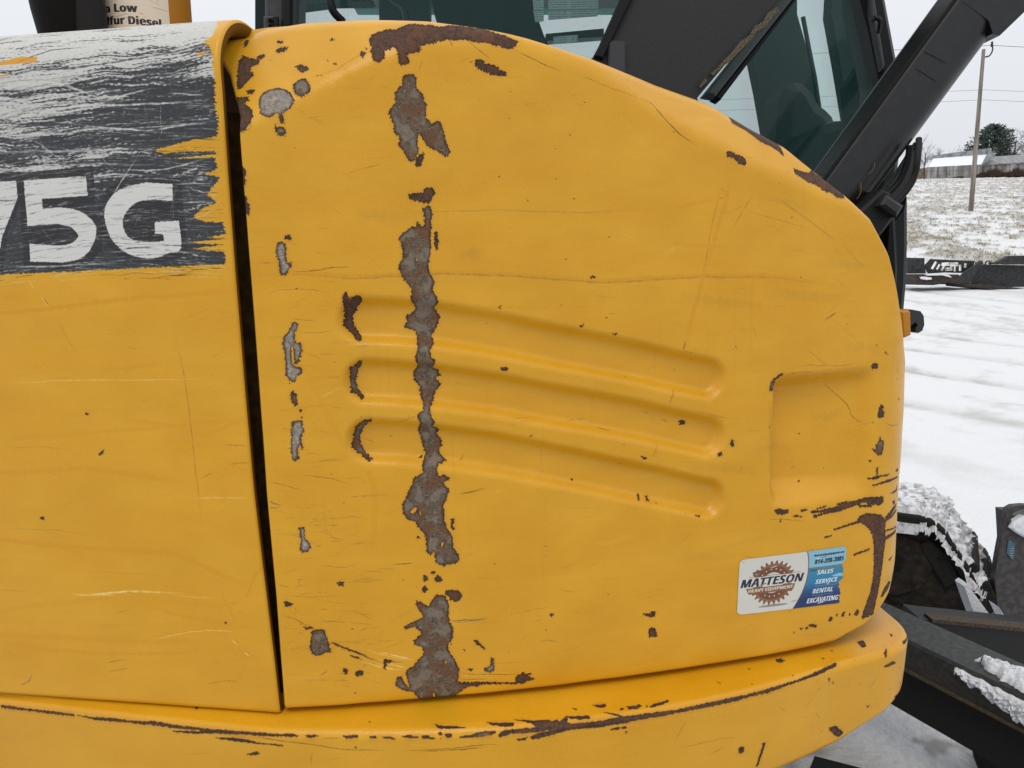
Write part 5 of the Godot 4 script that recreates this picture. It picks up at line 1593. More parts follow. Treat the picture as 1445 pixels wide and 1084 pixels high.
func paint_decal(p: Paint) -> void:
	var poly := p.pts("-839.4,1389.2 -884.6,1783.5 -733.8,1783.5 -393.1,1783.5 -72.5,1783.5 -45.3,1721.7 -45.1,1703.3 -53.7,1692.2 -44.9,1685.1 -39.7,1671.3 -37.6,1641.4 -39.9,1612.3 -36.5,1595.4 -39.7,1577.0 -73.9,1574.2 -126.5,1563.6 -107.8,1557.7 -103.7,1560.1 -46.7,1559.5 -41.3,1555.9 -108.2,1552.5 -44.5,1551.8 -42.7,1538.0 -61.1,1532.7 -38.8,1527.6 -49.9,1517.7 -58.4,1506.8 -46.8,1496.9 -66.3,1491.4 -79.6,1480.5 -62.8,1473.9 -40.0,1473.2 -37.3,1458.3 -64.4,1454.6 -37.7,1453.1 -88.9,1449.0 -41.1,1445.3 -84.7,1441.0 -40.8,1436.5 -40.0,1421.5 -155.3,1418.3 -360.6,1413.8 -835.8,1407.1")
	var wide := p.noise(0.030, 5, 301, 14)
	var fine := p.noise(0.22, 3, 302, 24)
	var grit := p.noise(0.30, 3, 303, 3)
	var lo := poly[0]
	var hi := poly[0]
	for q in poly:
		lo = lo.min(q)
		hi = hi.max(q)
	for y in range(maxi(0, int(lo.y) - 3), mini(p.h, int(hi.y) + 4)):
		var v := p.y1 - y / p.k
		for x in range(maxi(0, int(lo.x)), mini(p.w, int(hi.x) + 8)):
			var q := Vector2(x + 5.0 * p.nz.get_noise_2d(x * 0.05, y * 0.35), y + 2.0 * p.nz.get_noise_2d(x * 0.15 + 300.0, y * 0.15))
			if x < 4 or Geometry2D.is_point_in_polygon(q, poly):
				var s := p.s0 + x / p.k
				var yy := clampi(int(y + 14.0 * p.nz.get_noise_2d(x * 0.0045, y * 0.002) + 0.03 * x), 0, p.h - 1)
				var i := yy * p.w + x
				var wear := smoothstep(1.585, 1.70, v + 0.02 * sin(s * 14.0)) * 0.62
				wear += 0.22 * smoothstep(-0.12, -0.22, s) * smoothstep(1.50, 1.56, v) * smoothstep(1.66, 1.60, v)
				wear += (wide[i] - 128.0) / 300.0 + (fine[i] - 128.0) / 360.0 + (grit[y * p.w + x] - 128.0) / 520.0
				wear += 0.06 * smoothstep(1.45, 1.60, v) - 0.05
				var t := smoothstep(0.22, 0.42, wear)
				var c := Vector3(50, 52, 55).lerp(Vector3(204, 204, 199), t * 0.94)
				var g := (grit[i] - 128.0) * 0.10
				var j := (y * p.w + x) * 3
				p.rgb[j] = clampi(int(c.x + g), 0, 255)
				p.rgb[j + 1] = clampi(int(c.y + g), 0, 255)
				p.rgb[j + 2] = clampi(int(c.z + g), 0, 255)
				p.rough[y * p.w + x] = 110 + int(40 * t)
	for txt in ["-363.3,1680.4 -333.3,1683.6 -304.2,1689.1 -280.6,1687.4 -280.0,1680.0 -306.9,1678.8 -332.2,1678.4 -362.2,1674.3", "-351.2,1666.1 -330.8,1664.9 -316.6,1665.9 -320.6,1663.4 -351.1,1663.3", "-62.6,1677.4 -49.7,1679.5 -48.4,1675.5 -59.5,1674.4"]:
		p.region(p.pts(txt), 2.0, 0, 0, Color(0.80, 0.56, 0.14, 0.95))
	for txt in ["-379.0,1543.8 -314.0,1544.8 -315.2,1515.1 -342.4,1467.4 -356.3,1416.7 -395.5,1415.7", "-317.3,1542.6 -211.2,1548.5 -212.4,1501.0 -236.4,1501.1 -215.3,1490.6 -202.6,1470.5 -211.1,1440.9 -227.7,1424.5 -264.0,1418.5 -324.7,1422.3 -320.8,1461.8 -322.8,1470.3", "-92.3,1529.4 -92.0,1490.2 -113.4,1490.9 -90.8,1483.8 -91.0,1433.3 -119.0,1425.7 -148.3,1423.6 -180.7,1430.2 -201.2,1447.3 -209.6,1474.0 -208.8,1497.0 -194.1,1518.7 -169.3,1529.8 -134.7,1534.1"]:
		p.region(p.pts(txt), 1.0, 0, 0, Color8(34, 34, 36, 215))
	for txt in ["-380.5,1532.2 -322.2,1533.5 -323.3,1511.1 -351.5,1462.6 -365.3,1422.4 -390.7,1422.8 -377.9,1461.5 -350.9,1507.9 -383.8,1507.3", "-311.6,1533.2 -222.4,1535.9 -222.4,1511.1 -287.9,1509.3 -288.3,1496.0 -284.8,1496.4 -280.0,1496.9 -274.3,1497.3 -268.4,1497.7 -262.9,1497.6 -257.7,1497.2 -252.3,1496.5 -247.0,1495.6 -241.9,1494.4 -237.3,1492.9 -233.1,1491.0 -229.2,1488.7 -225.7,1486.1 -222.6,1483.5 -220.0,1480.9 -218.0,1478.4 -216.4,1475.9 -215.3,1473.4 -214.7,1470.6 -214.7,1467.5 -215.3,1463.9 -216.5,1459.8 -218.2,1455.6 -220.3,1451.5 -222.7,1447.8 -225.2,1444.4 -228.1,1441.1 -231.3,1438.1 -235.0,1435.4 -239.1,1433.1 -244.4,1431.3 -250.7,1430.0 -257.2,1429.0 -262.9,1428.2 -266.8,1427.6 -314.2,1429.6 -312.6,1453.2 -307.0,1452.6 -299.0,1451.7 -289.9,1450.8 -281.1,1450.0 -273.9,1449.6 -268.4,1449.6 -263.7,1449.7 -259.8,1450.1 -256.2,1450.8 -252.9,1451.8 -249.7,1453.3 -246.7,1455.1 -244.1,1457.2 -242.2,1459.4 -241.4,1461.5 -242.0,1463.8 -243.8,1466.3 -246.2,1468.8 -248.5,1470.9 -249.9,1472.4 -268.9,1477.2 -312.7,1475.4", "-104.3,1521.8 -105.4,1501.0 -130.2,1503.7 -133.3,1503.5 -137.7,1503.4 -142.7,1503.2 -147.7,1502.6 -152.0,1501.8 -155.6,1500.5 -158.9,1498.9 -162.0,1497.0 -164.8,1494.9 -167.4,1492.5 -169.9,1489.7 -172.4,1486.5 -174.5,1483.2 -176.1,1479.7 -177.0,1476.4 -177.1,1473.0 -176.6,1469.4 -175.5,1465.8 -174.1,1462.6 -172.3,1459.8 -170.3,1457.6 -167.9,1455.9 -165.1,1454.4 -162.0,1453.2 -158.4,1452.3 -154.0,1451.5 -148.6,1451.1 -143.1,1450.9 -138.3,1450.8 -134.9,1450.7 -122.1,1452.1 -122.5,1460.2 -133.3,1461.2 -132.7,1475.8 -99.2,1476.6 -99.0,1471.4 -98.5,1463.7 -98.1,1455.2 -98.4,1447.4 -99.6,1441.7 -102.2,1438.7 -105.9,1437.4 -110.1,1437.0 -114.3,1436.8 -118.1,1436.2 -121.2,1435.1 -124.0,1433.8 -126.7,1432.6 -129.7,1431.6 -133.1,1430.9 -137.0,1430.6 -141.3,1430.4 -145.8,1430.4 -150.4,1430.8 -154.9,1431.4 -159.3,1432.2 -163.7,1433.3 -168.0,1434.7 -172.2,1436.4 -176.2,1438.5 -180.0,1440.9 -183.8,1443.8 -187.3,1446.9 -190.5,1450.2 -193.2,1453.7 -195.3,1457.4 -197.1,1461.4 -198.5,1465.5 -199.6,1469.7 -200.4,1473.7 -201.0,1477.7 -201.5,1481.7 -201.6,1485.7 -201.2,1489.6 -200.3,1493.4 -198.6,1497.2 -196.4,1501.0 -193.7,1504.6 -190.7,1508.0 -187.5,1511.0 -183.8,1513.6 -179.4,1516.1 -175.0,1518.1 -171.0,1519.8 -168.3,1521.1 -139.1,1524.9"]:
		p.region(p.pts(txt), 0.8, 0, 0, Color8(216, 216, 213, 244))
	# scrapes along the machine's side: pale through the dark print, dark through the pale
	var pale := Color8(206, 206, 202)
	var dark := Color8(44, 44, 46)
	for i in 1700:
		var v := p.rg.randf_range(1.40, 1.66)
		var s := p.rg.randf_range(-0.76, -0.06)
		if i % 2:
			s = p.rg.randf_range(-0.45, -0.08)
		var l := p.rg.randf_range(0.015, 0.16) * p.rg.randf_range(0.3, 1.0)
		l = minf(l, -0.035 - s)
		if l < 0.006:
			continue
		var sl := p.rg.randfn(0.055, 0.055)
		var pp := PackedVector2Array()
		for q in 7:
			var t := q / 6.0
			pp.append(Vector2((s + l * t - p.s0) * p.k, (p.y1 - v - sl * l * t) * p.k + 5.0 * sin(s * 9.0 + t * l * 30.0)))
		var to_dark := p.rg.randf() < 0.38
		p.stroke(pp, p.rg.randf_range(0.45, 1.3) * (2.2 if i % 11 == 0 else 1.0), dark if to_dark else pale, p.rg.randf_range(0.35, 0.95), 0.9, 0.3)
	for i in 60:
		var s := p.rg.randf_range(-0.45, -0.06)
		var v := p.rg.randf_range(1.42, 1.66)
		var a := p.rg.randf_range(-2.2, 0.9)
		var l := p.rg.randf_range(0.01, 0.06)
		p.stroke(PackedVector2Array([Vector2((s - p.s0) * p.k, (p.y1 - v) * p.k), Vector2((s + cos(a) * l - p.s0) * p.k, (p.y1 - v - sin(a) * l) * p.k)]), 0.8, pale, 0.7, 0.6, 0.3)
	# curved grey-white gouges near the edge, and the long diagonal one through the number
	p.line(1.3, "p", 0.9, "-146.2,1560.1 -158.4,1544.9 -172.6,1528.9 -186.2,1510.9 -199.7,1495.4 -211.0,1482.4")
	p.line(0.9, "p", 0.8, "-110.8,1622.5 -113.4,1603.2 -113.0,1586.1 -119.9,1573.6")
	p.line(1.1, "p", 0.8, "-298.5,1585.5 -279.4,1575.9 -265.6,1563.9 -241.7,1552.4")
	p.line(1.4, "p", 0.8, "-237.3,1593.3 -207.3,1596.3 -168.6,1591.1 -110.6,1592.0 -53.4,1594.5")
	p.line(1.2, "p", 0.8, "-194.5,1625.8 -154.9,1633.1 -121.8,1638.2")
	p.line(1, "p", 0.8, "-100.5,1631.2 -69.6,1627.2 -50.9,1627.1")
	# broader scraped bands across the top of the decal
	p.line(5, "p", 0.75, "-347.1,1645.3 -308.8,1651.3 -271.6,1653.5 -242.7,1648.9 -214.7,1638.0 -179.1,1633.6")
	p.line(4, "p", 0.7, "-318.5,1632.6 -273.4,1636.8 -236.6,1637.2 -208.4,1629.4 -175.9,1629.7")
	p.line(2.6, "p", 0.85, "-279.2,1618.9 -212.8,1621.1 -151.8,1619.8 -102.3,1619.2 -50.1,1619.5")
	p.line(2.4, "p", 0.8, "-243.5,1590.7 -215.7,1593.6 -179.5,1593.3 -133.4,1587.5 -83.6,1592.2 -37.4,1595.1")
	p.line(1.6, "p", 0.9, "-188.9,1625.3 -161.4,1631.2 -128.9,1636.7 -120.0,1637.5")
	p.line(1.6, "p", 0.85, "-101.3,1631.0 -77.0,1629.1 -51.3,1625.4")
	p.line(3, "p", 0.7, "-343.4,1614.5 -302.0,1614.2 -264.5,1617.2 -223.7,1621.7 -180.1,1623.6")
	p.line(2, "p", 0.8, "-177.1,1543.0 -137.8,1539.3 -109.1,1540.5 -80.4,1545.8 -51.8,1552.6")
	p.line(3, "p", 0.6, "-349.2,1567.5 -296.0,1570.2 -244.3,1566.5 -185.6,1567.4 -149.4,1569.1")
	p.line(2, "p", 0.7, "-336.9,1544.0 -298.4,1549.1 -253.5,1550.0 -201.9,1550.4 -137.1,1546.3")
	p.line(3, "d", 0.7, "-330.7,1660.6 -286.3,1668.9 -238.5,1668.1 -177.4,1672.0 -114.3,1678.5 -59.0,1682.0")
	p.line(4, "d", 0.6, "-276.5,1609.8 -224.9,1610.6 -171.0,1606.5 -103.3,1608.1 -47.4,1608.5")
	p.line(2.2, "d", 0.7, "-337.6,1599.6 -280.9,1603.6 -240.6,1600.1 -182.0,1603.9")
	p.line(1.6, "d", 0.75, "-310.1,1680.4 -262.6,1697.3 -215.1,1697.8")
	p.line(5, "d", 0.55, "-174.6,1642.8 -128.0,1646.6 -79.0,1647.1 -44.4,1647.7")
	p.line(1.2, "p", 0.9, "-103.6,1521.1 -75.3,1521.8 -45.5,1520.1")
	p.line(1.6, "p", 0.85, "-94.9,1498.4 -70.0,1499.2 -46.3,1495.9")
	p.line(1.2, "p", 0.8, "-93.1,1477.4 -68.0,1480.5 -51.4,1489.0")
	p.line(1.4, "p", 0.85, "-82.8,1515.6 -62.1,1510.2 -45.7,1512.8")
	p.line(2.5, "p", 0.6, "-359.1,1425.3 -297.8,1422.5 -233.3,1424.6 -181.2,1425.3")
	p.line(2, "p", 0.7, "-205.7,1439.1 -161.4,1440.4 -110.7,1438.0 -64.4,1435.1")

func build_skirt(ex: Node3D, ps: Plan, shift: Transform3D) -> void:
	var p := Paint.new(-0.76, 1.14, -0.17, 0.11, 1050.0, 28)
	p.base(CLEAN, DUSTY, 300)
	p.hairs(120, Vector2(-0.74, -0.13), Vector2(1.0, 0.0), 0.02, 0.12, 4.0, 14.0, "k", 0.12, 0.6)
	p.hairs(80, Vector2(-0.74, -0.13), Vector2(1.0, 0.0), 0.01, 0.05, -10.0, 40.0, "w", 0.20, 0.7)
	p.hairs(60, Vector2(0.75, -0.12), Vector2(1.02, 0.02), 0.005, 0.025, 30.0, 40.0, "k", 0.45, 0.9)
	p.hairs(26, Vector2(-0.74, -0.02), Vector2(0.9, 0.03), 0.01, 0.06, 0.0, 10.0, "w", 0.30, 0.9)
	p.line(0.9, "k", 0.8, "8.0,-7.9 27.3,-10.5 56.9,-15.4 82.5,-19.7 113.4,-20.1 137.7,-20.6")
	p.line(0.9, "k", 0.8, "160.6,-21.4 189.8,-20.8 222.9,-20.6 250.9,-17.8 273.9,-17.0 291.7,-18.8")
	p.line(1.1, "k", 0.8, "180.9,-23.3 210.1,-22.7 235.6,-22.5 271.3,-20.5")
	p.line(0.8, "k", 0.8, "-35.7,-3.0 -12.3,-6.2 12.3,-9.2 43.0,-13.4")
	p.line(0.7, "k", 0.7, "52.3,-4.0 83.2,-3.6")
	p.line(1, "k", 0.3, "40.0,-45.6 40.9,-29.6 43.8,-23.6")
	p.line(1.4, "s", 0.3, "62.1,-37.8 68.8,-33.7 78.0,-31.6")
	p.line(1.5, "k", 0.22, "547.8,-18.6 537.9,-33.5 530.9,-45.3")
	p.line(2, "k", 0.15, "524.0,-59.5 559.5,-59.1 600.2,-58.6 636.0,-64.1")
	p.line(2, "k", 0.15, "585.2,-78.9 601.0,-76.3 613.6,-71.8")
	p.line(1, "w", 0.5, "237.3,13.6 257.9,14.2 273.4,14.1")
	p.line(1, "w", 0.5, "764.3,40.8 779.2,39.3")
	p.line(0.8, "k", 0.4, "699.5,-32.3 715.0,-44.3")
	p.line(0.9, "k", 0.4, "899.1,-28.5 879.4,-54.1")
	p.line(0.7, "k", 0.3, "-141.4,-43.6 -111.6,-39.3 -91.8,-34.6")
	p.chip(0, "-430.3,-0.9 -408.4,-0.9 -386.4,-1.6 -357.8,-1.1 -332.7,-1.5 -307.9,-1.8 -304.0,-4.0 -335.7,-4.8 -364.3,-3.8 -393.1,-4.2 -429.6,-4.1", 1.3)
	p.chip(0, "-307.7,-2.6 -279.6,-2.7 -252.3,-1.1 -217.9,-1.6 -191.1,-0.0 -184.8,1.1 -151.3,-0.8 -112.0,-1.7 -73.7,-1.1 -36.2,0.1 1.2,0.4 20.4,-0.6 20.5,-2.2 -6.8,-2.6 -41.8,-3.5 -85.9,-6.3 -118.4,-10.0 -151.0,-10.4 -150.8,-8.8 -118.1,-6.8 -98.8,-4.4 -150.6,-4.8 -187.0,-3.8 -193.7,-4.2 -231.0,-4.7 -272.4,-5.5", 1.3)
	p.chip(0, "-91.3,-13.0 -60.7,-10.2 -38.9,-10.4 -33.0,-12.4 6.6,-14.4 6.4,-16.0 -24.3,-14.2 -54.8,-14.8 -73.8,-13.9", 1.3)
	p.chip(1, "-44.8,-33.3 -34.4,-29.3 -28.2,-26.5 -24.0,-28.6 -31.7,-32.3", 1.3)
	p.chip(0, "35.2,-0.4 43.3,-0.5 43.4,-3.7 36.6,-2.7", 1.3)
	p.chip(0, "-137.1,30.9 -129.4,32.0 -128.4,27.3", 1.3)
	p.chip(0, "7.6,0.9 22.5,0.3 26.3,-1.8 17.8,-2.4 7.9,-2.3", 1.3)
	p.chip(0, "34.8,-0.4 51.0,-0.2 52.3,-1.6 39.8,-4.1", 1.3)
	p.chip(0, "83.2,-1.2 103.8,0.1 103.3,-2.3 96.1,-3.4 88.4,-4.5", 1.3)
	p.chip(1, "117.1,-1.2 126.9,-0.6 128.1,-3.6 119.2,-3.3", 1.3)
	p.chip(0, "134.5,-1.9 147.3,-2.5 153.6,-4.7 139.6,-4.4", 1.3)
	p.chip(0, "158.7,-1.6 170.2,-0.4 182.8,-3.1 170.1,-3.6", 1.3)
	p.chip(0, "185.4,-1.2 195.6,-1.0 196.8,-3.3 210.6,-5.1 200.5,-5.3 187.8,-4.2", 1.3)
	p.chip(0, "207.1,1.0 211.0,2.2 212.9,-0.0 209.5,-2.0", 1.3)
	p.chip(0, "215.4,-0.6 224.8,-0.4 225.4,-3.6 219.5,-5.0", 1.3)
	p.chip(0, "203.4,17.4 208.9,13.2 231.9,9.9 247.0,6.6 211.2,7.0 207.4,9.0", 1.3)
	p.chip(1, "233.5,-3.5 248.8,-2.8 259.2,0.7 282.2,1.4 283.3,-0.9 276.7,-3.9 256.3,-5.2 236.0,-5.7", 1.3)
	p.chip(0, "271.0,15.5 288.8,13.2 306.8,11.1 307.3,5.5 293.1,6.0 278.1,9.8", 1.3)
	p.chip(0, "306.6,17.5 328.3,13.1 335.6,10.0 351.6,10.3 366.2,4.1 379.9,11.6 377.4,-0.5 359.8,-4.0 333.5,-5.2 302.4,-3.4 286.8,-6.9 284.9,-3.9 292.5,1.2 323.6,1.0 336.6,0.4 329.7,6.7", 1.3)
	p.chip(0, "308.7,-12.1 324.3,-11.0 320.3,-15.1 311.2,-14.4", 1.3)
	p.chip(0, "326.9,-10.2 338.7,-6.8 377.1,-2.9 376.9,-7.7 354.4,-11.3 338.6,-14.8 329.5,-14.1", 1.3)
	p.chip(0, "97.6,-16.0 101.3,-15.4 100.1,-18.0", 1.3)
	p.chip(0, "115.3,23.4 117.9,22.9 117.0,20.4", 1.3)
	p.chip(0, "358.3,-0.0 374.3,0.3 392.9,-0.2 419.7,-0.5 438.9,0.6 455.6,1.7 477.9,1.0 506.2,0.2 535.0,-0.6 558.8,0.2 583.6,0.4 615.1,0.1 647.4,-0.3 674.4,0.4 710.4,0.4 748.2,0.9 781.0,3.8 816.9,7.6 813.4,2.2 778.3,-1.3 747.0,-2.1 709.4,-2.7 676.6,-4.8 646.6,-4.2 614.0,-5.4 582.5,-5.1 557.9,-4.6 534.4,-4.6 505.4,-5.4 476.9,-5.3 454.4,-7.1 438.1,-7.4 419.1,-8.5 392.3,-7.4 371.0,-7.0 357.8,-9.6", 1.3)
	p.chip(0, "359.5,6.4 365.1,8.1 369.3,2.6 382.5,2.0 379.5,-0.4 358.5,0.8", 1.3)
	p.chip(0, "375.5,12.3 389.7,10.2 408.3,8.9 409.8,4.1 393.8,4.6 383.7,7.6", 1.3)
	p.chip(0, "419.4,29.9 430.7,28.5 438.0,29.4 436.8,23.0 428.5,21.2", 1.3)
	p.chip(0, "454.6,16.1 459.3,15.2 457.1,11.3 454.0,12.1", 1.3)
	p.chip(0, "466.1,18.2 477.4,16.3 484.0,18.5 486.5,13.6 477.8,9.8 465.5,11.0", 1.3)
	p.chip(0, "491.0,14.3 493.8,12.6 490.6,8.7", 1.3)
	p.chip(0, "494.0,8.6 502.5,13.9 514.7,15.2 526.2,18.0 525.0,13.3 512.3,9.6 500.2,8.4", 1.3)
	p.chip(0, "428.5,12.4 441.0,8.7 455.6,1.7 450.0,1.6 435.5,8.6", 1.3)
	p.chip(0, "435.4,-14.6 440.8,-11.3 450.4,-12.8 446.3,-15.2", 1.3)
	p.chip(0, "450.4,-12.8 457.8,-12.0 459.0,-15.2 451.8,-15.1", 1.3)
	p.chip(0, "457.4,-19.2 460.2,-20.0 458.8,-23.2", 1.3)
	p.chip(0, "389.1,28.5 398.0,25.5 395.4,23.1", 1.3)
	p.chip(0, "729.2,50.3 739.0,48.8 742.2,41.9 732.3,40.2 726.9,44.2", 1.3)
	p.chip(0, "674.7,49.1 679.7,46.8 675.5,45.0", 1.3)
	p.chip(0, "658.5,13.9 661.0,13.7 658.4,10.7", 1.3)
	p.chip(0, "729.6,10.2 732.6,9.7 729.5,7.0", 1.3)
	p.chip(0, "802.3,23.9 806.4,22.0 802.6,20.7", 1.3)
	p.chip(0, "825.4,34.9 834.1,32.6 830.0,31.4", 1.3)
	p.chip(0, "612.4,35.5 617.5,31.1 615.0,29.7", 1.3)
	p.chip(0, "632.0,-82.2 636.8,-79.4 642.2,-83.1 641.2,-90.2 635.6,-90.5 632.6,-87.8", 1.3)
	p.chip(0, "671.0,-83.2 678.2,-84.2 677.1,-90.4 667.2,-118.8 663.8,-118.5 671.0,-95.2 674.0,-86.8", 1.3)
	p.chip(0, "803.0,-100.9 812.5,-99.3 818.7,-103.8 819.3,-110.2 809.2,-105.4", 1.3)
	p.chip(0, "793.5,-11.7 798.4,-13.3 797.2,-17.9", 1.3)
	p.chip(0, "804.0,-20.2 806.9,-22.0 805.6,-25.1", 1.3)
	p.chip(0, "885.2,37.4 899.4,36.3 892.7,23.2 883.6,23.1", 1.3)
	p.chip(0, "804.2,-97.0 818.3,-98.1 833.9,-113.8 822.8,-117.7 813.7,-110.6", 1.3)
	p.chip(0, "907.4,-18.2 924.0,-14.3 931.1,-20.8 911.4,-21.4", 1.3)
	p.chip(0, "909.3,2.6 918.6,8.9 908.9,-6.2", 1.3)
	p.chip(0, "1050.0,3.3 1050.0,3.3 1050.0,-2.3", 1.3)
	p.chip(0, "1050.0,-3.1 1050.0,-8.7 1050.0,-12.7", 1.3)
	p.chip(0, "963.3,27.0 963.8,21.4 954.5,20.7", 1.3)
	p.chip(0, "959.3,4.6 988.2,-1.9 971.1,-1.8 954.3,0.7", 1.3)
	p.chip(0, "937.5,-84.0 942.9,-80.8 960.1,-96.9", 1.3)
	p.chip(0, "877.6,-80.4 886.5,-78.7 880.8,-82.3", 1.3)
	var mat := p.material("scratched yellow counterweight skirt", 1.6)
	var n_s := 300
	var pos := PackedVector3Array()
	var uv := PackedVector2Array()
	var rows := 32
	var cols := []
	for i in n_s:
		var s := lerpf(-0.75, 1.13, i / float(n_s - 1))
		var o := knots(s, OUT)
		var yb := knots(s, [-0.9, 0.655, 0.6, 0.655, 0.7, 0.657, 0.76, 0.660, 0.82, 0.666, 0.865, 0.678, 0.91, 0.690, 0.95, 0.706, 1.2, 0.722])
		var sec := []
		for q in [-0.055, -0.04, -0.025]:
			sec.append(Vector2(q, 0.8125))
		for q in 4:
			sec.append(Vector2(lerpf(-0.012, o - 0.014, q / 3.0), lerpf(0.8115, 0.8068, q / 3.0)))
		for q in range(1, 9):
			var a := PI * 0.5 * q / 8.0
			sec.append(Vector2(o - 0.013 + 0.013 * sin(a), 0.7938 + 0.013 * cos(a)))
		for q in range(1, 10):
			sec.append(Vector2(o - 0.004 * q / 9.0, lerpf(0.7938, yb + 0.016, q / 9.0)))
		for q in range(1, 6):
			var a := PI * 0.5 * q / 5.0
			sec.append(Vector2(o - 0.004 - 0.014 + 0.014 * cos(a), yb + 0.016 - 0.014 * sin(a)))
		sec.append(Vector2(o - 0.05, yb))
		sec.append(Vector2(o - 0.10, yb + 0.001))
		sec.append(Vector2(o - 0.25, yb + 0.002))
		cols.append([s, sec])
	rows = cols[0][1].size()
	# bottom row first
	for j in range(rows - 1, -1, -1):
		for i in n_s:
			var s: float = cols[i][0]
			var sec: Array = cols[i][1]
			var c: Vector2 = sec[j]
			var l := 0.0
			var crest := 11
			if j > crest:
				for q in range(crest, j):
					l -= (sec[q + 1] as Vector2).distance_to(sec[q])
			else:
				for q in range(j, crest):
					l += (sec[q + 1] as Vector2).distance_to(sec[q])
			pos.append(ps.at(s, c.y, c.x + 0.0009 * dent.get_noise_2d(s * 8.0 + 90.0, c.y * 8.0)))
			uv.append(Vector2((s - p.s0) / (p.w / p.k), (p.y1 - l) / (p.h / p.k)))
	part("counterweight_skirt", sheet(pos, uv, n_s, rows), mat, ex, shift)

func build_frame(ex: Node3D, pl: Plan, shift: Transform3D) -> void:
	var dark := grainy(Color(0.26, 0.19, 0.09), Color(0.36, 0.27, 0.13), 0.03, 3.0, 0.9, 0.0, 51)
	# bulkhead behind the gap, and the closed rear of the engine bay
	var pos := PackedVector3Array()
	var uv := PackedVector2Array()
	for j in 2:
		for i in 40:
			var s := lerpf(-0.72, 0.88, i / 39.0)
			pos.append(pl.at(s, lerpf(0.70, 1.50, float(j)), -0.16))
			uv.append(Vector2(0, 0))
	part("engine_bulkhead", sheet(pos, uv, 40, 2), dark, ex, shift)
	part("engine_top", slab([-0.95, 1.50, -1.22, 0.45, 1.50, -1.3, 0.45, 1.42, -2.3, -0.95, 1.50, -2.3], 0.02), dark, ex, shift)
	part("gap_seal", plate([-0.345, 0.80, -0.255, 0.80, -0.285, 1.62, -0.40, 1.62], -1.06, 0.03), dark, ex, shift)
	part("upper_frame", plate([-0.95, 0.72, 0.60, 0.72, 0.60, 0.80, -0.95, 0.80], -1.22, 1.8), dark, ex, shift)

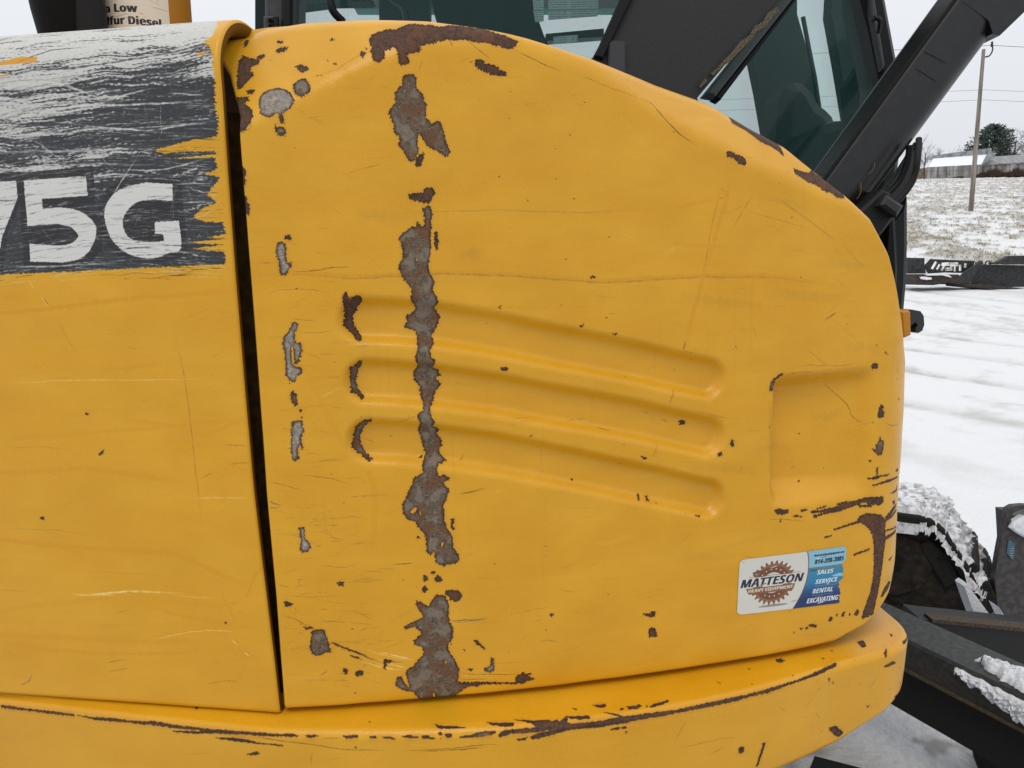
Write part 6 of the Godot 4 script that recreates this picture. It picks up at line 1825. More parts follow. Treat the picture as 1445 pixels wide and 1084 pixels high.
func build_cab(ex: Node3D, shift: Transform3D) -> void:
	var slate := grainy(Color(0.17, 0.185, 0.19), Color(0.21, 0.225, 0.23), 0.02, 3.0, 0.55, 0.0, 61)
	var black := flat(Color(0.06, 0.063, 0.066), 0.45, 0.35)
	var soft_black := flat(Color(0.05, 0.05, 0.052), 0.8, 0.2)
	var cover := grainy(Color(0.085, 0.092, 0.10), Color(0.115, 0.12, 0.13), 0.05, 4.0, 0.55, 0.4, 62)
	var inside := flat(Color(0.15, 0.19, 0.19), 0.8, 0.2)
	var glass := StandardMaterial3D.new()
	glass.resource_name = "tinted cab glass"
	glass.transparency = BaseMaterial3D.TRANSPARENCY_ALPHA
	glass.albedo_color = Color(0.30, 0.55, 0.55, 0.06)
	glass.roughness = 0.04
	glass.metallic_specular = 0.22
	# near side of the cab
	var cab := Node3D.new()
	cab.name = "cab"
	ex.add_child(cab)
	cab.transform = shift
	part("rear_post", plate([-0.598, 2.457, -0.52, 2.455, -0.553, 1.867, -0.635, 1.868], -2.1, 0.10, 0.006), slate, cab)
	part("hinge", plate([-0.616, 2.065, -0.589, 2.065, -0.591, 2.031, -0.618, 2.031], -2.07, 0.03, 0.004), slate, cab)
	for q in [[-0.598, 2.053], [-0.598, 2.04]]:
		part("bolt", lathe([0.0, 0.005, 0.006, 0.004, 0.007, 0.0], 10), black, cab, Transform3D(Basis(Vector3.RIGHT, PI / 2), Vector3(q[0], q[1], -2.069)))
	part("hinge_slot", plate([-0.587, 2.06, -0.578, 2.062, -0.58, 2.03, -0.589, 2.03], -2.066, 0.01), black, cab)  # thin black plate in place of an open slot
	part("window_gasket", plate([-0.553, 2.451, -0.528, 2.451, -0.562, 1.865, -0.587, 1.865], -2.085, 0.02, 0.004), black, cab)
	part("lower_wall", plate([-0.638, 1.909, 0.992, 1.495, 1.02, 0.927, -0.697, 0.958], -2.12, 0.05), slate, cab)
	part("roof", plate([-0.598, 2.457, 0.918, 2.432, 0.914, 2.525, -0.592, 2.549], -2.0, 1.3, 0.02), slate, cab)
	part("glass", plate([-0.536, 2.466, 0.342, 2.452, 0.346, 1.82, -0.572, 1.836], -2.12, 0.005), glass, cab)
	part("glass", plate([0.495, 2.449, 0.909, 2.442, 1.019, 1.495, 0.511, 1.504], -2.12, 0.005), glass, cab)
	part("slanted_cover", plate([0.349, 2.146, 0.742, 2.14, 0.639, 2.025, 0.452, 1.811, 0.504, 1.321, 0.103, 1.328, 0.142, 1.844, 0.204, 1.907, 0.275, 2.031], -1.9, 0.06, 0.004), cover, cab)
	part("cover_rim", plate([0.322, 2.142, 0.349, 2.142, 0.294, 2.028, 0.226, 1.897, 0.205, 1.904, 0.264, 2.028], -1.885, 0.03, 0.004), black, cab)
	part("reflector", plate([0.238, 1.869, 0.237, 1.932, 0.243, 1.94, 0.273, 1.939, 0.281, 1.933, 0.281, 1.862], -1.885, 0.02, 0.005), flat(Color(0.19, 0.195, 0.205), 0.45), cab)
	var peel := grainy(Color(0.17, 0.15, 0.115), Color(0.50, 0.45, 0.36), 0.03, 16.0, 0.9, 3.0, 63)
	part("peeling_seal", plate([0.628, 2.005, 0.608, 1.993, 0.599, 1.974, 0.579, 1.965, 0.567, 1.944, 0.546, 1.932, 0.528, 1.91, 0.509, 1.891, 0.492, 1.873, 0.478, 1.86, 0.483, 1.855, 0.502, 1.873, 0.515, 1.882, 0.532, 1.897, 0.551, 1.916, 0.57, 1.934, 0.583, 1.953, 0.603, 1.962, 0.618, 1.984, 0.633, 1.996], -1.884, 0.01, 0.001), peel, cab)
	part("peeling_seal", plate([0.466, 1.851, 0.45, 1.832, 0.455, 1.829, 0.47, 1.845], -1.884, 0.01), peel, cab)
	part("window_rail", plate([0.679, 2.066, 0.71, 2.066, 0.52, 1.834, 0.492, 1.84], -2.0, 0.05, 0.006), flat(Color(0.26, 0.31, 0.31), 0.4), cab)
	part("window_rail", plate([0.71, 2.066, 0.721, 2.066, 0.535, 1.827, 0.52, 1.834], -2.01, 0.05, 0.004), black, cab)
	part("front_post", plate([0.872, 2.423, 0.922, 2.422, 0.963, 2.08, 1, 1.931, 1.025, 1.73, 1, 1.493, 0.972, 1.494, 0.959, 1.876, 0.923, 2.012, 0.9, 2.081], -2.06, 0.12, 0.012), black, cab)
	part("front_post_trim", plate([0.88, 2.408, 0.891, 2.408, 0.928, 2.071, 0.961, 1.914, 0.953, 1.9, 0.919, 2.037], -2.045, 0.02, 0.004), slate, cab)
	part("grip_clip", tube(bend(PackedVector3Array([Vector3(0.916, 2.018, -2.030), Vector3(0.913, 2.013, -2.000), Vector3(0.922, 2.005, -2.000), Vector3(0.929, 1.984, -2.020)]), 4), 0.006, 6), black, cab)
	var tint_glass := StandardMaterial3D.new()
	tint_glass.resource_name = "green tinted far glass"
	tint_glass.transparency = BaseMaterial3D.TRANSPARENCY_ALPHA
	tint_glass.albedo_color = Color(0.36, 0.90, 0.86, 0.28)
	tint_glass.roughness = 0.04
	tint_glass.metallic_specular = 0.2
	part("far_glass", plate([-0.856, 2.565, -0.258, 2.556, -0.277, 1.914, -0.893, 1.924], -3.22, 0.005), tint_glass, cab)
	part("far_glass", plate([0.076, 2.55, 1.457, 2.527, 1.5, 1.631, 0.063, 1.655], -3.22, 0.005), tint_glass, cab)
	# far side of the cab: pillars between openings
	part("far_post", plate([-0.476, 2.516, -0.286, 2.513, -0.305, 1.922, -0.5, 1.925], -3.1, 0.08), inside, cab)
	part("far_rail", plate([-0.946, 2.612, 1.421, 2.573, 1.426, 2.485, -0.196, 2.511, -0.481, 2.468, -0.52, 2.45, -0.658, 2.45, -0.805, 2.435, -0.839, 1.934, -0.989, 1.937], -3.12, 0.08), inside, cab)
	part("far_post", plate([0.942, 2.23, 1.067, 2.486, 1.107, 2.485, 1.111, 2.368, 1.163, 2.213, 1.213, 2.029, 1.229, 1.971, 1.331, 1.974, 1.48, 1.758, 1.04, 1.574, 1.007, 1.94, 0.976, 2.091], -3.1, 0.08), inside, cab)
	part("far_post", plate([1.241, 2.371, 1.244, 2.483, 1.416, 2.48, 1.452, 1.758, 1.346, 1.76, 1.328, 1.98, 1.284, 2.185], -3.1, 0.08), inside, cab)
	part("far_wall", plate([-0.995, 1.94, 1.453, 1.542, 1.496, 0.64, -1.075, 0.685], -3.14, 0.05), inside, cab)
	part("far_bar", plate([0.151, 2.307, 0.372, 2.323, 0.372, 2.293, 0.151, 2.281], -3.08, 0.05), black, cab)
	part("wiper_line", tube(PackedVector3Array([Vector3(1.097, 2.327, -3.000), Vector3(1.127, 2.199, -3.000), Vector3(1.149, 2.111, -3.000), Vector3(1.176, 1.970, -3.000)]), 0.008, 6), black, cab)
	part("floor", plate([-0.743, 1.067, 1.04, 1.035, 1.044, 0.952, -0.748, 0.983], -2.2, 0.95), black, cab)
	# seat and consoles
	part("seat_back", plate([-0.232, 2.65, -0.235, 2.281, -0.228, 2.232, -0.216, 2.212, -0.21, 2.179, -0.197, 2.116, -0.17, 1.82, 0.186, 1.814, 0.148, 2.048, 0.114, 2.119, 0.09, 2.186, 0.074, 2.236, 0.069, 2.645], -2.45, 0.35, 0.03), soft_black, cab)
	part("headrest", plate([0.922, 1.831, 0.922, 1.926, 0.93, 1.984, 0.948, 2.021, 0.976, 2.037, 1.006, 2.032, 1.036, 2.005, 1.064, 1.958, 1.087, 1.944, 1.112, 1.92, 1.134, 1.863, 1.146, 1.696, 0.931, 1.7], -2.7, 0.2, 0.04), flat(Color(0.20, 0.215, 0.215), 0.85, 0.2), cab)
	part("console", plate([0.899, 1.769, 0.963, 1.844, 1.025, 1.855, 1.107, 1.858, 1.207, 1.848, 1.226, 1.578, 0.905, 1.584], -2.45, 0.25, 0.03), soft_black, cab)
	part("door_shadow_panel", plate([0.975, 1.924, 1.024, 2.001, 1.064, 1.926, 1.131, 1.503, 1.002, 1.505, 0.988, 1.822], -2.3, 0.05), soft_black, cab)  # black sheet standing in for the shade inside the cab door
	part("hose", tube(bend(PackedVector3Array([Vector3(-0.437, 2.156, -2.040), Vector3(-0.435, 2.087, -2.030), Vector3(-0.429, 2.060, -2.030), Vector3(-0.410, 2.041, -2.050)])), 0.010, 10), black, cab)
	part("grab_bar", tube(bend(PackedVector3Array([Vector3(-0.394, 2.304, -2.500), Vector3(-0.343, 2.242, -2.500), Vector3(-0.309, 2.209, -2.500), Vector3(-0.302, 2.118, -2.500)])), 0.011, 8), black, cab)
	# safety placards stuck inside the glass
	var paper := placard()
	part("placard", plate([0.113, 2.192, 0.242, 2.189, 0.244, 2.075, 0.24, 2.071, 0.112, 2.064], -2.135, 0.003), paper, cab)
	part("placard", plate([0.074, 2.192, 0.102, 2.192, 0.1, 2.061, 0.078, 2.058, 0.073, 2.086], -2.135, 0.003), paper, cab)
	part("placard", plate([0.125, 2.021, 0.189, 2.025, 0.189, 2.006, 0.124, 2.003], -2.135, 0.003), paper, cab)

func placard() -> StandardMaterial3D:
	var im := Image.create(256, 256, false, Image.FORMAT_RGB8)
	im.fill(Color8(104, 136, 136))
	var r := RandomNumberGenerator.new()
	r.seed = 6
	for y in range(10, 250, 9):
		var x := 8
		while x < 244:
			var l := r.randi_range(6, 26)
			im.fill_rect(Rect2i(x, y, mini(l, 248 - x), 3), Color8(56, 84, 88))
			x += l + 4
	im.fill_rect(Rect2i(0, 118, 256, 6), Color8(64, 92, 96))
	var m := flat(Color.WHITE, 0.5)
	m.albedo_texture = ImageTexture.create_from_image(im)
	m.uv1_triplanar = true
	m.uv1_world_triplanar = true
	m.uv1_scale = Vector3(6, 6, 6)
	return m

func build_boom(ex: Node3D, shift: Transform3D) -> void:
	var steel := grainy(Color(0.072, 0.074, 0.080), Color(0.10, 0.101, 0.106), 0.02, 2.5, 0.36, 0.5, 71)
	var black := flat(Color(0.022, 0.023, 0.025), 0.45, 0.3)
	var dull := flat(Color(0.085, 0.09, 0.094), 0.55, 0.35)
	# boom: hollow box section swept along its length, with a rounded belly
	var a: Vector3 = Vector3(0.525, 1.387, -1.660)
	var b: Vector3 = Vector3(1.034, 2.097, -1.660)
	var dir := (b - a).normalized()
	var dn := Vector3(0, 0, 1).cross(dir) * -1.0
	var width := 0.1122
	var sec := []
	for q in [[0.0, -0.112], [0.0, -0.004], [0.004, 0.0], [0.25, 0.0], [0.42, -0.0005]]:
		sec.append_array([(q[0] if q[0] > 0.1 else q[0] / width) * width, q[1]])
	for i in range(0, 15):
		var t := PI * i / 14.0
		sec.append_array([(0.50 + 0.50 * sin(t)) * width, -0.055 + 0.055 * cos(t) - 0.0006])
	sec.append_array([0.5 * width, -0.1121])
	var boom := part("boom", beam(a, b, dn, Vector3(0, 0, 1), sec), steel, ex, shift)
	part("top_plate", beam(a, b, dn, Vector3(0, 0, 1), [-0.006, -0.110, -0.006, -0.012, -0.0005, -0.010, -0.0005, -0.112]), black, boom)
	part("bright_edge", tube(PackedVector3Array([a - dn * 0.005 + Vector3(0, 0, -0.112), b - dn * 0.005 + Vector3(0, 0, -0.112)]), 0.0024, 6), flat(Color(0.25, 0.31, 0.32), 0.4), boom)  # thin paler rod drawn as the light line along the boom
	# weld lines and the thicker knuckle plate near the top
	part("knuckle_plate", plate([0.934, 1.935, 0.981, 2.021, 1.124, 2.018, 1.063, 1.919, 1.012, 1.87, 0.997, 1.874, 0.987, 1.899], -1.6592, 0.11, 0.0006), steel, boom)
	part("weld_bead", tube(PackedVector3Array([Vector3(0.860, 1.841, -1.658), Vector3(0.905, 1.819, -1.658)]), 0.0007, 5), steel, boom)
	part("weld_bead", tube(PackedVector3Array([Vector3(0.846, 1.807, -1.658), Vector3(0.887, 1.783, -1.658)]), 0.0007, 5), steel, boom)
	var straw := flat(Color(0.46, 0.38, 0.24), 0.9, 0.2)
	part("dead_grass", tube(bend(PackedVector3Array([Vector3(0.738, 1.580, -1.655), Vector3(0.739, 1.566, -1.655), Vector3(0.737, 1.556, -1.655), Vector3(0.731, 1.547, -1.655)])), 0.0012, 4), straw, boom)
	part("dead_grass", tube(bend(PackedVector3Array([Vector3(0.765, 1.620, -1.655), Vector3(0.764, 1.610, -1.655), Vector3(0.754, 1.597, -1.655)])), 0.001, 4), straw, boom)
	# foot bracket, dark backing plate and loop below the boom
	part("foot_block", plate([0.712, 1.517, 0.74, 1.542, 0.76, 1.562, 0.778, 1.553, 0.773, 1.533, 0.794, 1.515, 0.786, 1.503, 0.764, 1.473, 0.743, 1.452, 0.713, 1.474], -1.60, 0.16, 0.006), dull, ex, shift)
	part("clamp_block", plate([0.754, 1.548, 0.79, 1.525, 0.777, 1.503, 0.743, 1.527], -1.57, 0.10, 0.006), flat(Color(0.12, 0.125, 0.13), 0.5), ex, shift)
	part("hose_loop", tube(bend(PackedVector3Array([Vector3(0.837, 1.662, -1.620), Vector3(0.826, 1.618, -1.600), Vector3(0.822, 1.586, -1.600), Vector3(0.812, 1.564, -1.600), Vector3(0.796, 1.543, -1.600), Vector3(0.774, 1.520, -1.600)])), 0.0062, 10), dull, ex, shift)
	part("hose_loop", tube(bend(PackedVector3Array([Vector3(0.839, 1.655, -1.660), Vector3(0.836, 1.617, -1.660), Vector3(0.820, 1.579, -1.660), Vector3(0.797, 1.554, -1.660)])), 0.007, 10), black, ex, shift)
	part("dark_backing_plate", plate([0.807, 1.566, 0.844, 1.616, 0.877, 1.67, 0.882, 1.664, 0.879, 1.61, 0.87, 1.583, 0.841, 1.551, 0.814, 1.533], -1.69, 0.03), flat(Color(0.06, 0.064, 0.068), 0.5), ex, shift)  # dark plate closing the space between boom and loop
	part("guard_post", plate([0.846, 1.523, 0.875, 1.558, 0.881, 1.452, 0.883, 1.368, 0.881, 1.312, 0.867, 1.258, 0.846, 1.259, 0.811, 1.477], -1.72, 0.12, 0.012), dull, ex, shift)
	part("guard_post_web", plate([0.815, 1.521, 0.839, 1.527, 0.852, 1.399, 0.852, 1.291, 0.811, 1.292], -1.70, 0.06, 0.01), black, ex, shift)
	# latch at the panel's front edge
	var yellow := flat(Color(0.72, 0.48, 0.10), 0.45, 0.45)
	var latch := Node3D.new()
	latch.name = "panel_latch"
	ex.add_child(latch)
	latch.transform = shift
	part("hinge_post", plate([0.57, 1.402, 0.652, 1.4, 0.673, 1.331, 0.681, 1.25, 0.689, 1.07, 0.665, 0.991, 0.587, 0.992], -1.36, 0.3, 0.01), dull, latch)
	part("bracket", plate([0.634, 1.334, 0.65, 1.334, 0.67, 1.332, 0.675, 1.328, 0.679, 1.288, 0.665, 1.281, 0.66, 1.274, 0.632, 1.279], -1.325, 0.05, 0.004), yellow, latch)
	part("bracket_face", plate([0.652, 1.33, 0.665, 1.332, 0.669, 1.328, 0.672, 1.29, 0.658, 1.284], -1.29, 0.03, 0.003), yellow, latch)
	part("pocket", plate([0.636, 1.325, 0.658, 1.326, 0.663, 1.289, 0.654, 1.284, 0.639, 1.282], -1.312, 0.012), flat(Color(0.10, 0.09, 0.07), 0.7), latch)  # dark plate in place of a hollow in the bracket
	part("hook", plate([0.667, 1.331, 0.676, 1.332, 0.69, 1.329, 0.696, 1.321, 0.698, 1.306, 0.695, 1.296, 0.688, 1.292, 0.684, 1.293, 0.684, 1.3, 0.687, 1.306, 0.683, 1.311, 0.673, 1.303], -1.30, 0.035, 0.004), flat(Color(0.15, 0.16, 0.165), 0.5), latch)

func build_undercarriage(ex: Node3D, shift: Transform3D) -> void:
	var mud := grainy(Color(0.10, 0.085, 0.065), Color(0.21, 0.18, 0.14), 0.02, 3.0, 0.95, 2.0, 81)
	var rubber := grainy(Color(0.055, 0.053, 0.05), Color(0.12, 0.11, 0.10), 0.03, 4.0, 0.9, 3.0, 82)
	var snow := grainy(Color(0.80, 0.82, 0.85), Color(0.93, 0.94, 0.96), 0.04, 5.0, 0.85, 4.0, 83)
	var arm_mat := grainy(Color(0.17, 0.175, 0.18), Color(0.25, 0.255, 0.25), 0.02, 4.0, 0.6, 1.5, 84)
	var arm_side := grainy(Color(0.135, 0.14, 0.135), Color(0.25, 0.23, 0.17), 0.02, 5.0, 0.7, 1.5, 85, 0.62)
	# far track: belt round an idler, its inside plate towards us
	var track := Node3D.new()
	track.name = "track"
	ex.add_child(track)
	var place := Transform3D(Basis(Vector3.UP, deg_to_rad(-30.0)), Vector3(1.56, 0.245, -3.0))
	track.transform = shift * place
	var loop := rounded([Vector2(-1.9, 0.185), Vector2(0.13, 0.185), Vector2(0.335, -0.13), Vector2(0.24, -0.245), Vector2(-1.9, -0.245)], 0.07)
	var out_n := []
	for i in loop.size():
		var dv: Vector2 = loop[mini(i + 1, loop.size() - 1)] - loop[maxi(i - 1, 0)]
		out_n.append(Vector2(-dv.y, dv.x).normalized())
	var zn := 0.03
	var zf := -0.42
	var pos := PackedVector3Array()
	var uv := PackedVector2Array()
	for q in [[zn, 0.045], [zn + 0.002, 0.01], [zn - 0.01, 0.0], [zf + 0.01, 0.0], [zf, 0.01], [zf, 0.045]]:
		for i in range(loop.size() - 1, -1, -1):
			var p: Vector2 = loop[i]
			p -= out_n[i] * q[1]
			pos.append(Vector3(p.x, p.y, q[0]))
			uv.append(Vector2(0, 0))
	part("belt", sheet(pos, uv, loop.size(), 6), rubber, track)
	var n_lug := 0
	for i in range(2, loop.size() - 2):
		var p: Vector2 = loop[i]
		if i % 2 or p.x < -0.1 or p.y < -0.2 or p.y > 0.02:
			continue
		var out: Vector2 = out_n[i]
		part("lug", soft_box(Vector3(0.036, 0.030, 0.43), 0.006), rubber, track, Transform3D(Basis(Vector3(0, 0, 1), atan2(out.y, out.x) - PI / 2), Vector3(p.x + out.x * 0.012, p.y + out.y * 0.012, (zn + zf) / 2)))
		n_lug += 1
	var inner := []
	for i in loop.size():
		var p: Vector2 = loop[i] - out_n[i] * 0.034
		inner.append(p.x)
		inner.append(p.y)
	part("inside_plate", plate(inner, 0.0, 0.05), mud, track)
	part("cover_plate", plate([-0.6, 0.10, 0.0, 0.10, 0.09, 0.06, 0.13, -0.02, 0.09, -0.12, 0.0, -0.17, -0.6, -0.17], 0.014, 0.02, 0.008), mud, track)
	part("bracket", plate([0.10, 0.09, 0.18, 0.04, 0.22, -0.06, 0.17, -0.10, 0.12, -0.02, 0.07, 0.06], 0.02, 0.02, 0.006), rubber, track)
	for q in [Vector2(-0.12, 0.06), Vector2(0.06, -0.10), Vector2(-0.20, -0.12), Vector2(0.15, 0.02)]:
		part("bolt", lathe([0.0, 0.012, 0.010, 0.010, 0.012, 0.0], 8), rubber, track, Transform3D(Basis(Vector3.RIGHT, PI / 2), Vector3(q.x, q.y, 0.014)))
	part("dark_hub_disc", lathe([0.0, 0.0, 0.026, 0.0, 0.030, -0.004], 24), flat(Color(0.03, 0.028, 0.025), 0.8), track, Transform3D(Basis(Vector3.RIGHT, PI / 2), Vector3(0.0, 0.0, 0.042)))  # near-black disc, its colour standing for the shade in the open hole
	# snow caked over the top of that track
	var sp := PackedVector3Array()
	var su := PackedVector2Array()
	var lump := FastNoiseLite.new()
	lump.seed = 12
	lump.frequency = 1.0
	lump.fractal_octaves = 3
	var nz := 30
	var ns := 110
	var path := []
	var path_n := []
	for i in loop.size():
		var p: Vector2 = loop[i]
		if i == 0:
			for q in 12:
				path.append(Vector2(lerpf(-0.9, 0.02, q / 12.0), 0.185))
				path_n.append(Vector2(0, 1))
		elif p.x > 0.02 and p.y > -0.14:
			path.append(p)
			path_n.append(out_n[i])
	var i_end := path.size() - 3
	for j in nz:
		var t := j / float(nz - 1)
		for i in ns:
			var u := i / float(ns - 1)
			var fi := lerpf(0.0, float(i_end), 1.0 - pow(1.0 - u, 1.4))
			var ia := int(fi)
			var q: Vector2 = (path[ia] as Vector2).lerp(path[mini(ia + 1, path.size() - 1)], fi - ia)
			var nrm: Vector2 = (path_n[ia] as Vector2).lerp(path_n[mini(ia + 1, path.size() - 1)], fi - ia).normalized()
			var h := 0.020 + 0.024 * lump.get_noise_2d(u * 11.0, t * 5.0) + 0.005 * lump.get_noise_2d(u * 30.0, t * 12.0)
			h *= smoothstep(0.0, 0.08, t) * smoothstep(1.0, 0.93, t) * smoothstep(1.0, 0.93, u)
			# a dark line where the guide ridge pokes through
			h -= 0.016 * smoothstep(0.1, 0.42, lump.get_noise_2d(u * 34.0, t * 16.0 + 5.0))
			h -= 0.045 * smoothstep(0.05, 0.015, absf(t - 0.62 + 0.05 * lump.get_noise_2d(u * 9.0, 2.0)))
			var z := lerpf(zn + 0.006, zf - 0.01, t)
			sp.append(Vector3(q.x + nrm.x * (h - 0.004), q.y + nrm.y * (h - 0.004) - (0.045 + 0.03 * lump.get_noise_2d(u * 14.0, 3.0)) * smoothstep(0.05, 0.0, t) * smoothstep(1.0, 0.78, u), z + 0.012 * smoothstep(0.05, 0.0, t)))
			su.append(Vector2(u, t))
	var dirty := grainy(Color(0.46, 0.43, 0.40), Color(0.90, 0.915, 0.94), 0.018, 3.0, 0.85, 0.6, 88, 0.32)
	var sn := part("snow", sheet(sp, su, ns, nz), dirty, self, place)
	tag(sn, "lumpy snow caked over the top of the excavator track", "snow", "", "stuff")
	# grey arm slanting towards us beside the track
	var arm := Node3D.new()
	arm.name = "blade_arm"
	ex.add_child(arm)
	arm.transform = shift
	var d := Vector3(0.41, 0, 0.912)
	var nr := Vector3(0.912, 0, -0.41)
	var p0 := Vector3(1.07, 0, -1.968)
	var e0 := p0 - d * 0.75
	var e1 := p0 + d * 0.62
	part("top_plate", prism(e0, e1, nr, [0.004, 0.399, 0.0, 0.389, 0.125, 0.389, 0.127, 0.405, 0.121, 0.412]), arm_mat, arm)
	part("side_plate", prism(e0, e1, nr, [0.0, 0.388, -0.001, 0.318, 0.003, 0.311, 0.12, 0.311, 0.12, 0.388]), arm_side, arm)
	part("bottom_edge", prism(e0, e1, nr, [-0.004, 0.318, -0.004, 0.308, 0.02, 0.308, 0.02, 0.318]), grainy(Color(0.25, 0.21, 0.15), Color(0.36, 0.31, 0.23), 0.03, 5.0, 0.9, 0.0, 86), arm)
	part("dark_under_block", prism(e0, e1 - d * 0.2, nr, [0.03, 0.306, 0.03, 0.17, 0.13, 0.17, 0.13, 0.306]), flat(Color(0.06, 0.056, 0.05), 0.9), arm)  # dark block filling the space below the arm
	part("bolt_head", lathe([0.0, 0.012, 0.012, 0.01, 0.014, 0.0], 10), mud, arm, Transform3D(Basis(), p0 + nr * 0.06 + d * 0.17 + Vector3(0, 0.408, 0)))
	var wheel := part("roller", lathe([0.0, 0.05, 0.05, 0.05, 0.06, 0.03, 0.11, 0.03, 0.125, 0.02, 0.125, -0.06, 0.0, -0.06], 30), rubber, arm, Transform3D(Basis(Vector3(0.41, 0, 0.912), PI / 2), Vector3(1.342, 0.090, -1.896)))
	wheel.set_meta("label", "black roller below the grey arm")
	part("cross_box", plate([1.333, 0.257, 1.385, 0.249, 1.758, 0.202, 1.774, -0.003, 1.395, 0.092, 1.341, 0.118], -2.4, 0.12, 0.006), flat(Color(0.085, 0.09, 0.092), 0.6), arm)
	part("rusty_rail", plate([1.364, 0.261, 1.743, 0.215, 1.744, 0.202, 1.365, 0.249], -2.39, 0.05), grainy(Color(0.22, 0.18, 0.15), Color(0.34, 0.28, 0.24), 0.03, 5.0, 0.9, 0.0, 87), arm)
	var low_a: Vector3 = Vector3(0.801, 0.100, -1.921)
	var low_b: Vector3 = Vector3(0.932, 0.100, -1.851)
	var under := Vector3(-0.55, 0, 0.85)
	part("near_track", slab([low_a.x + under.x, 0.10, low_a.z + under.z, low_b.x + 0.1, 0.10, low_b.z + 0.8, low_b.x, 0.10, low_b.z, low_a.x, 0.10, low_a.z], 0.1), flat(Color(0.05, 0.048, 0.045), 0.9), ex, shift)
	# snow lying on the arm in two strips
	var k1 := snow_strip(p0, d, nr, 0.14, 0.62, 0.012, 0.115, 0.404, 5)
	var s1 := part("snow", k1, snow, self)
	tag(s1, "clean snow lying along the top of the grey arm", "snow", "", "stuff")
	var k2 := snow_side(p0, d, nr, 0.12, 0.62, 6)
	var s2 := part("snow", k2, snow, self)
	tag(s2, "crusted snow clinging to the near side of the grey arm", "snow", "", "stuff")
	# fresh snow on the skirt's ledge, and a drift below the track
	var dr := part("snow", plate([1.604, 0.272, 1.616, 0.282, 1.63, 0.26, 1.724, 0.134, 1.771, 0.084, 1.792, 0.078, 1.732, 0.194, 1.785, 0.111, 1.843, 0.094, 1.845, 0.066, 1.689, 0.069, 1.634, 0.196], -2.62, 0.06, 0.01), snow, self)
	tag(dr, "thin snow streak and drift beside the lower end of the track", "snow", "", "stuff")

# bar with the section (across, height) pairs swept from a to b
func prism(a: Vector3, b: Vector3, across: Vector3, sec: Array) -> ArrayMesh:
	var st := SurfaceTool.new()
	st.begin(Mesh.PRIMITIVE_TRIANGLES)
	st.set_smooth_group(-1)
	var n := sec.size() / 2
	var pa := []
	var pb := []
	for i in n:
		pa.append(a + across * sec[i * 2] + Vector3(0, sec[i * 2 + 1], 0))
		pb.append(b + across * sec[i * 2] + Vector3(0, sec[i * 2 + 1], 0))
	for i in n:
		var j := (i + 1) % n
		quad(st, pa[i], pa[j], pb[j], pb[i])
	for i in range(1, n - 1):
		for q in [pb[0], pb[i + 1], pb[i], pa[0], pa[i], pa[i + 1]]:
			st.add_vertex(q)
	st.generate_normals()
	return st.commit()

# bar with a smooth-sided section of (along u, along w) pairs swept from a to b; short sides read as rounded
func beam(a: Vector3, b: Vector3, u: Vector3, w: Vector3, sec: Array) -> ArrayMesh:
	var st := SurfaceTool.new()
	st.begin(Mesh.PRIMITIVE_TRIANGLES)
	var n := sec.size() / 2
	var turn := 0.0
	for i in n:
		var j := (i + 1) % n
		turn += sec[i * 2] * sec[j * 2 + 1] - sec[j * 2] * sec[i * 2 + 1]
	for i in n:
		var j := (i + 1) % n
		var l := Vector2(sec[i * 2], sec[i * 2 + 1]).distance_to(Vector2(sec[j * 2], sec[j * 2 + 1]))
		st.set_smooth_group(1 if l < 0.04 and n > 8 and i > 3 and i < n - 2 else -1)
		var pa: Vector3 = a + u * sec[i * 2] + w * sec[i * 2 + 1]
		var pb: Vector3 = a + u * sec[j * 2] + w * sec[j * 2 + 1]
		var d := b - a
		var out := (u.cross(w)).dot(d) * turn
		if out > 0.0:
			quad(st, pa, pb, pb + d, pa + d)
		else:
			quad(st, pa, pa + d, pb + d, pb)
	st.generate_normals()
	return st.commit()

# open outline with rounded corners, sampled closely
func rounded(c: Array, r: float) -> Array:
	var out := [c[0]]
	for i in range(1, c.size() - 1):
		var a: Vector2 = c[i - 1]
		var b: Vector2 = c[i]
		var d: Vector2 = c[i + 1]
		var p := b + (a - b).normalized() * minf(r, a.distance_to(b) * 0.45)
		var q := b + (d - b).normalized() * minf(r, d.distance_to(b) * 0.45)
		var from: Vector2 = out[out.size() - 1]
		for k in range(1, 7):
			out.append(from.lerp(p, k / 6.0))
		for k in range(1, 8):
			var t := k / 8.0
			out.append(p.lerp(b, t).lerp(b.lerp(q, t), t))
		out.append(q)
	out.append(c[c.size() - 1])
	return out

func snow_strip(p0: Vector3, d: Vector3, nr: Vector3, t0: float, t1: float, w0: float, w1: float, y: float, sd: int) -> ArrayMesh:
	var n := FastNoiseLite.new()
	n.seed = sd
	n.frequency = 1.0
	n.fractal_octaves = 3
	var pos := PackedVector3Array()
	var uv := PackedVector2Array()
	var nu := 90
	var nv := 22
	for j in nv:
		var v := j / float(nv - 1)
		for i in nu:
			var u := i / float(nu - 1)
			var t := lerpf(t0, t1, u)
			var lo := w0 + 0.018 * n.get_noise_2d(t * 18.0, 1.0) + 0.012 * n.get_noise_2d(t * 70.0, 5.0) + 0.03 * smoothstep(0.25, 0.0, u)
			var hi := lerpf(0.06, w1 - 0.012, smoothstep(0.0, 0.35, u)) + 0.03 * n.get_noise_2d(t * 14.0, 9.0) + 0.014 * n.get_noise_2d(t * 60.0, 12.0)
			hi = maxf(hi, lo + 0.004)
			var w := lerpf(lo, hi, v)
			var h := 0.022 * pow(sin(v * PI), 0.5) * smoothstep(0.0, 0.06, u) * (1.0 + 0.6 * n.get_noise_2d(t * 40.0, w * 60.0))
			pos.append(p0 + d * t + nr * w + Vector3(0, y + h - 0.002, 0))
			uv.append(Vector2(u, v))
	# across runs away from us, along runs to the right and towards us
	return sheet(pos, uv, nu, nv)

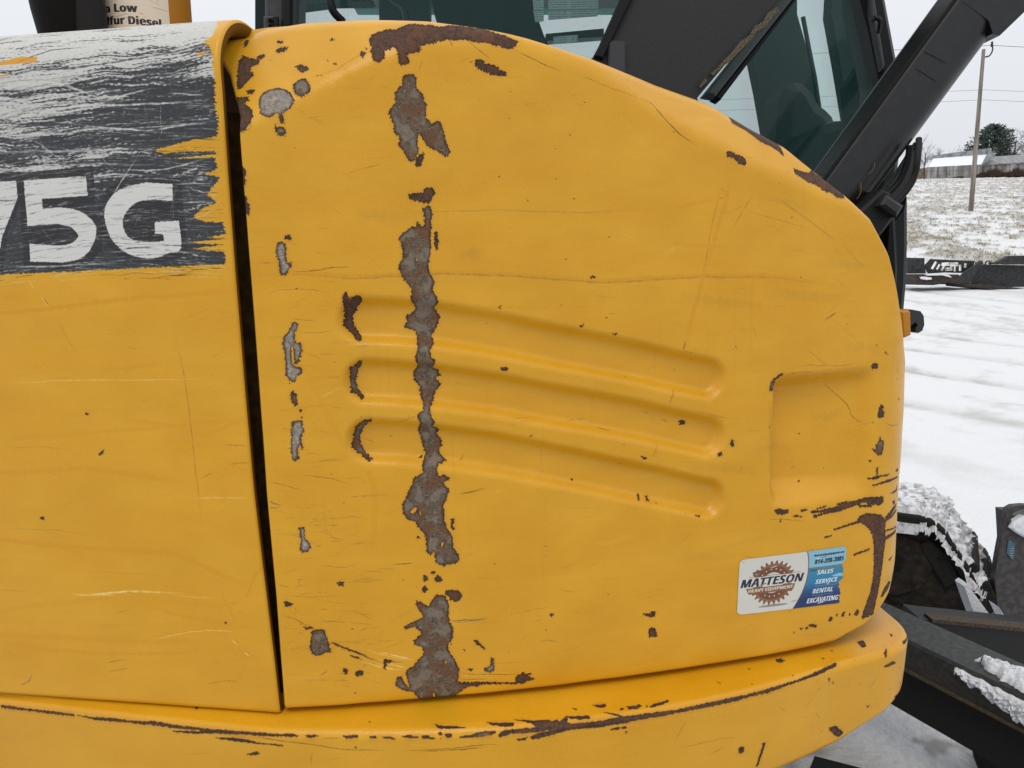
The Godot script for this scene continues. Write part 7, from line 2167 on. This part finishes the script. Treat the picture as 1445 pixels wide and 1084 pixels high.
func snow_side(p0: Vector3, d: Vector3, nr: Vector3, t0: float, t1: float, sd: int) -> ArrayMesh:
	var n := FastNoiseLite.new()
	n.seed = sd
	n.frequency = 1.0
	n.fractal_octaves = 4
	var pos := PackedVector3Array()
	var uv := PackedVector2Array()
	var nu := 100
	var nv := 22
	for j in nv:
		var v := j / float(nv - 1)
		for i in nu:
			var u := i / float(nu - 1)
			var t := lerpf(t0, t1, u)
			var top := 0.388 + 0.006 * n.get_noise_2d(t * 30.0, 1.0)
			var bot := lerpf(0.372, 0.322, smoothstep(0.0, 0.5, u)) + 0.018 * n.get_noise_2d(t * 26.0, 4.0) + 0.012 * n.get_noise_2d(t * 90.0, 8.0)
			bot = minf(bot, top - 0.004)
			var y := lerpf(bot, top, v)
			var h := 0.018 * pow(sin(v * PI), 0.5) * smoothstep(0.0, 0.06, u) * (1.0 + 0.9 * n.get_noise_2d(t * 60.0, y * 90.0))
			pos.append(p0 + d * t - nr * (h - 0.002) + Vector3(0, y, 0))
			uv.append(Vector2(u, v))
	return sheet(pos, uv, nu, nv)

func build_filler(ex: Node3D, shift: Transform3D) -> void:
	# yellow filler housing with a fuel sticker, and the black canister beside it, behind the hood's top
	var yellow := flat(Color(0.66, 0.45, 0.07), 0.5, 0.4)
	var black := flat(Color(0.045, 0.045, 0.048), 0.6, 0.25)
	var cx: float = -0.721
	var r := 0.0905
	var f := Node3D.new()
	f.name = "fuel_filler"
	ex.add_child(f)
	f.transform = shift * Transform3D(Basis(), Vector3(cx, 1.62, -1.62))
	part("housing", lathe([0.0, 0.0, r, 0.0, r, 0.50, r - 0.01, 0.51, 0.0, 0.51], 48), yellow, f)
	var im := Image.create(1024, 1024, false, Image.FORMAT_RGB8)
	im.fill(Color8(214, 206, 192))
	var font := SystemFont.new()
	font.font_names = PackedStringArray(["Droid Sans"])
	font.font_weight = 700
	print_text(im, "Ultra Low", font, 360.0, 488.0, 425.0, 68.0, Color8(30, 30, 32), 0.0, 3.0)
	print_text(im, "Sulfur Diesel", font, 444.0, 585.0, 508.0, 70.0, Color8(30, 30, 32), 0.0, 3.0)
	print_text(im, "Fuel Only", font, 400.0, 685.0, 380.0, 68.0, Color8(30, 30, 32), 0.0, 3.0)
	for i in 40:
		var q := Vector2(rng.randf_range(0, 1000), rng.randf_range(300, 1000))
		var e := q + Vector2(rng.randf_range(-120, 120), rng.randf_range(-30, 30))
		fill(im, PackedVector2Array([q, e, e + Vector2(2, 3), q + Vector2(1, 4)]), Color8(150, 138, 118))
	for q in [[450, 592, 40, 16], [330, 480, 14, 9], [800, 560, 30, 8]]:
		fill(im, PackedVector2Array([Vector2(q[0], q[1]), Vector2(q[0] + q[2], q[1] + 2), Vector2(q[0] + q[2] * 0.7, q[1] + q[3]), Vector2(q[0] + 4, q[1] + q[3] * 0.6)]), Color8(190, 130, 40))
	im.resize(512, 512, Image.INTERPOLATE_LANCZOS)
	var sm := flat(Color.WHITE, 0.5)
	sm.albedo_texture = ImageTexture.create_from_image(im)
	sm.texture_repeat = false
	var pos := PackedVector3Array()
	var uv := PackedVector2Array()
	for j in 2:
		for i in 33:
			var u := i / 32.0
			var a := lerpf(-1.75, 0.95, u)
			pos.append(Vector3(sin(a) * (r + 0.001), lerpf(0.1773, 0.4073, float(j)), cos(a) * (r + 0.001)))
			uv.append(Vector2(u, 1.0 - j))
	part("sticker", sheet(pos, uv, 33, 2), sm, f)
	var can := Node3D.new()
	can.name = "canister"
	ex.add_child(can)
	can.transform = shift * Transform3D(Basis(Vector3(0, 0, 1), 0.05), Vector3(-0.812, 1.866, -1.500))
	part("body", lathe([0.0, -0.22, 0.03, -0.10, 0.044, -0.03, 0.052, 0.03, 0.057, 0.10, 0.059, 0.20, 0.055, 0.30, 0.0, 0.32], 36), black, can)
	part("collar", lathe([0.0, -0.2, 0.030, -0.2, 0.033, 0.1, 0.033, 0.3, 0.0, 0.3], 30), flat(Color(0.11, 0.11, 0.115), 0.5, 0.3), can, Transform3D(Basis(), Vector3(0.044, 0, 0.0)))
